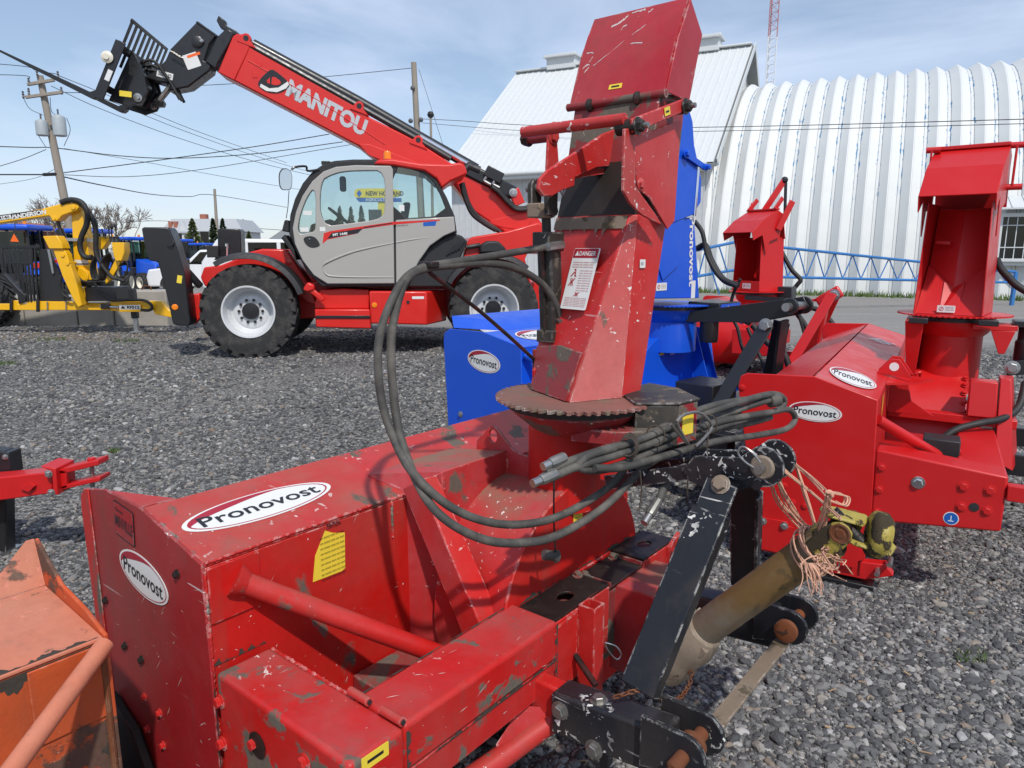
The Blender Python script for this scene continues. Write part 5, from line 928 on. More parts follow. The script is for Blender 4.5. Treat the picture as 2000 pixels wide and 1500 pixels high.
def right_blower():
    F = RF; t = thing('snow_blower', 'shiny new bright red snow blower near the arched shed with its chute facing the yard', 'snow blower', F); m = 'new_red'; A = -1.5
    prof = [(-.836, .10), (-.985, .965), (-.975, 1.018), (-.945, 1.036), (-.626, 1.048), (-.339, .96), (-.318, .37), (-.33, .16), (-.44, .10), (-.69, .10)]
    blower_body(t, prof, 1.5, m, (0.05, .44, .49, -.34, .05), (0.02, -.05, .165, .80, 1.24), (.31, 1.262), .62, .28)
    # bolted wear strip along the foot of the near plate
    b = MB(); b.prism([(A - .0005, -.828, .285), (A - .0005, -.70, .287), (A - .0005, -.69, .262), (A - .0005, -.66, .262), (A - .0005, -.65, .288), (A - .0005, -.35, .29), (A - .0005, -.36, .11), (A - .0005, -.84, .11)], (-.007, 0, 0)); b.build('wear_strip', m, t, bev=.002)
    for q in ((152, 1190), (277, 1218)): p = F.at(*zz('Q6', q), a=A); bolt(t, (A - .008, p[1], p[2]), (-1, 0, 0), .013, .012, 'zinc')
    for q in ((325, 1083), (395, 1105), (275, 985), (30, 410)): p = F.at(*zz('Q6', q), a=A); bolt(t, (A - .0005, p[1], p[2]), (-1, 0, 0), .011, .005, m)
    p = F.at(*zz('Q6', (455, 552)), a=A); brand_oval(t, (A - .0015, p[1], p[2]), (0, 1, -.03), (-1, 0, 0), .245, .098)
    # top sticker lying across the panel
    sl = np.array([0, .287, -.088]); sl /= np.linalg.norm(sl); n = np.array([0, .088, .287]); n /= np.linalg.norm(n); brand_oval(t, (-1.18, -.482, 1.0065), (.10, 1, 0), tuple(n), .235, .40)
    text('P-920TRC', (.62, -.46, 1.0010), (.9, .3, 0), tuple(n), .22, .13, 'decal_white', t)
    # chain case
    b = MB(); b.hexa([(A + .002, -.322, .365), (A + .002, .197, .415), (A + .17, .197, .415), (A + .17, -.322, .365)], [(A + .002, -.326, .722), (A + .002, .20, .672), (A + .17, .20, .672), (A + .17, -.326, .722)]); cc = b.build('chain_case', m, t, bev=.010, seg=3)
    for q, r in (((845, 880), .013), ((830, 1010), .013), ((818, 1140), .013), ((1325, 992), .016), ((1480, 1015), .016), ((1312, 1110), .015), ((1462, 1135), .015)): p = F.at(*zz('Q6', q), a=A); bolt(t, (A + .0018, p[1], p[2]), (-1, 0, 0), r, .008, m)
    p = F.at(*zz('Q6', (1060, 968)), a=A); bolt(t, (A + .0018, p[1], p[2]), (-1, 0, 0), .019, .014, 'chrome'); p = F.at(*zz('Q6', (1388, 1112)), a=A); b = MB(); b.lathe([(.020, 0), (.020, .003), (.012, .0035)], (A + .0018, p[1], p[2]), (-1, 0, 0), 18); b.build('plug_hole', 'cab_dark', t)
    p = F.at(*zz('Q6', (1252, 1178)), a=A); flat(ell(.062, .062, 28), (A + .0015, p[1], p[2]), (0, 1, 0), (-1, 0, 0), 'decal_white', t, 'round_label'); flat(ell(.055, .055, 28), (A - .0002, p[1], p[2]), (0, 1, 0), (-1, 0, 0), 'sign_blue', t, 'round_label_face', .0006); text('⊥', (A - .0012, p[1], p[2]), (0, 1, 0), (-1, 0, 0), .022, .028, 'decal_white', t, 'pictogram')
    b = MB(); b.box(A + .18, -.30, .02, .20, .50, .665); b.build('drive_shaft_case', m, t, bev=.008); 
    for x in (A + .21, A + .40): b = MB(); b.cyl((x - .05, .02, .668), (x + .05, .02, .668), .009, 10); b.build('hinge_barrel', m, t)
    b = MB(); b.tube([(A + .03, -.335, .86), (A + .34, -.02, .62)], .026, 18); b.build('brace_tube', m, t)
    # lower skid and brackets
    b = MB(); b.prism([(A + .02, -.50, .12), (A + .02, -.24, .15), (A + .02, -.20, .10), (A + .02, -.32, .05), (A + .02, -.50, .05)], (.06, 0, 0)); b.build('skid_bracket', m, t, bev=.004)
    b = MB(); b.box(A + .0, A + .10, -.78, -.28, .005, .03); b.build('skid_shoe', 'black_paint', t, bev=.004)
    for y, z in ((-.27, .11), (-.22, .17)): b = MB(); b.cyl((A - .03, y, z), (A + .04, y, z + .01), .012, 10); b.build('skid_pin', 'zinc', t)
    b = MB(); b.bar((A + .02, .20, .60), (A + .02, .34, .60), .06, .07); b.build('hitch_stub', m, t, bev=.004)
    # two-hole lifting lugs, wedge gussets at the fan
    for sgn, (x0, z0) in ((1, (-.62, 1.0)), (1, (-.76, .99))):
        b = MB(); b.prism([(x0, -.40, .975), (x0, -.335, 1.06), (x0, -.29, 1.06), (x0, -.22, .96)], (.012, 0, 0)); lg = b.build('lifting_lug', m, t, bev=.002); b = MB(); b.lathe([(.024, 0), (.024, .0145)], (x0 - .0012, -.315, 1.018), (1, 0, 0), 16); b.build('lug_hole', 'decal_white', t)
    b = MB(); b.prism([(-.95, -.338, .955), (-.60, -.338, .965), (-.60, -.12, .94), (-.70, -.20, .93)], (0, 0, -.012)); b.build('wedge_plate', m, t)
    b = MB(); b.prism([(-.55, -.338, .95), (-.55, -.25, .93), (-.55, -.22, .80), (-.55, -.10, .72), (-.55, -.338, .72)], (.012, 0, 0)); b.build('fan_gusset', m, t, bev=.002)
    text('W', (-1.10, -.337, .86), (1, 0, 0), (0, 1, 0), .12, .12, 'decal_yellow', t, 'warning_sticker')
    b = MB(); b.bar((-.44, -.335, .705), (-.44, .30, .70), .08, .05); b.build('cross_channel', m, t, bev=.004)
    b = MB(); b.hexa([(-.50, .06, .73), (-.50, .20, .73), (-.36, .20, .73), (-.36, .06, .73)], [(-.47, .06, .93), (-.47, .19, .93), (-.36, .19, .93), (-.36, .06, .93)]); b.build('post_box', m, t, bev=.006)
    b = MB(); b.hexa([(-.56, .21, .50), (-.56, .30, .46), (-.30, .34, .46), (-.30, .21, .50)], [(-.45, .20, .95), (-.45, .25, .95), (-.30, .27, .95), (-.30, .20, .95)]); b.build('mast_gusset', m, t, bev=.004)
    b = MB(); b.hexa([(-.22, -.27, .90), (-.22, -.22, .90), (.2, -.22, .90), (.2, -.27, .90)], [(-.30, -.30, 1.235), (-.30, -.20, 1.235), (.2, -.20, 1.235), (.2, -.30, 1.235)]); b.build('neck_wing', m, t, bev=.003)
    b = MB(); b.prism([(-.22, .05, 1.225), (-.20, .27, 1.225), (.0, .27, 1.225), (.0, .05, 1.225)], (0, 0, -.03)); b.prism([(-.21, .14, 1.194), (-.21, .26, 1.194), (-.21, .22, 1.06), (-.21, .19, 1.06)], (.02, 0, 0)); b.build('motor_bracket', m, t, bev=.003)
    for x, y in ((-.30, -.23), (-.27, .12)): b = MB(); b.box(x - .03, x + .03, y - .05, y + .05, 1.225, 1.258); b.build('ring_guide', 'black_paint', t, bev=.004)
    # bolts down the fan cover joint
    for k in range(8): q = .35 + k * .13; bolt(t, (.05 - .5 * math.cos(q), .045, .44 + .5 * math.sin(q)), (-math.cos(q), 0, math.sin(q)), .012, .012, m)
    b = MB(); b.tube([(-.46, -.21, .90), (-.475, -.21, .94), (-.47, -.19, .955), (-.455, -.19, .93)], .008, 8, 4); b.build('cover_handle', m, t)
    # chute throwing towards the yard
    X = chute_kit(t, (0.02, -.055), 1.272, 9, .66, .355, .42, m, 'V', hang=.33, ht=.32, drop=.24)
    p = X(.1885, -.01, .034); sub_ = lambda q: tuple(np.array(X(*q)) - np.array(X(0, 0, 0))); small_label(t, p, sub_((0, 1, 0)), sub_((1, 0, 0)), .095, .042)
    b = MB(); b.bar(X(.015, -.13, .43), X(.025, -.05, .425), .014, .022); b.build('raised_pictogram', m, t, bev=.002)
    for s, y in ((1, .15), (-1, -.24)):
        p0, p1 = (.02, .17 if s > 0 else -.26, 2.255), (.04, .17 if s > 0 else -.26, 2.02); b = MB(); b.bar(p0, p1, .012, .035); b.build('hood_link', m, t, bev=.003)
        for pp in (p0, p1): b = MB(); b.cyl((pp[0], pp[1] - .03, pp[2]), (pp[0], pp[1] + .05, pp[2]), .018, 12); b.build('link_pin', m, t)
    # motor, hoses and top link ear at the right edge
    b = MB(); b.lathe([(.055, 0), (.06, .02), (.06, .13), (.05, .14), (.05, .22)], (-.1, .33, 1.00), (0, 0, 1), 20); b.box(-.18, -.0, .25, .42, 1.215, 1.25); b.build('hydraulic_motor', 'black_paint', t, bev=.004)
    b = MB(); b.bar((-.20, .24, .975), (-.05, .80, 1.05), .014, .085); b.build('mast_bar', 'black_paint', t, bev=.003); bolt(t, (-.215, .265, .985), (-1, 0, 0), .026, .02, 'zinc')
    hose(t, [F.at(*zz('Q6', q), a=k) for q, k in (((1690, 380), -.3), ((1650, 520), -.4), ((1560, 590), -.5), ((1420, 620), -.6), ((1300, 650), -.65), ((1230, 690), -.68), ((1180, 740), -.7))], .020, 'hose_new'); hose(t, [F.at(*zz('Q6', q), a=k) for q, k in (((1235, 690), -.68), ((1185, 745), -.70), ((1130, 790), -.72))], .009, 'zinc', 'hose_fitting')
    hose(t, [F.at(*zz('K2', q), a=.25) for q in ((770, 990), (800, 1060), (860, 1130), (920, 1190), (1000, 1240))], .022, 'hose_new')
    b = MB(); b.box(-1.22, -1.08, -.14, .02, .64, .74); b.build('drain_valve', 'black_plastic', t, bev=.006)
    # hitch frame mostly outside the picture
    for s in (-1, 1): b = MB(); b.bar((.07 * s, .78, 1.08), (.38 * s, .46, .45), .09, .012, up=(1, 0, 0)); b.build('mast_leg', 'black_paint', t); b = MB(); b.box(.38 * s - .045, .38 * s + .045, .28, .62, .40, .52); b.build('lower_arm', 'black_paint', t, bev=.006)
    return t
right_blower()
def blue_blower():
    F = BF; t = thing('snow_blower', 'glossy blue snow blower standing behind the worn red one', 'snow blower', F); m = 'new_blue'; A = -1.03
    prof = [(-1.30, .05), (-1.357, .99), (-1.345, 1.05), (-1.28, 1.085), (-.907, 1.09), (-.53, 1.02), (-.52, .40), (-.53, .12), (-.70, .05), (-.9, .05)]
    blower_body(t, prof, 1.03, m, (.02, .56, .52, -.53, -.04), (.02, -.08, .19, .95, 1.26), (.30, 1.275), .62, .22)
    p = F.at(945, 706, a=A); brand_oval(t, (A - .0015, p[1], p[2]), (0, 1, -.08), (-1, 0, 0), .345, .155)
    for q in ((900, 810), (947, 706)): pass
    p = F.at(900, 809, a=A); bolt(t, (A, p[1], p[2]), (-1, 0, 0), .015, .012, 'zinc')
    # raised deflector along the front of the top and its sticker
    b = MB(); b.hexa([(A + .01, -1.25, 1.09), (1.0, -1.25, 1.09), (1.0, -.92, 1.085), (A + .18, -.92, 1.085)], [(A + .01, -1.27, 1.18), (1.0, -1.27, 1.18), (1.0, -1.05, 1.15), (A + .20, -1.05, 1.15)]); b.build('snow_deflector', m, t, bev=.004)
    n = np.array([0, .07, .377]); n /= np.linalg.norm(n); brand_oval(t, (-.66, -.72, 1.0562), (1, .1, 0), tuple(n), .40, .25)
    b = MB(); b.tube([(A + .02, -.515, .97), (A + .30, -.10, .72)], .03, 16); b.build('brace_tube', m, t)
    b = MB(); b.box(A + .18, -.40, -.04, .20, .55, .72); b.build('drive_shaft_case', m, t, bev=.008)
    b = MB(); b.box(A + .002, A + .17, -.52, .18, .30, .72); b.build('chain_case', m, t, bev=.01)
    for x in (.30, .42): b = MB(); b.prism([(x, -.53, .70), (x, -.50, 1.10), (x, -.03, 1.08), (x, .12, .64)], (.01, 0, 0)); b.build('fan_gusset', m, t, bev=.002)
    b = MB(); b.tube([(.52, .02, .55), (.50, -.06, 1.05)], .028, 14); b.build('upright_tube', m, t)
    b = MB(); b.prism([(.02, -.08, 1.05), (.14, -.04, 1.14), (.22, -.04, 1.14), (.28, -.08, 1.05)], (0, .02, 0)); b.build('lifting_lug', m, t)
    # warning labels on the fan plate
    p = F.at(1311, 680, b=-.03); flat(rrect(.055, .10, .005), (p[0] + .02, -.0325, p[2]), (1, 0, 0), (0, 1, 0), 'decal_white', t, 'safety_label'); flat(ell(.05, .06, 20), (p[0] - .05, -.0325, p[2]), (1, 0, 0), (0, 1, 0), 'decal_white', t, 'round_label'); flat([(-.03, -.03), (.03, -.03), (0, .03)], (p[0] - .11, -.0325, p[2] - .01), (1, 0, 0), (0, 1, 0), 'decal_yellow', t, 'warning_triangle')
    # chute, seen from its back and flank, throwing away from the yard
    PZ = lambda pts, bb: F.Z('P', pts, b=bb)
    b = MB(); q = PZ([(1264, 584), (1366, 582), (1356, 425), (1300, 425)], .10); q2 = PZ([(1264, 584), (1366, 582), (1356, 425), (1300, 425)], .10); b.hexa(q, [(p[0] - (.10 if i in (0, 3) else 0) * 0, -.25, p[2]) for i, p in enumerate(q2)]); b.build('chute_body', m, t, bev=.006)
    b = MB(); b.prism(PZ([(1268, 470), (1300, 425), (1335, 425), (1322, 520), (1292, 548)], .101), (0, .010, 0)); b.build('back_panel', m, t, bev=.003)
    b = MB(); b.prism(PZ([(1290, 300), (1325, 190), (1336, 195), (1341, 207), (1350, 238), (1353, 283), (1367, 350), (1366, 395), (1350, 420), (1300, 440)], .104), (0, .012, 0)); b.build('cheek_plate', m, t, bev=.004)
    b = MB(); b.prism(PZ([(1290, 300), (1322, 190), (1334, 197), (1345, 238), (1347, 283), (1355, 420), (1300, 430)], .100), (0, -.34, 0)); b.build('hood_panel', m, t, bev=.006)
    q = F.at(1351, 492, b=.101); text('Pronovost', (q[0], .1125 - .010, q[2]), (.06, .0, -1), (0, 1, 0), .47, .062, 'decal_white', t, bold=.03)
    q0, q1 = F.at(1338, 300, b=.13), F.at(1376, 327, b=.13); b = MB(); b.bar((q0[0], .13, q0[2]), (q1[0], .13, q1[2]), .014, .04); b.build('hood_link', m, t, bev=.003); bolt(t, (q0[0], .14, q0[2]), (0, 1, 0), .02, .02, m); bolt(t, (q1[0], .14, q1[2]), (0, 1, 0), .016, .03, m)
    b = MB(); b.cyl((q1[0] - .06, .12, q1[2] + .02), (q1[0] - .08, .12, q1[2] - .32), .011, 10); b.build('piston_rod', 'chrome', t)
    q = F.at(1292, 560, b=.102); small_label(t, (q[0], .1015, q[2]), (1, 0, 0), (0, 1, 0), .12, .05); q = F.at(1354, 565, b=.102); flat(rrect(.05, .12, .004), (q[0], .1015, q[2]), (1, 0, 0), (0, 1, 0), 'decal_white', t, 'safety_label')
    # motor cover, black top link bar and legs
    b = MB(); b.box(.05, .33, .05, .30, 1.19, 1.30); b.build('motor_cover', 'black_paint', t, bev=.008); b = MB(); b.box(.06, .32, .301, .306, 1.20, 1.29); b.build('cover_end', m, t)
    flat([(-.035, -.035), (.035, -.035), (0, .035)], (.15, .3075, 1.245), (1, 0, 0), (0, 1, 0), 'decal_yellow', t, 'warning_triangle')
    p0 = F.at(1300, 620, a=-.10); p1 = F.at(1555, 600, a=-.06)
    for s in (-1, 1): b = MB(); b.prism([(.07 * s, .0, 1.16), (.07 * s, .0, 1.215), (.07 * s, .74, 1.345), (.07 * s, .86, 1.37), (.07 * s, .90, 1.31), (.07 * s, .86, 1.26), (.07 * s, .62, 1.20)], (.012, 0, 0)); b.build('mast_plate', 'black_paint', t, bev=.003)
    b = MB(); b.cyl((-.16, .86, 1.315), (.14, .86, 1.315), .026, 16); b.build('top_link_pin', 'zinc', t); b = MB(); b.lathe([(.05, 0), (.055, .01), (.05, .03)], (-.115, .86, 1.315), (1, 0, 0), 18); b.build('pin_boss', 'black_paint', t); b = MB(); b.lathe([(.05, 0), (.055, .01), (.05, .03)], (.09, .86, 1.315), (1, 0, 0), 18); b.build('pin_boss', 'black_paint', t)
    bolt(t, (-.085, .02, 1.185), (-1, 0, 0), .035, .03, 'zinc'); bolt(t, (-.115, .72, 1.19), (-1, 0, 0), .03, .022, 'zinc')
    for s in (-1, 1):
        b = MB(); b.bar((.10 * s, .72, 1.20), (.42 * s, .48, .50), .012, .105, up=(0, 1, 0.2)); b.build('mast_leg', 'black_paint', t, bev=.003); b = MB(); b.box(.42 * s - .05, .42 * s + .05, .25, .70, .40, .54); b.build('lower_arm', 'black_paint', t, bev=.008)
    b = MB(); b.bar((.0, .78, 1.22), (.05, .72, .55), .11, .02, up=(0, 1, 0)); b.build('mast_rear_plate', 'black_paint', t)
    q = [F.at(*p, b=.30) for p in ((1340, 735), (1432, 735))]; b = MB(); b.box(q[0][0], q[0][0] + .30, .22, .50, .60, .80); b.build('battery_box', 'black_paint', t, bev=.006)
    b = MB(); b.box(-.4, .55, -.03, .24, .625, .66); b.build('deck_plate', m, t, bev=.003)
    # hoses
    B_ = lambda pts, a_: [F.at(u, v, a=a_) for u, v in pts]
    hose(t, B_([(1357, 432), (1372, 455), (1382, 500), (1405, 540), (1440, 560)], .25), .016, 'hose_new'); hose(t, B_([(1362, 485), (1378, 480), (1390, 510), (1412, 545), (1442, 558)], .28), .022, 'hose_new')
    hose(t, B_([(1446, 545), (1432, 575), (1426, 610), (1440, 640), (1450, 680), (1470, 720)], .3), .012, 'hose_new'); hose(t, B_([(1460, 640), (1475, 675), (1490, 710), (1495, 735)], .3), .012, 'hose_new'); hose(t, B_([(1470, 635), (1500, 670), (1530, 690), (1545, 730)], .35), .022, 'hose_new')
    for k in range(5): c = F.at(1425 + 14 * k, 622 + 3 * (k % 3), a=.2); b = MB(); b.cyl(tuple(np.array(c) + (0, -.02, .01)), tuple(np.array(c) + (0, .045, -.015)), .014, 8); b.build('hose_fitting', 'zinc' if k % 2 else 'black_paint', t)
    c = F.at(1385, 640, a=.1); b = MB(); b.lathe([(.06, -.10), (.065, -.08), (.065, .06), (.05, .07)], c, (0, 0, 1), 16); b.build('hydraulic_motor', 'black_paint', t)
blue_blower()
def far_blower():
    F = SF; t = thing('snow_blower', 'smaller new red snow blower between the blue one and the arched shed', 'snow blower', F); m = 'new_red'
    prof = [(-1.0, .22), (-1.05, .98), (-1.04, 1.02), (-1.0, 1.04), (-.72, 1.04), (-.42, .97), (-.41, .5), (-.42, .3), (-.6, .22), (-.8, .22)]
    blower_body(t, prof, 1.1, m, (.02, .58, .42, -.42, -.02), (.0, 0, .19, .90, 1.16), (.32, 1.175), .70, .30)
    X = chute_kit(t, (0, 0), 1.185, 28, .62, .42, .36, m, 'flat', lean=.03, ht=.30, hang=.36, drop=.20)
    p = X(.19, -.05, .06); cr_, sr_ = math.cos(math.radians(28)), math.sin(math.radians(28)); small_label(t, X(.185, .02, .062), tuple(np.array(X(0, 1, 0)) - np.array(X(0, 0, 0))), tuple(np.array(X(1, 0, 0)) - np.array(X(0, 0, 0))), .13, .06)
    # levers on the hood
    for s in (-1, 1):
        b = MB(); b.bar(X(.0, s * .20, .93), X(-.12, s * .19, 1.06), .02, .05); b.build('hood_ear', m, t, bev=.003)
        b = MB(); b.bar(X(-.02, s * .25, .70), X(-.16, s * .30, 1.02), .02, .07); b.build('hood_link', m, t, bev=.004)
    b = MB(); b.bar(X(-.02, .02, .92), X(-.22, .10, 1.26), .02, .07); b.build('lever_plate', m, t, bev=.004); b = MB(); b.cyl(X(-.24, .11, 1.24), X(-.24, .13, .85), .018, 10); b.build('piston_rod', 'black_paint', t); b = MB(); b.ball(X(-.23, .10, 1.27), .04, 10); b.build('rod_end', 'black_paint', t)
    b = MB(); b.box(.0, .22, .22, .40, 1.10, 1.24); b.build('motor_cover', 'black_paint', t, bev=.008); b = MB(); b.bar((-.25, -.05, 1.12), (-.20, .40, 1.10), .10, .05); b.build('motor_bracket', 'black_paint', t)
    b = MB(); b.box(-.75, -.1, -.02, .40, .52, .80); b.build('drive_box', m, t, bev=.01)
    for s in (-1, 1): b = MB(); b.bar((.12 * s, .86, 1.19), (.42 * s, .50, .30), .02, .11, up=(0, 1, 0)); b.build('mast_leg', m, t, bev=.004); b = MB(); b.box(.42 * s - .05, .42 * s + .05, .30, .75, .28, .44); b.build('lower_arm', m, t, bev=.006)
    b = MB(); b.bar((0, .80, 1.05), (.02, .70, .35), .12, .03, up=(0, 1, 0)); b.build('mast_rear_plate', m, t, bev=.004)
    b = MB(); b.bar((-.03, .70, 1.06), (-.03, .93, 1.22), .05, .14); b.build('mast_head', m, t, bev=.02); bolt(t, (-.06, .87, 1.17), (-1, 0, 0), .04, .02, 'zinc')
    b = MB(); b.bar((0, .05, 1.02), (0, .82, 1.12), .02, .03); b.build('tie_bar', m, t)
    B_ = lambda pts, a_: [F.at(u, v, a=a_) for u, v in pts]
    hose(t, B_([(1519, 470), (1522, 482), (1545, 525), (1563, 545), (1558, 555), (1548, 568), (1545, 585)], .3), .026, 'hose_new')
    hose(t, B_([(1555, 610), (1575, 640), (1580, 670), (1600, 705), (1620, 705), (1635, 680), (1630, 640), (1605, 610), (1580, 600), (1565, 598)], .5), .030, 'hose_new')
    hose(t, B_([(1560, 615), (1570, 650), (1580, 700)], .45), .018, 'hose_new')
far_blower()
# ================================================================== telescopic handler
def rnd(poly, k=3):
    """round a polygon's corners by Chaikin cutting"""
    P = [np.array(p, float) for p in poly]
    for _ in range(k):
        Q = []
        for i in range(len(P)): a, b = P[i], P[(i + 1) % len(P)]; Q += [a * .75 + b * .25, a * .25 + b * .75]
        P = Q
    return [tuple(p) for p in P]
def wheel(t, c, s, R, W, rr, rim='rim_grey', lugs=22, hub='black_paint', deep=.10, lugh=.035, nuts=10):
    """tyre + rim; c = wheel centre (a,b,c), s = +1 when the outer face looks to +b"""
    w = bpy.data.objects.new('wheel', None); COL.objects.link(w); w.parent = t
    h = W / 2; ax = (0, s, 0)
    prof = [(rr * .98, -h * .82), (rr * 1.06, -h * .9), (R * .78, -h), (R * .90, -h * .96), (R - lugh, -h * .80), (R - lugh * .9, -h * .3), (R - lugh * .85, 0), (R - lugh * .9, h * .3), (R - lugh, h * .80), (R * .90, h * .96), (R * .78, h), (rr * 1.10, h * .92), (rr * 1.05, h * .90), (rr * .98, h * .80)]
    b = MB(); b.lathe(prof, c, ax, 56, cap=False); ty = b.build('tyre', 'tyre', w, ang=40)
    b = MB(); n = lugs
    for i in range(n):
        for side in (-1, 1):
            q0 = 2 * math.pi * (i + (.5 if side > 0 else 0)) / n; pts_o, pts_i = [], []
            for f, dq, wd in ((.02, .20, .055), (.45, .10, .06), (.98, -.06, .075)):
                for e in (-1, 1):
                    q = q0 + (dq + e * wd * 1.1) * 22 / n; y = side * h * f; r1 = R if f < .9 else R * .985
                    P = lambda r_, y_: (c[0] + r_ * math.cos(q), c[1] + y_, c[2] + r_ * math.sin(q))
                    pts_o.append(P(r1, y)); pts_i.append(P(R - lugh * 1.6, y))
            q0_ = None
            for k in (0, 2): b.hexa([pts_i[k], pts_i[k + 1], pts_i[k + 3], pts_i[k + 2]], [pts_o[k], pts_o[k + 1], pts_o[k + 3], pts_o[k + 2]])
            # shoulder block running down the sidewall
            a4, a5 = pts_o[4], pts_o[5]
            q = q0 - .06 * 22 / n; dn = [(c[0] + R * .86 * math.cos(q + e * .045 * 22 / n), c[1] + side * h * 1.0, c[2] + R * .86 * math.sin(q + e * .045 * 22 / n)) for e in (-1, 1)]
            b.add([pts_i[4], pts_i[5], a4, a5, dn[0], dn[1]], [(2, 3, 5, 4), (0, 2, 4), (1, 5, 3), (0, 4, 5, 1), (0, 1, 3, 2)])
    b.build('tread_lug', 'tyre', ty, smooth=False, kind='stuff')
    b = MB(); b.lathe([(rr * 1.07, h * .93), (rr * 1.06, h * .98), (rr * 1.0, h * .97), (rr * .97, h * .85), (rr * .93, h * .60), (rr * .90, h * .35), (rr * .86, h * .30), (rr * .82, h * .1), (rr * .74, h * -.02), (rr * .70, h * .05), (rr * .55, h * .12), (rr * .36, h * .12), (rr * .30, h * .10)], c, ax, 48, cap=False); rm = b.build('rim', rim, w, ang=35)
    b = MB(); b.lathe([(rr * .34, h * .0), (rr * .34, h * .30), (rr * .30, h * .36), (rr * .12, h * .38), (0, h * .38)], c, ax, 24, cap=False); b.build('hub', hub, rm)
    for i in range(nuts): q = 2 * math.pi * i / nuts; p = (c[0] + rr * .47 * math.cos(q), c[1] + s * h * .125, c[2] + rr * .47 * math.sin(q)); bolt(rm, p, ax, rr * .055, .03, hub, 'wheel_nut', False)
    b = MB(); b.lathe([(rr * .95, -h * .8), (rr * .6, -h * .6), (.05, -h * .6)], c, ax, 24, cap=False); b.build('rim_back', rim, rm)
    return w
TF = Frame((0, 0), 82.0)
_h = at_y(485, 618, 9.4); TF.o = np.array([_h[0], _h[1], 0]) - TF.b * 1.15; TZ = .24
def telehandler():
    F = TF; t = thing('telehandler', 'red and grey telescopic handler with raised boom and black pallet forks', 'telehandler', F)
    Zb = lambda k, pts, b: F.Z(k, pts, b=b)
    def plate(k, pts, b0, th, mat, name, bev=.01, par=None, r=0): p = Zb(k, rnd(pts, r) if r else pts, b0); m = MB(); m.prism(p, (0, th, 0)); return m.build(name, mat, par or t, bev=bev)
    R_ = .625; W_ = .42; wb = F.at(965, 606, b=1.1)[0]
    for x in (0, wb):
        for s in (1, -1): wheel(t, (x, s * .94, TZ + R_ - .01), s, R_, W_, .325, nuts=10)
    b = MB(); b.cyl((0, -.8, TZ + .6), (0, .8, TZ + .6), .12, 14); b.build('axle', 'black_paint', t); b = MB(); b.cyl((wb, -.8, TZ + .6), (wb, .8, TZ + .6), .12, 14); b.build('axle', 'black_paint', t)
    # chassis
    plate('K5', [(655, 610), (690, 510), (850, 490), (980, 440), (1110, 368), (1260, 330), (1500, 335), (1560, 430), (1700, 640), (1800, 880), (1700, 860), (1550, 720), (1200, 690), (900, 700), (700, 700)], .62, -1.24, 'tele_red', 'front_frame', .02)
    plate('K5', [(545, 780), (650, 760), (660, 1000), (600, 1075), (555, 1060), (540, 1020)], .78, -.12, 'tele_red', 'stabiliser_bracket', .02); plate('K5', [(545, 780), (650, 760), (660, 1000), (600, 1075), (555, 1060), (540, 1020)], -.6, -.12, 'tele_red', 'stabiliser_bracket', .02)
    b = MB(); b.box(.3, wb + .9, -.45, .35, TZ + .45, TZ + .95); b.build('chassis_beam', 'tele_red', t, bev=.02)
    b = MB(); b.box(.5, wb - .45, -1.05, -.4, TZ + .42, TZ + 1.25); b.build('engine_housing', 'tele_red', t, bev=.05)
    # outrigger legs
    near = [(80, 130), (105, 118), (340, 120), (362, 150), (410, 270), (500, 560), (560, 1040), (545, 1085), (420, 1080), (385, 1060), (330, 800), (240, 460), (150, 440), (120, 360)]
    plate('K5', near, 1.10, -.30, 'black_paint', 'stabiliser_leg', .015)
    p = F.at(*zz('K5', (410, 900)), b=1.10); b = MB(); b.lathe([(.04, 0), (.04, .012), (.03, .02), (0, .021)], (p[0], 1.10, p[2]), (0, 1, 0), 18, cap=False); b.build('side_marker', 'orange_lens', t)
    p = F.at(*zz('K5', (452, 628)), b=1.105); flat(rrect(.06, .10, .004), (p[0], 1.1015, p[2]), (1, 0, -.2), (0, 1, 0), 'decal_yellow', t, 'warning_sticker')
    b = MB(); p = F.at(*zz('K5', (410, 270)), b=1.0); b.cyl((p[0] - .02, .80, p[2]), (p[0] - .02, 1.14, p[2]), .045, 14); b.build('leg_pin', 'black_paint', t)
    b = MB(); b.bar(F.at(*zz('K5', (430, 440)), b=.85), F.at(*zz('K5', (660, 700)), b=.7), .09, .09); b.build('leg_cylinder', 'black_paint', t, bev=.02)
    far = [(820, 145), (840, 133), (1035, 135), (1050, 160), (1058, 380), (830, 412)]
    plate('K5', far, -.80, -.30, 'black_paint', 'stabiliser_leg', .015); plate('K5', [(715, 300), (830, 300), (830, 415), (720, 415)], -.65, -.1, 'black_plastic', 'work_lamp', .01)
    b = MB(); b.cyl(F.at(*zz('K5', (915, 280)), b=-.78), F.at(*zz('K5', (915, 410)), b=-.78), .03, 10); b.build('leg_ram', 'chrome', t)
    # mudguards
    def guard(x, q0, q1, r0, bw, mat='black_plastic'):
        m = MB(); rows = []
        for q in np.linspace(q0, q1, 18): rows.append([(x + r * math.cos(q), y, TZ + R_ + r * math.sin(q)) for r, y in ((r0 - .06, bw + .0), (r0, bw - .02), (r0 + .015, bw - .14), (r0, bw - .42))])
        m.sheet(rows); m.build('mudguard', mat, t, solid=.015, ang=60)
    guard(0, math.radians(18), math.radians(122), .745, 1.17); guard(0, math.radians(18), math.radians(122), .745, -.72); guard(wb, math.radians(50), math.radians(150), .74, 1.17); guard(wb, math.radians(50), math.radians(150), .74, -.72)
    # steps and tank
    plate('R4', [(385, 1010), (560, 1000), (735, 1010), (738, 1145), (345, 1145), (345, 1100)], 1.0, -.5, 'tele_red', 'step_panel', .015)
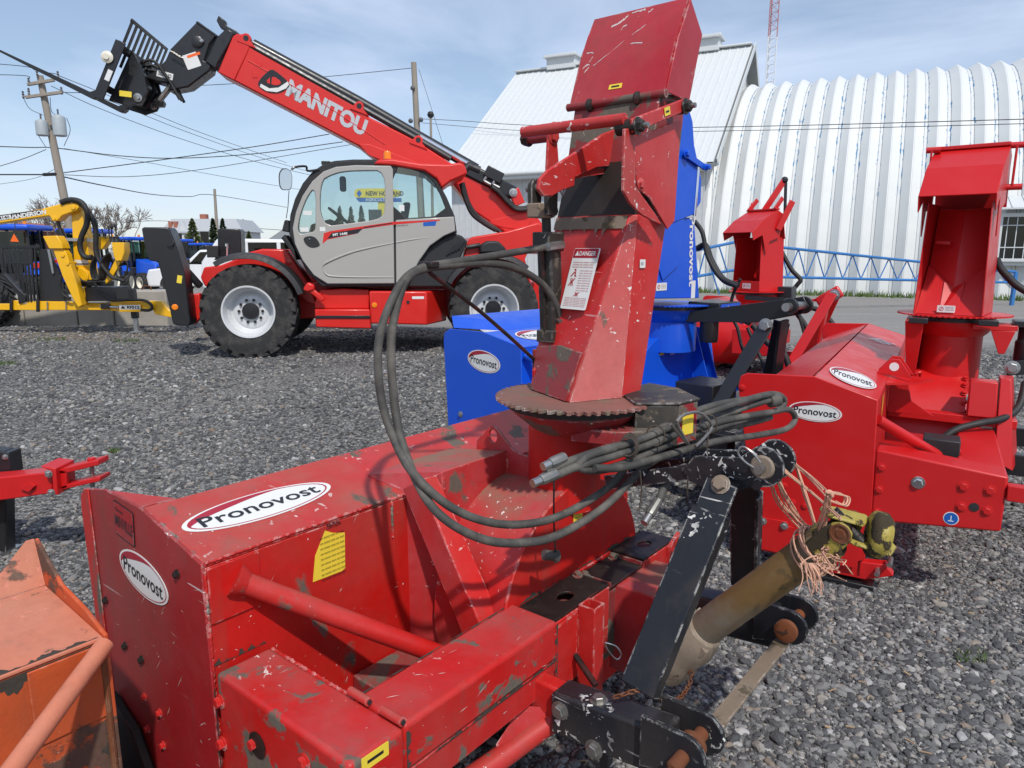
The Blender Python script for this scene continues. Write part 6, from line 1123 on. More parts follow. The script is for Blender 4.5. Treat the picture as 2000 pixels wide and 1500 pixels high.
    plate('R4', [(345, 1150), (740, 1150), (748, 1288), (355, 1278)], 1.12, -.45, 'tele_red', 'step_box', .015); plate('R4', [(352, 1195), (742, 1195), (742, 1215), (352, 1215)], 1.135, -.02, 'black_paint', 'step_tread', .004)
    b = MB(); q = Zb('R4', [(735, 1020), (1145, 1022), (1150, 1262), (745, 1252)], 1.14); q2 = Zb('R4', [(735, 1020), (1145, 1022), (1150, 1262), (745, 1252)], .55); q2 = [(p[0] + (.30 if i in (1, 2) else 0), .55, r[2]) for i, (p, r) in enumerate(zip(q, q))]; b.hexa(q, q2); b.build('fuel_tank', 'tele_red', t, bev=.02)
    p = F.at(*zz('R4', (773, 1118)), b=1.14); b = MB(); b.lathe([(.035, 0), (.035, .01), (0, .014)], (p[0], 1.1405, p[2]), (0, 1, 0), 16, cap=False); b.build('side_marker', 'orange_lens', t)
    p = F.at(*zz('R4', (1013, 1097)), b=1.14); b = MB(); b.lathe([(.022, 0), (.022, .012), (0, .012)], (p[0], 1.1405, p[2]), (0, 1, 0), 14, cap=False); b.build('tank_lock', 'black_plastic', t)
    p = F.at(*zz('R4', (1085, 1066)), b=1.14); flat(rrect(.16, .035, .005), (p[0], 1.1415, p[2]), (1, 0, 0), (0, 1, 0), 'decal_white', t, 'tank_label')
    b = MB(); b.bar(F.at(*zz('R4', (410, 1085)), b=1.12), F.at(*zz('R4', (320, 1010)), b=1.12), .07, .07); b.build('mirror_stalk', 'tele_red', t, bev=.015); plate('R4', [(262, 1000), (295, 955), (340, 975), (345, 1010), (300, 1025), (270, 1020)], 1.18, -.14, 'tele_red', 'step_grip', .02)
    p = F.at(*zz('R4', (160, 812)), b=.63); b = MB(); b.lathe([(.04, 0), (.04, .01), (0, .015)], (p[0], .6205, p[2]), (0, 1, 0), 16, cap=False); b.build('reflector', 'red_lens', t)
    # cab shell
    cabo = [(165, 600), (170, 480), (205, 360), (260, 250), (330, 165), (400, 118), (490, 95), (620, 85), (770, 85), (900, 118), (1050, 135), (1150, 165), (1230, 240), (1290, 350), (1345, 480), (1362, 600), (1250, 640), (1150, 720), (1080, 820), (1010, 985), (400, 985), (300, 890), (215, 730)]
    win = rnd([(385, 235), (470, 188), (560, 165), (700, 160), (848, 160), (848, 420), (838, 480), (780, 512), (600, 535), (388, 560)], 2); fwin = rnd([(354, 270), (354, 560), (345, 590), (320, 600), (225, 618), (235, 500), (290, 350)], 2); rwin = rnd([(905, 125), (1050, 150), (1150, 190), (1220, 270), (1300, 478), (905, 505)], 1)
    for b0, th in ((1.10, -.05), (.22, -.05)):
        holed(Zb('R4', cabo, b0), [Zb('R4', win, b0), Zb('R4', fwin, b0), Zb('R4', rwin, b0)], (0, th, 0), 'cab_frame', 'black_plastic', t, .01)
        for wn in (win, fwin, rwin): m = MB(); m.prism(Zb('R4', wn, b0 - .015), (0, -.008, 0)); m.build('cab_window', 'cab_glass' if wn is not rwin else 'cab_glass', t)
    door = [(190, 570), (215, 450), (260, 340), (330, 235), (410, 165), (500, 132), (640, 120), (890, 125), (905, 150), (917, 965), (440, 968), (340, 905), (260, 800), (205, 680)]
    holed(Zb('R4', door, 1.115), [Zb('R4', win, 1.115), Zb('R4', fwin, 1.115)], (0, .022, 0), 'cab_door', 'grey_panel', t, .012)
    holed(Zb('R4', [(925, 512), (1340, 487), (1352, 590), (1270, 625), (1170, 695), (1095, 800), (1040, 900), (1000, 965), (927, 962)], 1.115), [], (0, .022, 0), 'cab_rear_panel', 'grey_panel', t, .012)
    # raised swage lines on the door, door handle
    m = MB(); m.tube([F.at(*zz('R4', q), b=1.136) for q in ((400, 855), (430, 815), (600, 745), (760, 705), (912, 675))], [.004, .018, .015, .012, .008], 8, 5); m.build('door_swage', 'grey_panel', t, ang=80)
    m = MB(); m.tube([F.at(*zz('R4', q), b=1.136) for q in ((928, 672), (1050, 650), (1180, 635))], [.010, .009, .003], 8, 5); m.build('door_swage', 'grey_panel', t, ang=80)
    m = MB(); m.tube([F.at(*zz('R4', q), b=1.136) for q in ((400, 855), (430, 900), (500, 915), (700, 920), (912, 920))], [.004, .012, .012, .010, .008], 8, 5); m.build('door_swage', 'grey_panel', t, ang=80)
    m = MB(); m.prism(Zb('R4', rnd([(262, 650), (280, 628), (345, 625), (385, 680), (380, 700), (330, 712), (290, 695)], 2), 1.138), (0, .006, 0)); dh = m.build('door_handle', 'black_plastic', t, bev=.004); p = F.at(*zz('R4', (310, 648)), b=1.146); m = MB(); m.ball((p[0], 1.146, p[2]), .012, 8); m.build('lock_barrel', 'chrome', dh)
    m = MB(); m.prism(Zb('R4', [(402, 680), (412, 605), (460, 590), (900, 525), (1240, 508), (1240, 516), (900, 545), (690, 575), (640, 610), (440, 650)], 1.1375), (0, .0015, 0)); m.build('stripe_sticker', 'tele_red', t); m = MB(); m.prism(Zb('R4', [(435, 645), (470, 602), (560, 590), (690, 570), (655, 605)], 1.1392), (0, .0012, 0)); m.build('stripe_sticker', 'decal_black', t); m = MB(); m.prism(Zb('R4', [(690, 572), (900, 536), (900, 530), (700, 562)], 1.1392), (0, .0012, 0)); m.build('stripe_sticker', 'decal_black', t)
    p = F.at(*zz('R4', (528, 612)), b=1.141); text('MT 1440', (p[0], 1.1412, p[2]), (1, 0, .12), (0, 1, 0), .19, .035, 'decal_white', t, bold=.04)
    p = F.at(*zz('R4', (970, 549)), b=1.138); text('comfort', (p[0], 1.1385, p[2]), (1, 0, .05), (0, 1, 0), .16, .025, 'decal_black', t, bold=0); p = F.at(*zz('R4', (1170, 537)), b=1.138); flat([(-.09, -.03), (.07, -.03), (.09, .03), (-.09, .02)], (p[0], 1.1380, p[2]), (1, 0, .05), (0, 1, 0), 'sign_blue', t, 'blue_tag')
    for q in ((295, 460), (273, 580), (405, 577), (968, 425)): p = F.at(*zz('R4', q), b=1.10); flat(rrect(.11 if q[0] < 300 else .07, .055 if q[0] < 900 else .08, .004), (p[0], 1.096 if q[0] != 405 else 1.1385, p[2]), (1, 0, 0), (0, 1, 0), 'decal_white', t, 'window_label')
    # windscreen, roof, back glass: strips between the two cab sides
    def strip(idx, mat, name, sol=.012, par=None): m = MB(); m.sheet([[F.at(*zz('R4', cabo[i]), b=1.08)[0::2] and (F.at(*zz('R4', cabo[i]), b=1.08)[0], bb, F.at(*zz('R4', cabo[i]), b=1.08)[2]) for bb in (1.05, .22)] for i in idx]); return m.build(name, mat, t, solid=sol)
    strip(range(0, 6), 'cab_glass', 'windscreen', .006); strip(range(5, 13), 'black_plastic', 'cab_roof', .03); strip(range(12, 16), 'cab_glass', 'rear_screen', .006); strip(list(range(15, 23)) + [0], 'black_plastic', 'cab_floor', .02)
    plate('R4', [(765, 112), (800, 78), (900, 72), (1100, 105), (1300, 112), (1385, 98), (1420, 120), (1440, 180), (1400, 200), (1320, 235), (1255, 285), (1215, 215), (1130, 160), (900, 122)], 1.13, -.92, 'tele_red', 'roof_cover', .025)
    p = F.at(*zz('R4', (865, 45)), b=.7); m = MB(); m.lathe([(.055, -.10), (.06, -.075), (.052, -.07), (.05, .0), (.04, .025), (0, .03)], (p[0], .7, p[2] + .02), (0, 0, 1), 18, cap=False); m.build('beacon', 'orange_lens', t); m = MB(); m.lathe([(.062, -.13), (.062, -.08)], (p[0], .7, p[2] + .02), (0, 0, 1), 16); m.build('beacon_base', 'black_plastic', t)
    # interior
    m = MB(); sx = F.at(*zz('R4', (700, 600)), b=.66); m.box(sx[0], sx[0] + .5, .42, .90, sx[2] - .25, sx[2] - .05); m.hexa([(sx[0] + .42, .42, sx[2] - .1), (sx[0] + .55, .42, sx[2] - .1), (sx[0] + .55, .9, sx[2] - .1), (sx[0] + .42, .9, sx[2] - .1)], [(sx[0] + .55, .44, sx[2] + .40), (sx[0] + .65, .44, sx[2] + .40), (sx[0] + .65, .88, sx[2] + .40), (sx[0] + .55, .88, sx[2] + .40)]); m.build('seat', 'cab_dark', t, bev=.03)
    m = MB(); p = F.at(*zz('R4', (430, 560)), b=.66); m.hexa([(p[0] - .22, .35, p[2] - .5), (p[0] + .12, .35, p[2] - .5), (p[0] + .12, .95, p[2] - .5), (p[0] - .22, .95, p[2] - .5)], [(p[0] - .18, .35, p[2] + .02), (p[0] + .10, .35, p[2] + .10), (p[0] + .10, .95, p[2] + .10), (p[0] - .18, .95, p[2] + .02)]); m.build('dashboard', 'cab_dark', t, bev=.03)
    c = np.array(F.at(*zz('R4', (530, 490)), b=.66)); ax = np.array((.62, 0, .78)); m = MB(); u_ = np.array((.78, 0, -.62)); m.tube([c + .19 * (u_ * math.cos(q) + np.array((0, 1, 0)) * math.sin(q)) for q in np.linspace(0, 2 * math.pi, 25)], .018, 8); m.cyl(c, c - ax * .4, .03, 10); m.bar(c - u_ * .18, c + u_ * .18, .03, .02); m.build('steering_wheel', 'cab_dark', t)
    c = F.at(*zz('R4', (549, 255)), b=.8); m = MB(); m.prism([(c[0] + x, .8, c[2] + z) for x, z in rrect(.085, .20, .03)], (0, .03, 0)); m.build('inner_mirror', 'cab_dark', t)
    # outside mirror on its arm
    m = MB(); m.prism(Zb('R4', rnd([(92, 145), (185, 145), (186, 290), (150, 300), (96, 295)], 2), 1.30), (0, .05, 0)); mm = m.build('mirror_housing', 'black_plastic', t); m = MB(); m.prism(Zb('R4', rnd([(95, 148), (182, 148), (183, 286), (150, 295), (99, 290)], 2), 1.352), (0, .003, 0)); m.build('mirror_glass', 'mirror', mm)
    m = MB(); m.tube([F.at(*zz('R4', q), b=k) for q, k in (((180, 150), 1.3), ((210, 132), 1.28), ((285, 128), 1.2), ((295, 160), 1.15), ((380, 150), 1.1))], .014, 8, 3); m.build('mirror_arm', 'black_paint', t); m = MB(); m.box(*[x for x in (F.at(*zz('R4', (395, 95)), b=1.0)[0], F.at(*zz('R4', (460, 95)), b=1.0)[0])], .8, 1.05, F.at(*zz('R4', (420, 118)), b=1.0)[2], F.at(*zz('R4', (420, 92)), b=1.0)[2]); m.build('roof_lamp', 'black_plastic', t, bev=.01)
    m = MB(); m.tube([F.at(*zz('R4', q), b=1.15) for q in ((163, 300), (155, 420), (143, 500))], .005, 6); m.build('aerial', 'black_paint', t)
    plate('R4', [(130, 510), (160, 512), (165, 600), (110, 590)], 1.1, -.2, 'black_plastic', 'front_lamp', .015); plate('R4', [(105, 640), (130, 615), (200, 720), (215, 800), (180, 740)], 1.05, -.4, 'black_plastic', 'cowl', .01)
    # dark wheel arch and rear body
    plate('R4', [(1075, 815), (1130, 740), (1230, 655), (1345, 605), (1400, 625), (1440, 665), (1385, 790), (1340, 900), (1320, 990), (1010, 990)], 1.05, -.5, 'black_plastic', 'wheel_arch', .02)
    for k in range(5): q0 = F.at(*zz('R4', (1290 + 22 * k, 760 - 10 * k)), b=1.06); q1 = F.at(*zz('R4', (1345 + 18 * k, 690 - 8 * k)), b=1.06); m = MB(); m.bar(q0, q1, .03, .02); m.build('arch_louvre', 'black_paint', t)
    plate('R4', [(1430, 690), (1450, 650), (1480, 630), (1720, 592), (1945, 528), (1990, 560), (1990, 760), (1890, 700), (1850, 790), (1905, 1010), (1830, 860), (1700, 800), (1500, 860), (1330, 990), (1400, 800)], .85, -1.5, 'tele_red', 'rear_body', .02)
    plate('R4', [(1525, 750), (1530, 690), (1580, 660), (1660, 660), (1720, 720), (1700, 745)], 1.0, -.3, 'black_plastic', 'rear_guard_top', .03)
    m = MB(); q = [F.at(*zz('R4', p), b=.9) for p in ((1425, 707), (1530, 690))]; m.tube(q, .03, 8); m.build('bellows_hose', 'black_plastic', t)
    boom(t, F, Zb, plate); return t
def boom(t, F, Zb, plate):
    by = .10
    out = [(455, 70), (462, 66), (480, 66), (487, 72), (492, 92), (694, 206), (724, 230), (811, 273), (877, 316), (940, 350), (985, 390), (1010, 412), (1042, 413), (1060, 438), (1050, 468), (1010, 470), (985, 452), (955, 432), (925, 412), (905, 385), (885, 360), (740, 313), (722, 303), (700, 285), (458, 158), (425, 141)]
    plate('P', out, by, -.40, 'tele_red', 'boom', .02)
    plate('P', [(455, 70), (462, 66), (480, 66), (488, 90), (484, 102), (458, 158), (425, 141)], by + .012, -.424, 'tele_red', 'boom_collar', .015)
    m = MB(); m.tube([F.at(*p, b=by + .003) for p in ((484, 118), (620, 195), (752, 282))], .006, 6); m.build('boom_seam', 'tele_red', t)
    for q in ((506, 125), (498, 147)): p = F.at(*q, b=by); m = MB(); m.prism([(p[0] + x, by + .0005, p[2] + z) for x, z in rrect(.06, .07, .01)], (0, .006, 0)); m.build('boom_pad', 'tele_red', t, bev=.003)
    m = MB(); m.prism(Zb('P', [(700, 281), (722, 282), (800, 312), (830, 325), (800, 335), (720, 303)], by + .001), (0, .010, 0)); m.build('boom_doubler', 'tele_red', t, bev=.005)
    m = MB(); m.prism(Zb('K6', rnd([(575, 1080), (700, 1060), (850, 1020), (1040, 985), (1080, 1090), (1000, 1160), (850, 1190), (600, 1130)], 1), by + .001), (0, .010, 0)); m.build('boom_doubler', 'tele_red', t, bev=.005)
    # tubes on top of the boom
    def up(pts, k): return [F.at(*zz('R2', q), b=k) for q in pts]
    m = MB(); m.tube(up([(315, 290), (1000, 660), (1380, 880), (1770, 1100)], -.08), .075, 14); m.build('boom_cylinder', 'black_paint', t)
    m = MB(); m.tube(up([(320, 310), (1000, 690), (1380, 905), (1600, 1035)], .07), .045, 10); m.build('hose_rail', 'black_paint', t)
    for q in ((1005, 690), (1390, 912), (268, 248)): p = F.at(*zz('R2', q), b=by + .02); m = MB(); m.prism([(p[0] + x, by - .05, p[2] + z) for x, z in [(.065 * math.cos(a), .065 * math.sin(a)) for a in np.linspace(-.6, 2.6, 10)] + [(-.13, -.04), (.13, -.13)]], (0, .07, 0)); lg = m.build('boom_lug', 'tele_red', t, bev=.006); m = MB(); m.lathe([(.036, 0), (.036, .004)], (p[0], by + .0205, p[2]), (0, 1, 0), 14); m.build('lug_hole', 'decal_black', lg)
    m = MB(); m.cyl(F.at(*zz('R2', (1400, 890)), b=.02), F.at(*zz('R2', (1740, 1085)), b=.02), .04, 12); m.build('ram_rod', 'chrome', t)
    m = MB(); m.bar(F.at(*zz('K6', (280, 470)), b=.05), F.at(*zz('K6', (860, 770)), b=.05), .16, .20); m.build('ram_barrel', 'black_paint', t, bev=.03); m = MB(); m.bar(F.at(*zz('K6', (530, 500)), b=.12), F.at(*zz('K6', (720, 600)), b=.12), .16, .16); m.build('valve_block', 'black_paint', t, bev=.01)
    for a, b_ in (((545, 560), (510, 620)), ((510, 620), (590, 665)), ((640, 600), (615, 660)), ((615, 660), (690, 700))): m = MB(); m.cyl(F.at(*zz('K6', a), b=.17), F.at(*zz('K6', b_), b=.17), .022, 8); m.build('pipe_elbow', 'zinc', t)
    m = MB(); m.bar(F.at(*zz('K6', (855, 725)), b=.10), F.at(*zz('K6', (930, 900)), b=.10), .10, .16); m.build('ram_anchor', 'tele_red', t, bev=.01); bolt(t, F.at(*zz('K6', (855, 755)), b=.17), (0, 1, 0), .04, .02, 'zinc')
    for dy in (0, .05): hose(t, [F.at(*zz('K6', (x, y + dy * 400)), b=.14 + dy) for x, y in ((600, 670), (680, 730), (760, 820), (850, 910), (920, 940), (1000, 935), (1090, 900))], .035, 'hose_new')
    for pts in (((240, 650), (290, 820), (370, 1000), (500, 1110), (650, 1200)), ((260, 640), (330, 880), (430, 1030), (540, 1130), (700, 1215))): hose(t, [F.at(*zz('K6', q), b=.4) for q in pts], .032, 'hose_new')
    m = MB(); m.tube(up([(1690, 1110), (1720, 1080), (1790, 1110)], .1), .06, 10); m.build('hose_sleeve', 'black_plastic', t)
    # lettering and angle gauge
    p0, p1 = np.array(F.at(*zz('R2', (555, 590)), b=by)), np.array(F.at(*zz('R2', (1040, 850)), b=by)); d = p1 - p0; ln = np.linalg.norm(d); mid = np.array(F.at(*zz('R2', (795, 703)), b=by))
    text('MANITOU', (mid[0], by + .004, mid[2]), tuple(d), (0, 1, 0), ln * 1.06, .235, 'silver_letters', t, bold=.05, shear=-.12)
    gc = Zb('R2', rnd([(425, 450), (460, 460), (555, 540), (545, 575), (480, 610), (400, 600), (345, 560), (350, 525)], 2), by + .003); m = MB(); m.prism(gc, (0, .006, 0)); g_ = m.build('angle_gauge', 'decal_black', t); m = MB(); m.prism(Zb('R2', rnd([(440, 490), (505, 535), (470, 560), (390, 535)], 1), by + .0095), (0, .001, 0)); m.build('gauge_window', 'tele_red', g_); m = MB(); m.prism(Zb('R2', [(365, 545), (420, 575), (480, 570), (540, 530), (548, 550), (530, 575), (470, 600), (400, 592), (358, 565)], by + .0095), (0, .001, 0)); m.build('gauge_scale', 'decal_white', g_); m = MB(); m.prism(Zb('R2', [(425, 465), (440, 465), (432, 568), (424, 568)], by + .011), (0, .002, 0)); m.build('gauge_needle', 'decal_black', g_)
    # nose of the inner boom, black
    bb = by - .02
    plate('R1', [(1690, 290), (1770, 215), (1830, 250), (1800, 330), (1700, 500), (1690, 545), (1655, 520), (1600, 480)], bb, -.36, 'black_paint', 'inner_boom', .02)
    plate('R1', [(1690, 160), (1705, 120), (1765, 165), (1760, 195), (1850, 245), (1900, 290), (1860, 300), (1780, 250), (1720, 215)], bb - .1, -.1, 'black_paint', 'hose_guide', .01)
    plate('R1', [(1535, 170), (1690, 275), (1640, 340), (1590, 470), (1650, 500), (1640, 550), (1470, 680), (1310, 710), (1330, 650), (1230, 640), (1110, 600), (1200, 560), (1290, 470), (1330, 380)], bb - .02, -.30, 'black_paint', 'boom_head', .02)
    plate('R1', [(1525, 170), (1545, 165), (1700, 275), (1690, 290)], bb - .01, -.34, 'black_paint', 'head_edge', .005)
    p = F.at(*zz('R1', (1540, 325)), b=bb); m = MB(); m.lathe([(.075, 0), (.075, .02), (.05, .03), (0, .03)], (p[0], bb - .02, p[2]), (0, 1, 0), 18, cap=False); m.build('head_pin', 'black_paint', t); p = F.at(*zz('R1', (1575, 322)), b=bb); m = MB(); m.ball((p[0], bb, p[2]), .035, 10); m.build('pin_end', 'zinc', t)
    p = F.at(*zz('R1', (1495, 472)), b=bb); flat(rrect(.19, .19, .01), (p[0], bb - .0185, p[2]), (1, 0, .35), (0, 1, 0), 'decal_white', t, 'load_label'); flat(rrect(.18, .035, .005), (p[0] + .03, bb - .0168, p[2] + .075), (1, 0, .35), (0, 1, 0), 'smv_orange', t, 'label_band', .0005); p = F.at(*zz('R1', (1285, 583)), b=bb); flat(rrect(.21, .085, .005), (p[0], bb - .018, p[2]), (1, 0, -.25), (0, 1, 0), 'decal_white', t, 'type_label'); text('SGFT-IO', (p[0], bb - .0160, p[2]), (1, 0, -.25), (0, 1, 0), .17, .05, 'decal_black', t, bold=.03)
    plate('R1', [(1330, 650), (1350, 660), (1260, 770), (1280, 800), (1270, 830), (1220, 830), (1190, 790)], bb - .2, -.12, 'black_paint', 'tilt_link', .01); m = MB(); m.cyl(F.at(*zz('R1', (1335, 660)), b=0), F.at(*zz('R1', (1245, 785)), b=0), .03, 10); m.build('tilt_ram', 'steel', t)
    # fork carriage: axes from the photo
    nb = .52; fb = -.80
    heel = np.array(F.at(*zz('R1', (745, 745)), b=nb)); tip = np.array(F.at(*zz('R1', (0, 382)), b=nb)); topn = np.array(F.at(*zz('R1', (870, 290)), b=nb)); rest = np.array(F.at(*zz('R1', (920, 140)), b=nb))
    u = tip - heel; u /= np.linalg.norm(u); v = topn - heel; v = v - u * (v @ u); hgt = np.linalg.norm(v); v /= hgt; rl = (rest - heel) @ v + .06
    C = lambda y, x, z: np.array((heel[0], y, heel[2])) + u * x + v * z
    for y in (nb, fb + .40):
        m = MB(); prof = [(-.055, hgt), (-.055, .0), (-.03, -.045), (.02, -.06), (1.22, -.035), (1.22, -.010), (.05, .012), (.0, .06), (.0, hgt)]
        m.prism([tuple(C(y - .06, x, z)) for x, z in prof], (0, .12, 0)); m.build('fork_tine', 'black_paint', t, bev=.006)
    for z0, hh in ((.10, .09), (hgt - .12, .10)): m = MB(); m.hexa([tuple(C(fb, x, z0 + z)) for x, z in ((-.055, 0), (-.10, 0), (-.10, hh), (-.055, hh))], [tuple(C(nb + .1, x, z0 + z)) for x, z in ((-.055, 0), (-.10, 0), (-.10, hh), (-.055, hh))]); m.build('carriage_bar', 'black_paint', t, bev=.008)
    m = MB(); m.hexa([tuple(C(nb - .20, x, z)) for x, z in ((-.06, .05), (-.11, .05), (-.11, hgt), (-.06, hgt))], [tuple(C(nb + .10, x, z)) for x, z in ((-.06, .05), (-.11, .05), (-.11, hgt), (-.06, hgt))]) if False else m.hexa([tuple(C(nb + .09, x, z)) for x, z in ((-.055, -.02), (-.15, -.02), (-.15, hgt), (-.055, hgt))], [tuple(C(nb + .115, x, z)) for x, z in ((-.055, -.02), (-.15, -.02), (-.15, hgt), (-.055, hgt))]); m.build('carriage_end', 'black_paint', t, bev=.006)
    c = C(nb + .12, -.02, hgt * .66); m = MB(); m.lathe([(.07, 0), (.075, .02), (.06, .03), (.035, .035), (.035, .05), (0, .052)], tuple(c), (0, 1, 0), 20, cap=False); m.build('roller', 'rim_cream', t); flat(rrect(.06, .14, .004), tuple(C(nb + .1165, -.105, hgt * .40)), tuple(u), (0, 1, 0), 'decal_white', t, 'plate_label'); flat(rrect(.15, .07, .004), tuple(C(nb - .05, -.30, hgt * .25)), (1, 0, -.1), (0, 1, 0), 'decal_yellow', t, 'warning_sticker')
    for k in range(9):
        y = nb - (nb - fb) * k / 8; m = MB(); m.hexa([tuple(C(y, x, hgt * .62)) for x in (-.06, -.075)] + [tuple(C(y - .065, x, hgt * .62)) for x in (-.075, -.06)], [tuple(C(y, x, rl)) for x in (-.06, -.075)] + [tuple(C(y - .065, x, rl)) for x in (-.075, -.06)]); m.build('backrest_bar', 'black_paint', t, bev=.003)
    m = MB(); m.hexa([tuple(C(fb - .05, x, rl - .03 + z)) for x, z in ((-.055, 0), (-.08, 0), (-.08, .045), (-.055, .045))], [tuple(C(nb + .01, x, rl - .03 + z)) for x, z in ((-.055, 0), (-.08, 0), (-.08, .045), (-.055, .045))]); m.build('backrest_rail', 'black_paint', t, bev=.006)
    for y, w_ in ((.15, .34), (-.22, .1)): m = MB(); m.hexa([tuple(C(y - w_ / 2, x, z)) for x, z in ((-.10, .08), (-.36, .14), (-.40, .42), (-.12, hgt * .92))], [tuple(C(y + w_ / 2, x, z)) for x, z in ((-.10, .08), (-.36, .14), (-.40, .42), (-.12, hgt * .92))]); m.build('carriage_body', 'black_paint', t, bev=.02)
    for y in (.30, -.30): m = MB(); m.prism([tuple(C(y, x, z)) for x, z in ((-.09, .02), (-.34, .06), (-.46, .18), (-.48, .36), (-.30, .60), (-.12, hgt))], (0, .04, 0)); m.build('carriage_plate', 'black_paint', t, bev=.006); p = C(y + .042, -.40, .22); bolt(t, tuple(p), (0, 1, 0), .035, .02, 'zinc')
    for k in range(3): hose(t, [C(.1 - .1 * k, x, z) for x, z in ((-.12, hgt * .75), (-.3, hgt * 1.0 - .05 * k), (-.55, hgt * .85), (-.8, hgt * .6))], .02, 'hose_new')
    for k in range(4): p = F.at(*zz('R1', (1330 + 22 * k, 400 + 14 * k)), b=bb + .05); m = MB(); m.cyl(tuple(p), tuple(np.array(p) + (.06, 0, -.02)), .010, 8); m.build('pipe_coupler', 'steel', t)
telehandler()
# ================================================================== yellow log loader trailer, blocks, drawbar, orange implement
LF = Frame((0, 12.2), 90.0)
def loader():
    F = LF; t = thing('log_trailer', 'yellow log loader trailer with folded crane and black headboard', 'trailer', F)
    def plate(k, pts, b0, th, mat, name, bev=.008, par=None): m = MB(); m.prism(F.Z(k, pts, b=b0), (0, th, 0)); return m.build(name, mat, par or t, bev=bev)
    def P(k, q, b=0): return F.at(*zz(k, q), b=b)
    plate('K8', [(-420, 1175), (150, 1175), (150, 1135), (205, 1138), (210, 1180), (300, 1180), (300, 1150), (440, 1145), (800, 1150), (1000, 1160), (1100, 1165), (1340, 1175), (1340, 1245), (150, 1245), (-420, 1240)], 0, -.16, 'yellow_paint', 'main_beam')
    plate('R3', [(770, 850), (980, 850), (1060, 850), (1120, 850), (1180, 915), (1195, 920), (1198, 965), (1080, 942), (1070, 915), (770, 920)], .02, -.14, 'yellow_paint', 'drawbar')
    plate('R3', [(830, 876), (982, 876), (982, 926), (830, 926)], .06, -.03, 'yellow_paint', 'sign_plate'); p = P('R3', (905, 893), .065); flat(rrect(.36, .075, .004), (p[0], .0615, p[2]), (1, 0, 0), (0, 1, 0), 'decal_white', t, 'type_sticker'); text('▲ RF512', (p[0], .0632, p[2]), (1, 0, 0), (0, 1, 0), .32, .055, 'decal_black', t, bold=.04)
    # crane
    bm_ = [(-420, 272), (0, 190), (130, 160), (480, 100), (680, 45), (800, 35), (860, 38), (890, 65), (885, 100), (850, 125), (700, 180), (650, 238), (605, 242), (550, 182), (0, 265), (-420, 340)]
    plate('K8', bm_, .10, -.20, 'yellow_paint', 'crane_boom', .015); p = P('K8', (830, 88), .1); bolt(t, (p[0], .10, p[2]), (0, 1, 0), .035, .02, 'yellow_paint'); p = P('K8', (610, 215), .1); bolt(t, (p[0], .10, p[2]), (0, 1, 0), .028, .02, 'yellow_paint')
    p = P('K8', (235, 168), .101); d = np.array(P('K8', (480, 130), .1)) - np.array(P('K8', (-10, 210), .1)); plate('K8', [(-60, 182), (478, 108), (485, 165), (-60, 245)], .102, -.003, 'decal_black', 'brand_band', 0); p = P('K8', (330, 165), .103); text('ANDERSON', (p[0], .1035, p[2]), tuple(d), (0, 1, 0), .58, .075, 'decal_white', t, bold=.05, shear=.15); p = P('K8', (150, 190), .103); text('▲', (p[0], .1035, p[2]), tuple(d), (0, 1, 0), .075, .075, 'decal_white', t); p = P('K8', (40, 203), .103); flat(rrect(.26, .065, .004), (p[0], .1035, p[2]), tuple(d), (0, 1, 0), 'decal_white', t, 'model_band'); text('M140', (p[0], .1050, p[2]), tuple(d), (0, 1, 0), .20, .05, 'decal_black', t, bold=.03)
    plate('K8', [(800, 130), (880, 100), (905, 90), (945, 300), (1005, 640), (1035, 905), (855, 905), (830, 690)], -.02, -.22, 'yellow_paint', 'crane_post', .012); p = P('K8', (905, 708), -.015); flat(rrect(.27, .085, .004), (p[0], -.0185, p[2]), (1, 0, 0), (0, 1, 0), 'decal_white', t, 'post_sticker'); flat(rrect(.27, .02, .004), (p[0], -.0170, p[2] - .025), (1, 0, 0), (0, 1, 0), 'decal_black', t, 'sticker_band', .0005)
    p = P('K8', (915, 850), -.015); m = MB(); m.lathe([(.13, 0), (.13, .02), (.11, .025), (.11, .03)], (p[0], -.02, p[2]), (0, 1, 0), 24); m.build('slew_cover', 'yellow_paint', t)
    plate('K8', [(480, 410), (640, 405), (690, 480), (712, 552), (550, 552)], .30, -.20, 'yellow_paint', 'leg_shoe', .01); plate('K8', [(595, 560), (712, 555), (745, 600), (775, 690), (850, 900), (925, 1190), (880, 1215), (830, 1140), (700, 860)], .26, -.14, 'yellow_paint', 'outrigger_leg', .012)
    for q in ((735, 625), (790, 715)): p = P('K8', q, .2); m = MB(); m.cyl((p[0], .06, p[2]), (p[0], .28, p[2]), .03, 12); m.build('leg_pivot', 'yellow_paint', t)
    m = MB(); m.tube([P('K8', (650, 240), .0), P('K8', (680, 345), .0)], .03, 12); m.build('piston_rod', 'black_paint', t); m = MB(); m.tube([P('K8', (672, 335), .0), P('K8', (725, 470), .0), P('K8', (830, 770), .02)], [.06, .055, .045], 12); m.build('boom_ram', 'black_paint', t); m = MB(); m.bar(P('K8', (690, 445), .1), P('K8', (1060, 458), -.1), .05, .05); m.build('cross_bar', 'zinc', t)
    # control valve stand, levers, hoses
    plate('K8', [(1255, 482), (1392, 482), (1400, 590), (1368, 690), (1295, 690), (1272, 600)], .12, -.20, 'yellow_paint', 'control_box', .01); plate('K8', [(1100, 415), (1250, 418), (1205, 480), (1150, 560), (1100, 560)], -.05, -.15, 'yellow_paint', 'console_back', .01); plate('K8', [(1290, 690), (1365, 690), (1250, 900), (1190, 950), (1170, 940)], .02, -.08, 'yellow_paint', 'stand_leg', .006)
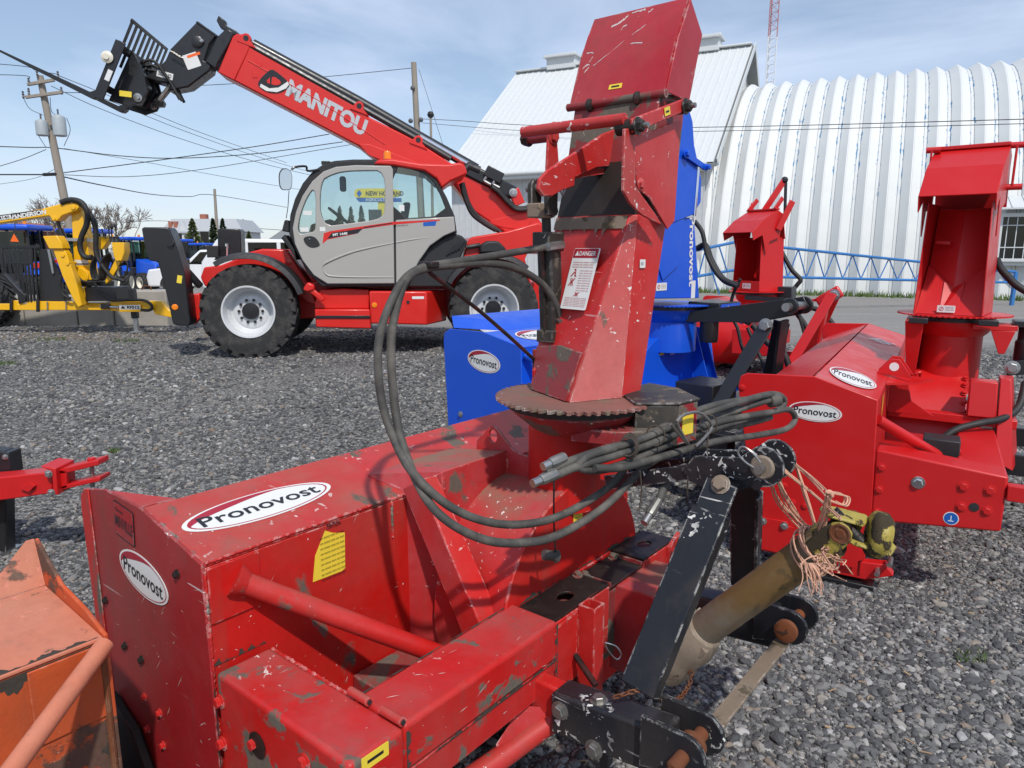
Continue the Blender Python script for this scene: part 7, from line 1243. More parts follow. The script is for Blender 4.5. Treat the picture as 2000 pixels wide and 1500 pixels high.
    for q0, q1 in (((1255, 430), (1258, 310)), ((1315, 430), (1300, 300)), ((1240, 440), (1225, 340)), ((1190, 440), (1150, 340))): m = MB(); m.cyl(P('K8', q0, 0), P('K8', q1, 0), .008, 6); m.build('lever', 'black_paint', t); m = MB(); m.ball(P('K8', q1, 0), .028 if q0[0] > 1250 else .015, 8, (1, 1, 1.5)); m.build('lever_knob', 'black_plastic', t)
    for q in ((1275, 450), (1318, 450)): p = P('K8', q, 0); m = MB(); m.lathe([(.06, -.04), (.05, 0), (.03, .05)], p, (0, 0, 1), 10); m.build('lever_boot', 'black_plastic', t)
    def H(pts, r, b=.1): hose(t, [P('K8', q, b) for q in pts], r, 'hose_new')
    H([(690, 35), (760, 8), (850, 5), (930, 45), (985, 150), (975, 280), (925, 400), (900, 500), (920, 600), (970, 650), (1040, 650)], .045); H([(830, 15), (930, 60), (1010, 160), (1060, 250), (1080, 380), (1080, 500), (1085, 600), (1100, 660)], .042, .06)
    for k in range(7): H([(1060 + 6 * k, 640), (1020 + 9 * k, 760), (1040 + 12 * k, 880), (1110 + 10 * k, 900), (1120 + 14 * k, 800), (1140 + 16 * k, 700), (1180 + 12 * k, 640), (1230, 600)], .014, .12 - .02 * k)
    for k in range(4): H([(1230, 620 + 20 * k), (1330, 740), (1420, 700 + 10 * k), (1435, 780), (1390, 870), (1320, 860), (1300, 800)], .014, .0 - .02 * k)
    H([(1050, 850), (1080, 960), (1150, 1060), (1250, 1120), (1350, 1135), (1440, 1130)], .022); H([(700, 850), (680, 950), (700, 1050), (760, 1100), (800, 1105)], .018); H([(1100, 660), (1180, 780), (1260, 870), (1350, 900), (1400, 920)], .03, .1); H([(840, 770), (870, 850), (920, 910), (1000, 930), (1150, 920)], .02)
    for q in ((1420, 1150), (1520, 1120), (1600, 1130), (1640, 1180), (1625, 1240), (1580, 1265), (1530, 1265)): pass
    hose(t, [P('R3', q, .08) for q in ((780, 845), (900, 843), (1000, 845), (1050, 870), (1060, 900), (1035, 915), (985, 912))], .025, 'hose_new')
    m = MB(); m.cyl(P('R3', (700, 887), .05), P('R3', (830, 893), .05), .02, 10); m.build('steering_ram', 'chrome', t); plate('R3', [(700, 870), (760, 872), (760, 905), (700, 905)], .08, -.05, 'black_paint', 'ram_body', .008)
    # black boxes, headboard bars, stakes
    plate('K8', [(955, 990), (1290, 985), (1305, 1140), (965, 1145)], .10, -.5, 'black_paint', 'tool_box', .01); plate('K8', [(860, 925), (1180, 920), (1180, 970), (870, 980)], .05, -.3, 'black_paint', 'deck_plate', .008)
    plate('K8', [(440, 560), (545, 555), (650, 830), (700, 1000), (790, 1140), (440, 1150)], -.05, -.06, 'black_plastic', 'side_panel', .006); m = MB(); m.bar(P('K8', (545, 560), -.02), P('K8', (600, 830), -.02), .02, .03); m.build('panel_edge', 'zinc', t)
    plate('K8', [(-30, 515), (430, 515), (430, 550), (-30, 550)], 0, -.05, 'black_paint', 'headboard_rail', .005); plate('K8', [(60, 705), (340, 712), (340, 726), (60, 722)], .02, -.03, 'black_paint', 'headboard_rail', .003)
    for q0, q1 in (((20, 550), (60, 760)), ((70, 550), (120, 830)), ((115, 550), (190, 900)), ((165, 550), (240, 1000)), ((215, 550), (280, 1150)), ((265, 550), (320, 1150)), ((305, 550), (355, 1150)), ((350, 550), (390, 1140)), ((395, 550), (430, 1140))): m = MB(); m.bar(P('K8', q0, .0), P('K8', q1, .0), .035, .03); m.build('headboard_bar', 'black_paint', t, bev=.004)
    plate('K8', [(-20, 545), (20, 550), (40, 830), (210, 1010), (290, 1080), (290, 1150), (210, 1175), (190, 1050), (20, 850)], .03, -.08, 'black_paint', 'headboard_brace', .008)
    for k, u in enumerate((120, 420)): plate('K8', [(u - 15, 1120), (u + 15, 1120), (u + 15, 1265), (u - 15, 1265)], .04, -.04, 'black_paint', 'clamp_bolt', .004)
    for u in (535, 745): m = MB(); m.tube([P('K8', (u, 1150), .02), P('K8', (u, 1255), .02)], .012, 6); m.build('u_bolt', 'zinc', t)
    plate('K8', [(905, 1040), (945, 980), (960, 1060), (955, 1180), (930, 1190)], .10, -.1, 'yellow_paint', 'leg_lock', .008)
    # jack
    m = MB(); m.bar(P('R3', (922, 765), -.1), P('R3', (945, 970), -.1), .10, .10, up=(0, 1, 0)); m.build('jack_tube', 'black_paint', t, bev=.01); m = MB(); m.bar(P('R3', (945, 965), -.1), P('R3', (955, 1062), -.1), .07, .07, up=(0, 1, 0)); m.build('jack_leg', 'zinc', t, bev=.006); m = MB(); p = P('R3', (956, 1065), -.1); m.box(p[0] - .09, p[0] + .09, -.19, -.01, p[2] - .01, p[2] + .01); m.build('jack_foot', 'zinc', t)
    w_ = wheel(t, (P('K8', (-40, 1330), 0)[0] - 1.05, .25, .24 + .50), 1, .50, .36, .28, 'rim_cream', lugs=20)
    wheel(t, (P('K8', (-40, 1330), 0)[0] - 1.05, -1.2, .24 + .50), -1, .50, .36, .28, 'rim_cream', lugs=20)
loader()
def block(x0, x1, z1, y0, lab):
    m = MB(); m.box(x0, x1, -.6, 0, -.05, z1); p = Frame((0, y0), 90.0)
    t = thing('concrete_block', lab, 'concrete block', p, .24, 'concrete blocks behind the trailer'); m.build('block', 'concrete', t, bev=.025); b = MB(); b.tube([((x0 + x1) / 2 - .09, -.3, z1 - .01), ((x0 + x1) / 2 - .07, -.3, z1 + .07), ((x0 + x1) / 2 + .07, -.3, z1 + .07), ((x0 + x1) / 2 + .09, -.3, z1 - .01)], .012, 6, 3); b.build('lifting_eye', 'rust', t)
bx = lambda u: LF.at(u, 620, b=-1.5)[0]
block(bx(-130), bx(46), .55, 13.7, 'long concrete block under the trailer headboard, its end at the picture edge'); block(bx(47.5), bx(150), .55, 13.7, 'middle concrete block below the yellow outrigger leg'); block(bx(152), bx(222), .55, 13.7, 'short stained concrete block below the black tool box'); block(bx(224), bx(328), .66, 13.7, 'tallest concrete block behind the trailer jack and drawbar')
def drawbar():
    F = Frame((0, 3.62), 90.0); t = thing('implement_drawbar', 'bright red implement drawbar with clevis on a black parking jack', 'drawbar', F); Zq = lambda pts, b: F.Z('Q1', pts, b=b)
    m = MB(); q = Zq([(-140, 200), (0, 190), (235, 165), (235, 262), (0, 295), (-140, 318)], .06); m.prism(q, (0, -.12, 0)); m.build('beam', 'new_red', t, bev=.006)
    m = MB(); m.prism(Zq([(178, 140), (250, 150), (262, 270), (240, 268), (232, 165)], .085), (0, -.16, 0)); m.build('end_plate', 'new_red', t, bev=.004)
    for pts, nm in (([(252, 158), (440, 112), (445, 135), (295, 172), (255, 178)], 'clevis_arm'), ([(262, 235), (300, 222), (450, 188), (450, 208), (265, 250)], 'clevis_arm')): m = MB(); m.prism(Zq(pts, .05), (0, -.10, 0)); m.build(nm, 'new_red', t, bev=.004)
    m = MB(); m.prism(Zq([(255, 158), (300, 165), (300, 235), (262, 245)], .05), (0, -.02, 0)); m.build('clevis_web', 'new_red', t)
    m = MB(); p0, p1 = F.at(*zz('Q1', (412, 108)), b=0), F.at(*zz('Q1', (418, 232)), b=0); m.cyl(p0, p1, .011, 12); m.build('clevis_pin', 'steel', t); m = MB(); m.cyl((p0[0], 0, p0[2] - .005), (p0[0], 0, p0[2] + .008), .02, 14); m.build('pin_head', 'new_red', t)
    for q in ((218, 175), (230, 260)): p = F.at(*zz('Q1', q), b=.09); bolt(t, (p[0], .0855, p[2]), (0, 1, 0), .013, .012, 'zinc')
    m = MB(); m.prism(Zq([(100, 235), (150, 215), (165, 225), (140, 250)], .062), (0, .02, 0)); m.build('beam_tab', 'new_red', t)
    m = MB(); m.bar(F.at(*zz('Q1', (10, 60)), b=-.12), F.at(*zz('Q1', (20, 560)), b=-.12), .08, .08, up=(0, 1, 0)); m.build('jack_tube', 'black_paint', t, bev=.008); m = MB(); m.cyl(F.at(*zz('Q1', (20, 555)), b=-.12), F.at(*zz('Q1', (22, 612)), b=-.12), .032, 14); m.build('jack_leg', 'zinc', t); m = MB(); p = F.at(*zz('Q1', (22, 612)), b=-.12); m.box(p[0] - .07, p[0] + .07, -.19, -.05, -.001, .012); m.build('jack_foot', 'zinc', t)
    m = MB(); p = F.at(*zz('Q1', (15, 75)), b=-.1); m.box(p[0] - .06, p[0] + .05, -.17, -.07, p[2] - .12, p[2] + .005); m.build('jack_head', 'black_paint', t, bev=.006); bolt(t, (p[0] + .03, -.07, p[2] - .02), (0, 1, 0), .01, .01, 'zinc')
    m = MB(); m.box(-3.9, F.at(*zz('Q1', (-140, 200)), b=0)[0], -.2, .2, .25, .5); m.build('implement_frame', 'new_red', t, bev=.01)
drawbar()
def orange():
    c = np.array((-.97, 1.55)); F = Frame(c, 39.0); t = thing('snow_blower', 'old faded orange snow blower with peeling paint and rust at the picture edge', 'snow blower', F)
    H0 = .75
    m = MB(); m.hexa([(-1.7, -.36, H0 + .02), (0, -.36, H0 + .02), (0, 0, H0), (-1.7, 0, H0)], [(-1.7, -.36, H0 + .01), (0, -.36, H0 + .01), (0, 0, H0 - .01), (-1.7, 0, H0 - .01)]); m.build('top_panel', 'orange_faded', t, bev=.003)
    m = MB(); m.box(-1.7, -.006, -.010, -.002, .05, H0 - .012); m.build('rear_panel', 'orange_rusty', t)
    sp = F.Z('Q1', [(155, 465), (395, 745)], a=0); s0 = sp[0]
    prof = [(0.002, .03), (.004, H0 + .005), (-.10, H0 + .035), (-.25, H0 + .055), s0[1:], (s0[1] - .03, H0 - .08), (-.62, .10), (-.5, .03)]
    m = MB(); m.prism([(.0, float(y), float(z)) for y, z in prof], (.010, 0, 0)); m.build('side_plate', 'orange_rusty', t, bev=.003)
    m = MB(); m.prism([(-1.7, float(y), float(z)) for y, z in prof], (-.010, 0, 0)); m.build('side_plate', 'orange_rusty', t, bev=.003)
    m = MB(); m.hexa([(-.02, -.36, H0 + .02), (-.001, -.36, H0 + .02), (-.001, float(s0[1]), float(s0[2])), (-.02, float(s0[1]), float(s0[2]))], [(-.16, -.37, H0 + .015), (-.14, -.37, H0 + .015), (-.005, float(s0[1]), float(s0[2]) - .005), (-.025, float(s0[1]), float(s0[2]) - .005)]); m.build('corner_gusset', 'orange_faded', t)
    p0 = F.at(*zz('Q1', (440, 985)), b=.03); p1 = F.at(*zz('Q1', (60, 1500)), b=.20); d = np.array(p1) - np.array(p0)
    m = MB(); m.tube([tuple(np.array(p0) - d * .10), tuple(p0), tuple(np.array(p0) + d), tuple(np.array(p0) + d * 1.5)], .021, 18); m.build('brace_tube', 'orange_faded', t)
    m = MB(); m.box(-.16, -.0075, -.0015, .004, H0 - .20, H0 - .015); m.build('patch_plate', 'orange_rusty', t, bev=.002)
    m = MB(); m.tube([(-.01, .002, .04), (-.006, .002, H0 - .02)], .008, 8); m.build('weld_seam', 'rust', t)
    rg = np.random.default_rng(9)
    for p, q, wv in (((-.9, -.0012, H0 - .012), (-.01, -.0012, H0 - .012), (0, 0, -.06)), ((-.9, -.004, H0 + .0012), (-.01, -.004, H0 + .0012), (0, -.035, .001)), ((-.0085, -.001, H0 - .05), (-.0085, -.001, .3), (-.03, 0, 0))):
        ragged(p, q, wv, rg, 160).build('rust_scale', 'grime', t, smooth=False)
    m = MB(); m.cyl((-1.7, -.36, .36), (0, -.36, .36), .05, 14); m.build('auger_shaft', 'orange_rusty', t)
orange()
# ================================================================== utility poles and wires
def pole(top, bot, y, r, label, extra=None):
    p1, p0 = at_y(*top, y), at_y(*bot, y); d = (p1 - p0) / (p1[2] - p0[2]); zb = float(ground_z(y)) - .3; base = p0 + d * (zb - p0[2]); t = thing('utility_pole', label, 'utility pole', loc=tuple(base)); m = MB(); L_ = p1 - base
    m.tube([(0, 0, 0), tuple(L_ * .5), tuple(L_)], [r * 1.25, r * 1.1, r * .85], 12); m.build('pole_shaft', 'pole_wood', t, raw=True); return t, base
t, base = pole((78, 148), (125, 385), 32, .15, 'leaning wooden utility pole with two grey transformers and crossarms')
W_ = lambda u, v, y: at_y(u, v, y) - base
def arm(u0, v0, u1, v1, y): m = MB(); m.bar(W_(u0, v0, y), W_(u1, v1, y), .12, .12); return m.build('crossarm', 'pole_wood', t, raw=True, bev=.01)
arm(54, 165, 106, 156, 31.8); arm(50, 190, 122, 180, 31.8)
for u, v in ((56, 158), (72, 140), (113, 145), (45, 184), (56, 178), (120, 176)): m = MB(); q = W_(u, v, 31.8); m.lathe([(.03, -.18), (.05, -.1), (.03, -.06), (.055, 0), (.03, .04), (.05, .10), (.0, .14)], tuple(q), (0, 0, 1), 8, cap=False); m.build('insulator', 'insulator', t, raw=True)
for u, v, r, h in ((82, 251, .24, .60), (116, 247, .26, .80)):
    q = W_(u, v, 31.7); m = MB(); m.lathe([(r * .8, -h / 2), (r, -h / 2 + .03), (r, h / 2 - .08), (r * .9, h / 2), (r * .3, h / 2 + .08), (0, h / 2 + .08)], tuple(q), (0, 0, 1), 20, cap=True); tr = m.build('transformer', 'transformer_grey', t, raw=True); m = MB(); m.cyl(tuple(q + (0, 0, h / 2)), tuple(q + (0, 0, h / 2 + .30)), .035, 8); m.build('bushing', 'insulator', tr, raw=True)
    m = MB(); m.bar(tuple(q), tuple(W_(99, v, 31.9)), .08, .12); m.build('transformer_bracket', 'steel', t, raw=True)
for pts in (((72, 245), (74, 262), (90, 288)), ((130, 230), (137, 255), (125, 285)), ((45, 190), (58, 212), (84, 225)), ((98, 190), (100, 215), (108, 225))): m = MB(); m.tube([W_(u, v, 31.7) for u, v in pts], .012, 6, 5); m.build('jumper_cable', 'wire_black', t, raw=True)
m = MB(); m.cyl(tuple(W_(85, 341, 31.9)), tuple(W_(112, 340, 31.9)), .07, 8); m.build('splice_case', 'wire_black', t, raw=True)
t, base = pole((808, 122), (815, 262), 36, .15, 'grey weathered utility pole rising behind the boom'); W2 = lambda u, v: at_y(u, v, 35.8) - base
for u, v in ((802, 236), (822, 234), (806, 172)): m = MB(); m.ball(tuple(W2(u, v)), .12, 8); m.build('insulator', 'insulator', t, raw=True)
t, base = pole((841, 224), (842, 275), 34, .06, 'thin service mast beside the weathered utility pole'); m = MB(); m.ball((at_y(841, 224, 34) - base).tolist(), .16, 8); m.build('weatherhead', 'wire_black', t, raw=True)
pole((419, 369), (425, 470), 80, .16, 'distant plain utility pole above the white house'); t, base = pole((475, 428), (479, 480), 110, .16, 'distant utility pole with two crossarms right of the white house')
for v in (431, 445): m = MB(); m.bar(at_y(452, v, 110) - base, at_y(483, v + 1, 110) - base, .15, .15); m.build('crossarm', 'pole_wood', t, raw=True)
WL = ['pale trunk cable passing below the transformers and sagging behind the cab', 'dark cable rising from the leaning pole towards the boom', 'thick cable with splice case entering from the picture edge', 'long low cable from the leaning pole to the distant plain pole', 'upper crossarm wire falling behind the forks', 'lower crossarm wire falling behind the fork heel', 'topmost wire from the leaning pole dropping past the forks', 'lowest of the cables crossing under the red boom', 'single wire from the fork head to the weathered pole top', 'guy wire slanting down from the weathered pole to the barn', 'upper of two wires crossing the white sheds', 'lower of two wires crossing the white sheds', 'top wire entering the leaning pole from the picture edge', 'second wire entering the leaning pole from the picture edge', 'service wire climbing to the leaning pole from the picture edge', 'thin lower wire meeting the leaning pole from the picture edge', 'faint wire falling from the transformers to the cab mirror', 'far wire running right from the pole with two crossarms', 'far wire running left above the white house']
def wire(pts, r=.014):
    m = MB(); P_ = [at_y(u, v, y) for u, v, y in pts]; m.tube(P_, r, 5, 6); o = m.build('overhead_wire', 'wire_black', raw=True); tag(o, WL.pop(0), 'cable', 'overhead cables crossing the sky')
wire([(-40, 285, 30), (60, 288, 31.5), (108, 289, 32), (230, 304, 33), (345, 309, 34), (500, 300, 35), (670, 277, 36)], .02); wire([(112, 339, 32), (310, 313, 33), (500, 286, 34), (643, 262, 35)], .02); wire([(-40, 341, 30), (50, 341, 31), (112, 341, 32)], .028); wire([(122, 345, 32), (200, 362, 40), (300, 380, 55), (370, 384, 70), (419, 381, 80), (560, 405, 100)], .03); wire([(100, 168, 32), (200, 214, 34), (350, 270, 38), (500, 316, 44), (640, 350, 50)]); wire([(122, 180, 32), (195, 190, 34), (350, 252, 40), (500, 305, 48), (620, 340, 55)]); wire([(113, 147, 32), (275, 212, 36), (400, 262, 42), (560, 318, 52)])
wire([(114, 341, 32), (250, 345, 33), (400, 330, 34), (640, 290, 36), (700, 280, 36.5)]); wire([(370, 168, 33), (480, 162, 34), (634, 150, 35), (804, 133, 36)]); wire([(818, 135, 36), (842, 210, 35), (868, 292, 33)], .01); wire([(820, 232, 36), (900, 236, 35), (1000, 243, 33), (1180, 250, 30), (1340, 249, 26), (1600, 244, 23), (2060, 231, 19)], .012); wire([(824, 240, 36), (1000, 254, 33), (1180, 260, 30), (1340, 257, 26), (1600, 252, 23), (2060, 240, 19)], .010)
wire([(-40, 122, 31), (50, 130, 31.5), (72, 138, 32), (113, 145, 32)]); wire([(-40, 145, 31), (50, 148, 31.5), (56, 156, 32)]); wire([(-40, 336, 30), (40, 312, 31), (90, 292, 32)]); wire([(-40, 365, 40), (60, 350, 34), (108, 330, 32)], .01); wire([(125, 290, 32), (280, 316, 34), (420, 342, 37), (560, 366, 42), (600, 372, 44)], .01); wire([(483, 445, 110), (560, 450, 120)], .04); wire([(240, 434, 90), (330, 432, 100), (452, 446, 110)], .03)
# ================================================================== trees
def conifer(u, vb, vt, y, wpx, mat, label, seed):
    rg = np.random.default_rng(seed); b0 = at_y(u, vb, y); zt = at_y(u, vt, y)[2]; zb = float(ground_z(y)); H_ = zt - zb; R_ = wpx * 1.35 / FPX * y / 2; t = thing('conifer_tree', label, 'tree', loc=(b0[0], b0[1], zb), group='evergreens far behind the yard')
    m = MB(); m.tube([(0, 0, 0), (0, 0, H_)], [H_ * .02, .01], 7); m.build('trunk', 'bark', t, raw=True); m = MB(); n = 460
    for i in range(n):
        f = rg.random() ** .8; z = H_ * (.10 + .9 * f); rr = R_ * (1 - f) ** .85 * rg.uniform(.55, 1.1) + .03; a = rg.uniform(0, 6.28); d = np.array((math.cos(a), math.sin(a), 0)); p = np.array((-d[1], d[0], 0)); o = np.array((0, 0, z))
        for k in range(3):
            s = rg.uniform(.25, 1.0); c = o + d * rr * s + np.array((0, 0, -rr * .25 * s)); w = H_ * .02 * rg.uniform(.6, 1.5); l = rr * .35 + .1; e = d * l + np.array((0, 0, rg.uniform(-.25, .12) * l)); q = p * w * rg.uniform(-.6, .6)
            m.add([c + p * w, c - p * w, c + e + q], [(0, 1, 2)]); m.add([c + np.array((0, 0, w)), c - np.array((0, 0, w * .8)), c + e], [(0, 1, 2)])
    m.build('crown', mat, t, raw=True, smooth=False, kind='stuff')
conifer(379, 480, 428, 62, 42, 'needles_light', 'pale green bushy evergreen in front of the white house', 1); conifer(419, 480, 427, 66, 24, 'needles', 'slim dark spruce right of the white house chimney', 2); conifer(438, 480, 427, 70, 26, 'needles', 'dark spruce just beside the distant plain pole', 3); conifer(488, 490, 452, 80, 22, 'needles_light', 'low green evergreen below the distant pole with crossarms', 4)
conifer(666, 480, 403, 75, 26, 'needles', 'spruce seen through the cab window, left of three', 5); conifer(688, 480, 404, 78, 24, 'needles', 'spruce seen through the cab window, middle of three', 6); conifer(708, 480, 402, 76, 24, 'needles', 'spruce seen through the cab window, right of three', 7)
def bare(u, vb, vt, y, label, seed, spread=.5):
    rg = np.random.default_rng(seed); b0 = at_y(u, vb, y); zb = float(ground_z(y)); H_ = at_y(u, vt, y)[2] - zb; t = thing('bare_tree', label, 'tree', loc=(b0[0], b0[1], zb), group='leafless trees beyond the tractors'); tr = MB(); cr_ = MB()
    def grow(p, d, l, r, dep):
        q = p + d * l; (tr if dep < 2 else cr_).tube([p, (p + q) / 2 + rg.normal(0, l * .05, 3), q], [max(r, .018), max(r * .85, .016), max(r * .65, .013)], 6 if dep < 2 else 3, cap=False)
        if dep >= 6: return
        for k in range(3 if dep < 5 else 2):
            nd = d + rg.normal(0, spread, 3) + np.array((0, 0, .22)); nd /= np.linalg.norm(nd); grow(p + d * l * rg.uniform(.6, 1), nd, l * rg.uniform(.62, .82), r * .66, dep + 1)
    grow(np.zeros(3), np.array((rg.normal(0, .05), 0, 1.0)), H_ * .40, H_ * .02, 0); tr.build('trunk', 'bark', t, raw=True); cr_.build('crown', 'twig', t, raw=True, kind='stuff')
bare(105, 490, 402, 58, 'leafless tree beyond the tractors, behind the crane boom tip', 11, .45); bare(182, 490, 404, 55, 'leafless tree right of the yellow crane post', 12, .45); bare(226, 490, 408, 60, 'leafless tree beside the crane levers', 14, .42); bare(60, 490, 415, 64, 'leafless tree left of the leaning utility pole', 15, .45)
# ================================================================== far houses and the dealer sign
HF = Frame((0, 90), 90.0)
def house():
    F = HF; t = thing('house', 'distant white house with grey roof, dormers and brick chimney', 'house', F); P = lambda u, v, b=0: F.at(u, v, b=b)
    x0, x1, ze, zr = P(322, 452)[0], P(470, 452)[0], P(400, 452)[2], P(400, 427)[2]
    m = MB(); m.box(x0, x1, -7, 0, -1, ze); m.build('wall', 'house_white', t); m = MB(); m.hexa([(x0 - .4, .4, ze), (x1 + .4, .4, ze), (x1 + .4, -7.4, ze), (x0 - .4, -7.4, ze)], [(x0 + .7, -.6, zr), (x1 - .7, -.6, zr), (x1 - .7, -6.4, zr), (x0 + .7, -6.4, zr)]); rf = m.build('roof', 'house_roof', t)
    c = P(378, 423); m = MB(); m.box(c[0] - .4, c[0] + .4, -3.5, -2.7, ze, P(378, 416)[2]); m.build('chimney', 'brick', rf)
    for u in (333, 343): q = P(u, 439); m = MB(); m.box(q[0] - .22, q[0] + .22, -.6, .12, q[2] - .35, q[2] + .4); d = m.build('dormer', 'brick', t)
    for u in (352, 366): q = P(u, 462); m = MB(); m.box(q[0] - .12, q[0] + .12, 1.0, 1.2, -1, ze - .1); m.build('porch_post', 'trim_white', t)
    m = MB(); m.prism([(P(338, 455)[0], 1.4, P(338, 456)[2]), (P(375, 455)[0], 1.4, P(338, 456)[2]), (P(375, 455)[0], .02, P(338, 451)[2]), (P(338, 455)[0], .02, P(338, 451)[2])], (0, 0, .15)); m.build('porch_roof', 'house_roof', t)
    for u in (348, 400, 440, 458): q = P(u, 464); m = MB(); m.box(q[0] - .5, q[0] + .5, .003, .05, q[2] - .7, q[2] + .7); w1 = m.build('window', 'dark_glass', t); m = MB(); m.box(q[0] - .62, q[0] + .62, .0025, .08, q[2] - .85, q[2] - .72); m.build('sill', 'trim_white', w1)
    m = MB(); m.prism([(P(352, 440)[0], .5, ze), (P(368, 440)[0], .5, ze), (P(360, 440)[0], .5, P(360, 432)[2])], (0, -3, 0)); m.build('gable_dormer', 'house_white', t)
house()
def lowhouse(name, lab, u0, u1, ve, vr, y, wall, roof):
    F = Frame((0, y), 90.0); t = thing(name, lab, 'house', F); P = lambda u, v, b=0: F.at(u, v, b=b); x0, x1, ze, zr = P(u0, ve)[0], P(u1, ve)[0], P(u0, ve)[2], P(u0, vr)[2]; m = MB(); m.box(x0, x1, -7, 0, -1, ze); m.build('wall', wall, t); m = MB(); m.hexa([(x0 - .4, .4, ze), (x1 + .4, .4, ze), (x1 + .4, -7.4, ze), (x0 - .4, -7.4, ze)], [(x0 + .5, -3.4, zr), (x1 - .5, -3.4, zr), (x1 - .5, -3.6, zr), (x0 + .5, -3.6, zr)]); m.build('roof', roof, t)
    q = P((u0 + u1) / 2, ve + 6); m = MB(); m.box(q[0] - .5, q[0] + .5, .003, .05, q[2] - .4, q[2] + .4); m.build('window', 'dark_glass', t); return t, P
t, P = lowhouse('house', 'brown roofed bungalow behind the blue tractors', -60, 75, 452, 434, 60, 'brick', 'brown_roof'); m = MB(); m.prism([(P(30, 452)[0], .8, P(30, 451)[2]), (P(72, 452)[0], .8, P(30, 451)[2]), (P(51, 440)[0], .8, P(51, 435)[2])], (0, -4, 0)); m.build('gable', 'brick', t)
lowhouse('house', 'grey roofed house peeking out behind the telehandler cab', 522, 600, 476, 446, 70, 'house_white', 'soffit_grey')
def sign():
    F = Frame((0, 34), 90.0); t = thing('dealer_sign', 'yellow and blue dealer sign on a yellow post seen through the cab window', 'sign', F); P = lambda k, q, b=0: F.at(*zz(k, q), b=b)
    m = MB(); m.prism(F.Z('R4', rnd([(632, 295), (660, 285), (960, 285), (960, 352), (645, 352), (628, 345)], 1), b=0), (0, -.3, 0)); m.build('sign_panel', 'sign_yellow', t); m = MB(); m.prism(F.Z('R4', [(640, 354), (960, 354), (960, 380), (660, 380)], b=.01), (0, -.3, 0)); m.build('sign_band', 'sign_blue', t); p = P('R4', (800, 322)); text('NEW HOLLAND', (p[0] + .3, .008, p[2]), (1, 0, 0), (0, 1, 0), 1.75, .22, 'decal_black', t, bold=.03); p = P('R4', (790, 366)); text('AGRICULTURE', (p[0] + .1, .018, p[2]), (1, 0, 0), (0, 1, 0), 1.25, .14, 'decal_white', t, bold=.02)
    p = P('R4', (664, 322)); text('♦', (p[0], .008, p[2]), (1, 0, 0), (0, 1, 0), .24, .30, 'sign_blue', t, 'leaf_emblem'); m = MB(); q = P('R4', (815, 380)); m.box(q[0] - .12, q[0] + .30, -.25, -.05, -.5, q[2]); m.build('post', 'sign_yellow', t); m = MB(); q = P('R4', (790, 485)); m.box(q[0] - .35, q[0] + .25, .1, .15, q[2] - .25, q[2] + .3); m.build('small_board', 'cab_dark', t)
sign()
# ================================================================== blue lattice conveyor by the shed
def truss():
    t = thing('lattice_conveyor', 'blue tapering lattice frame lying along the arched shed', 'lattice frame', loc=(0, 0, 0)); Q = lambda u, v, y: at_y(u, v, y)
    def chord(pts, r=.035): m = MB(); m.tube([Q(*p) for p in pts], r, 8); m.build('chord', 'blue_truss', t, raw=True)
    y0, y1 = 18.0, 20.5; top = lambda f: Q(1524 + 460 * f, 483 + 48 * f, y0 + (y1 - y0) * f); bot = lambda f: Q(1521 + 463 * f, 541 + 11 * f, y0 + (y1 - y0) * f); chord([(1524, 483, y0), (1984, 531, y1)]); chord([(1521, 541, y0), (1984, 552, y1)]); n = 26
    for i in range(n):
        a, b_ = (top(i / n), bot((i + 1) / n)) if i % 2 == 0 else (bot(i / n), top((i + 1) / n)); m = MB(); m.cyl(a, b_, .016, 6); m.build('lattice_bar', 'blue_truss', t, raw=True)
    chord([(1360, 489, 17), (1440, 472, 17.6), (1524, 483, 18)]); chord([(1360, 540, 17), (1430, 528, 17.6), (1521, 541, 18)])
    for u0, v0, u1, v1 in ((1364, 540, 1378, 487), (1392, 535, 1378, 487), (1392, 535, 1405, 575), (1364, 540, 1352, 490), (1420, 530, 1405, 482)): m = MB(); m.cyl(Q(u0, v0, 17.1), Q(u1, v1, 17.1), .018, 6); m.build('lattice_bar', 'blue_truss', t, raw=True)
    m = MB(); p = Q(1520, 480, 18); m.box(p[0] - .06, p[0] + .06, 17.95, 18.1, .15, p[2]); m.build('post', 'blue_truss', t, raw=True); m = MB(); p = Q(1984, 531, 20.5); m.box(p[0] - .04, p[0] + .04, 20.45, 20.55, .1, p[2]); m.build('post', 'blue_truss', t, raw=True)
truss()
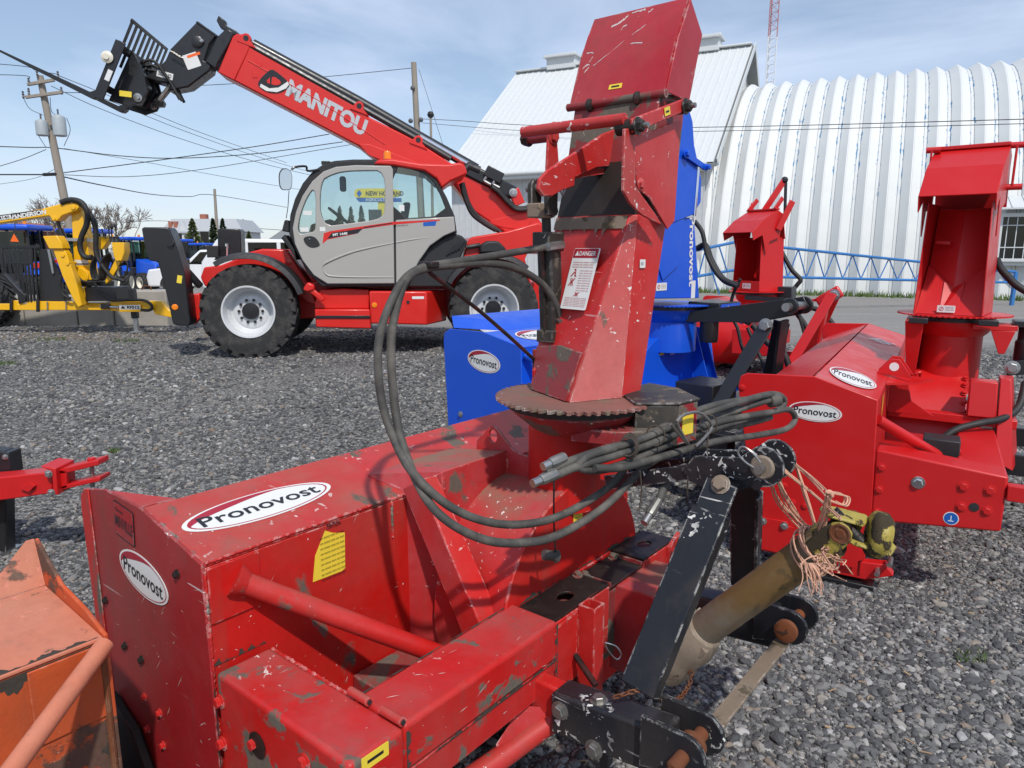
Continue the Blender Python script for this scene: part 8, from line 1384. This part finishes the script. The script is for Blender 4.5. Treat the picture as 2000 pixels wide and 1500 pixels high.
# ================================================================== tractors and cars
def tractor():
    t = bpy.data.objects.new('tractor', None); COL.objects.link(t); tag(t, 'x', 'tractor')
    for s in (1, -1): wheel(t, (0, s * .78, .68), s, .68, .42, .36, 'rim_cream', lugs=18, nuts=6); wheel(t, (2.05, s * .72, .45), s, .45, .30, .24, 'rim_cream', lugs=16, nuts=6)
    def bx(nm, mat, a0, a1, b0, b1, c0, c1, bev=.03): m = MB(); m.box(a0, a1, b0, b1, c0, c1); return m.build(nm, mat, t, bev=bev)
    m = MB(); m.hexa([(.85, -.36, .78), (2.45, -.30, .78), (2.45, .30, .78), (.85, .36, .78)], [(.85, -.34, 1.50), (2.35, -.24, 1.28), (2.35, .24, 1.28), (.85, .34, 1.50)]); m.build('bonnet', 'new_blue', t, bev=.06, seg=3); bx('grille', 'black_plastic', 2.42, 2.47, -.22, .22, .82, 1.15, .01); bx('chassis', 'black_plastic', -.3, 2.35, -.2, .2, .5, .85)
    bx('cab_base', 'black_plastic', -.25, .86, -.55, .55, .8, 1.12)
    for a, b_ in ((-.35, .60), (-.35, -.60), (.82, .52), (.82, -.52), (.30, .64), (.30, -.64)): m = MB(); m.bar((a, b_, 1.05), (a * .9 + .02, b_ * .95, 2.34), .06, .06, up=(1, 0, 0)); m.build('cab_post', 'black_plastic', t)
    for s in (1, -1): m = MB(); m.hexa([(-.33, s * .60, 1.15), (.80, s * .54, 1.15), (.80, s * .535, 1.15), (-.33, s * .595, 1.15)], [(-.30, s * .57, 2.32), (.74, s * .50, 2.32), (.74, s * .495, 2.32), (-.30, s * .565, 2.32)]); m.build('cab_window', 'far_glass', t)
    for a in (-.345, .80): m = MB(); m.box(a, a + .008, -.5, .5, 1.2, 2.3); m.build('cab_window', 'far_glass', t)
    bx('roof', 'new_blue', -.55, 1.0, -.74, .74, 2.34, 2.50, .06); bx('seat', 'cab_dark', -.2, .25, -.25, .25, 1.1, 1.75)
    for s in (1, -1):
        m = MB(); m.sheet([[(.74 * math.cos(q), y * s, .68 + .74 * math.sin(q)) for y in (.52, 1.02)] for q in np.linspace(.15, 2.6, 12)]); m.build('mudguard', 'new_blue', t, solid=.03); m = MB(); m.box(.80, .90, s * .70, s * .95, 1.9, 2.15); m.build('mirror', 'black_plastic', t); m = MB(); m.lathe([(.05, 0), (.05, .12), (0, .14)], (-.45, s * .62, 2.50), (0, 0, 1), 10, cap=False); m.build('beacon', 'orange_lens', t); m = MB(); m.box(-.60, -.57, s * .75, s * .95, 1.25, 1.40); m.build('tail_lamp', 'red_lens', t)
    m = MB(); m.cyl((.95, .42, 1.4), (.95, .42, 2.25), .04, 10); m.build('exhaust_pipe', 'black_paint', t); return t
T0 = tractor()
def put(o, u, y, ang, sc, label, zoff=0.0): p = at_y(u, 490, y); o.location = (p[0], p[1], float(ground_z(y)) + zoff); o.rotation_euler = (0, 0, math.radians(ang)); o.scale = (sc,) * 3; tag(o, label, 'tractor', 'blue tractors parked along the back')
# +a (forward) is stored Y: angle 0 faces away from the camera
put(T0, 26, 24, 8, 1.12, 'large blue tractor seen from behind, beyond the trailer headboard', -.4); tri = thing('slow_vehicle_sign', 'orange triangle slow vehicle sign on the large blue tractor', 'sign', Frame((0, 22.6), 90.0)); m = MB(); m.prism(Frame((0, 22.6), 90.0).Z('K8', [(115, 470), (210, 475), (155, 385)], b=0), (0, -.02, 0)); m.build('triangle', 'smv_orange', tri); m = MB(); q = Frame((0, 22.6), 90.0).at(*zz('K8', (195, 500)), b=-.03); m.cyl((q[0], -.03, q[2] - .1), (q[0], -.03, q[2] + .9), .012, 6); m.build('sign_stalk', 'black_paint', tri)
put(copy_tree(T0), 166, 27, 10, 1.0, 'blue tractor with its roof showing behind the yellow crane post', -.15); put(copy_tree(T0), 258, 36, -125, 1.05, 'blue tractor with cream wheel rim right of the crane controls'); put(copy_tree(T0), 332, 41, -110, 1.05, 'blue tractor half hidden behind the black outrigger'); put(copy_tree(T0), 388, 50, -100, 1.0, 'farthest blue tractor, its roof above the white pickup')
def car(name, cat, label, prof, wins, W_, wheels, u, y, ang, zoff=0, bed=None):
    t = thing(name, label, cat, loc=(0, 0, 0)); p = at_y(u, 490, y); t.location = (p[0], p[1], float(ground_z(y)) + zoff); t.rotation_euler = (0, 0, math.radians(ang)); h = W_ / 2
    m = MB(); m.prism([(x, -h, z) for x, z in prof], (0, W_, 0)); m.build('body', 'white_car', t, bev=.07, seg=3)
    for s in (1, -1):
        for wn in wins: m = MB(); m.prism([(x, s * (h + .004), z) for x, z in wn], (0, -s * .01, 0)); m.build('side_window', 'dark_glass', t); m = MB(); m.prism([(x, s * (h + .001), z) for x, z in wn], (0, s * .002, 0)); m.build('window_seal', 'cab_dark', t)
        for x, r in wheels: wheel(t, (x, s * (h - .10), r), s, r, .24, r * .62, 'rim_grey', lugs=16, lugh=.008, nuts=5); m = MB(); m.prism([(x + (r + .09) * math.cos(q), s * (h + .001), r + (r + .09) * math.sin(q)) for q in np.linspace(0, math.pi, 16)], (0, s * .006, 0)); m.build('wheel_arch', 'cab_dark', t)
        m = MB(); m.box(wins[0][0][0] - .05, wins[0][0][0] + .14, s * h, s * (h + .22), wins[0][0][1] + .02, wins[0][0][1] + .22) if s > 0 else m.box(wins[0][0][0] - .05, wins[0][0][0] + .14, -(h + .22), -h, wins[0][0][1] + .02, wins[0][0][1] + .22); m.build('door_mirror', 'black_plastic', t, bev=.03)
    return t
t = car('pickup_truck', 'pickup truck', 'white pickup truck parked behind the black outrigger leg', [(2.75, .35), (2.80, .75), (2.70, 1.05), (1.35, 1.22), (.65, 1.85), (-.75, 1.88), (-1.05, 1.25), (-2.9, 1.22), (-2.95, .45), (-2.6, .35)], [[(1.10, 1.27), (.62, 1.76), (.05, 1.78), (.05, 1.25)], [(-.05, 1.25), (-.05, 1.78), (-.68, 1.76), (-.85, 1.25)]], 1.95, ((1.80, .40), (-1.75, .40)), 432, 31, 100, -.15)
m = MB(); m.hexa([(1.33, -.80, 1.24), (1.33, .80, 1.24), (.68, .72, 1.82), (.68, -.72, 1.82)], [(1.345, -.80, 1.25), (1.345, .80, 1.25), (.695, .72, 1.83), (.695, -.72, 1.83)]); m.build('windscreen', 'dark_glass', t)
car('suv', 'car', 'white sport utility vehicle with dark windows behind the telehandler frame', [(2.35, .35), (2.4, .8), (2.25, 1.05), (1.15, 1.18), (.45, 1.72), (-1.9, 1.76), (-2.35, 1.15), (-2.4, .5), (-2.2, .32)], [[(.95, 1.22), (.42, 1.62), (-.25, 1.65), (-.25, 1.18)], [(-.35, 1.18), (-.35, 1.65), (-1.1, 1.65), (-1.1, 1.18)], [(-1.2, 1.18), (-1.2, 1.64), (-1.75, 1.62), (-2.0, 1.2)]], 1.85, ((1.45, .36), (-1.4, .36)), 585, 20, -88, .10)
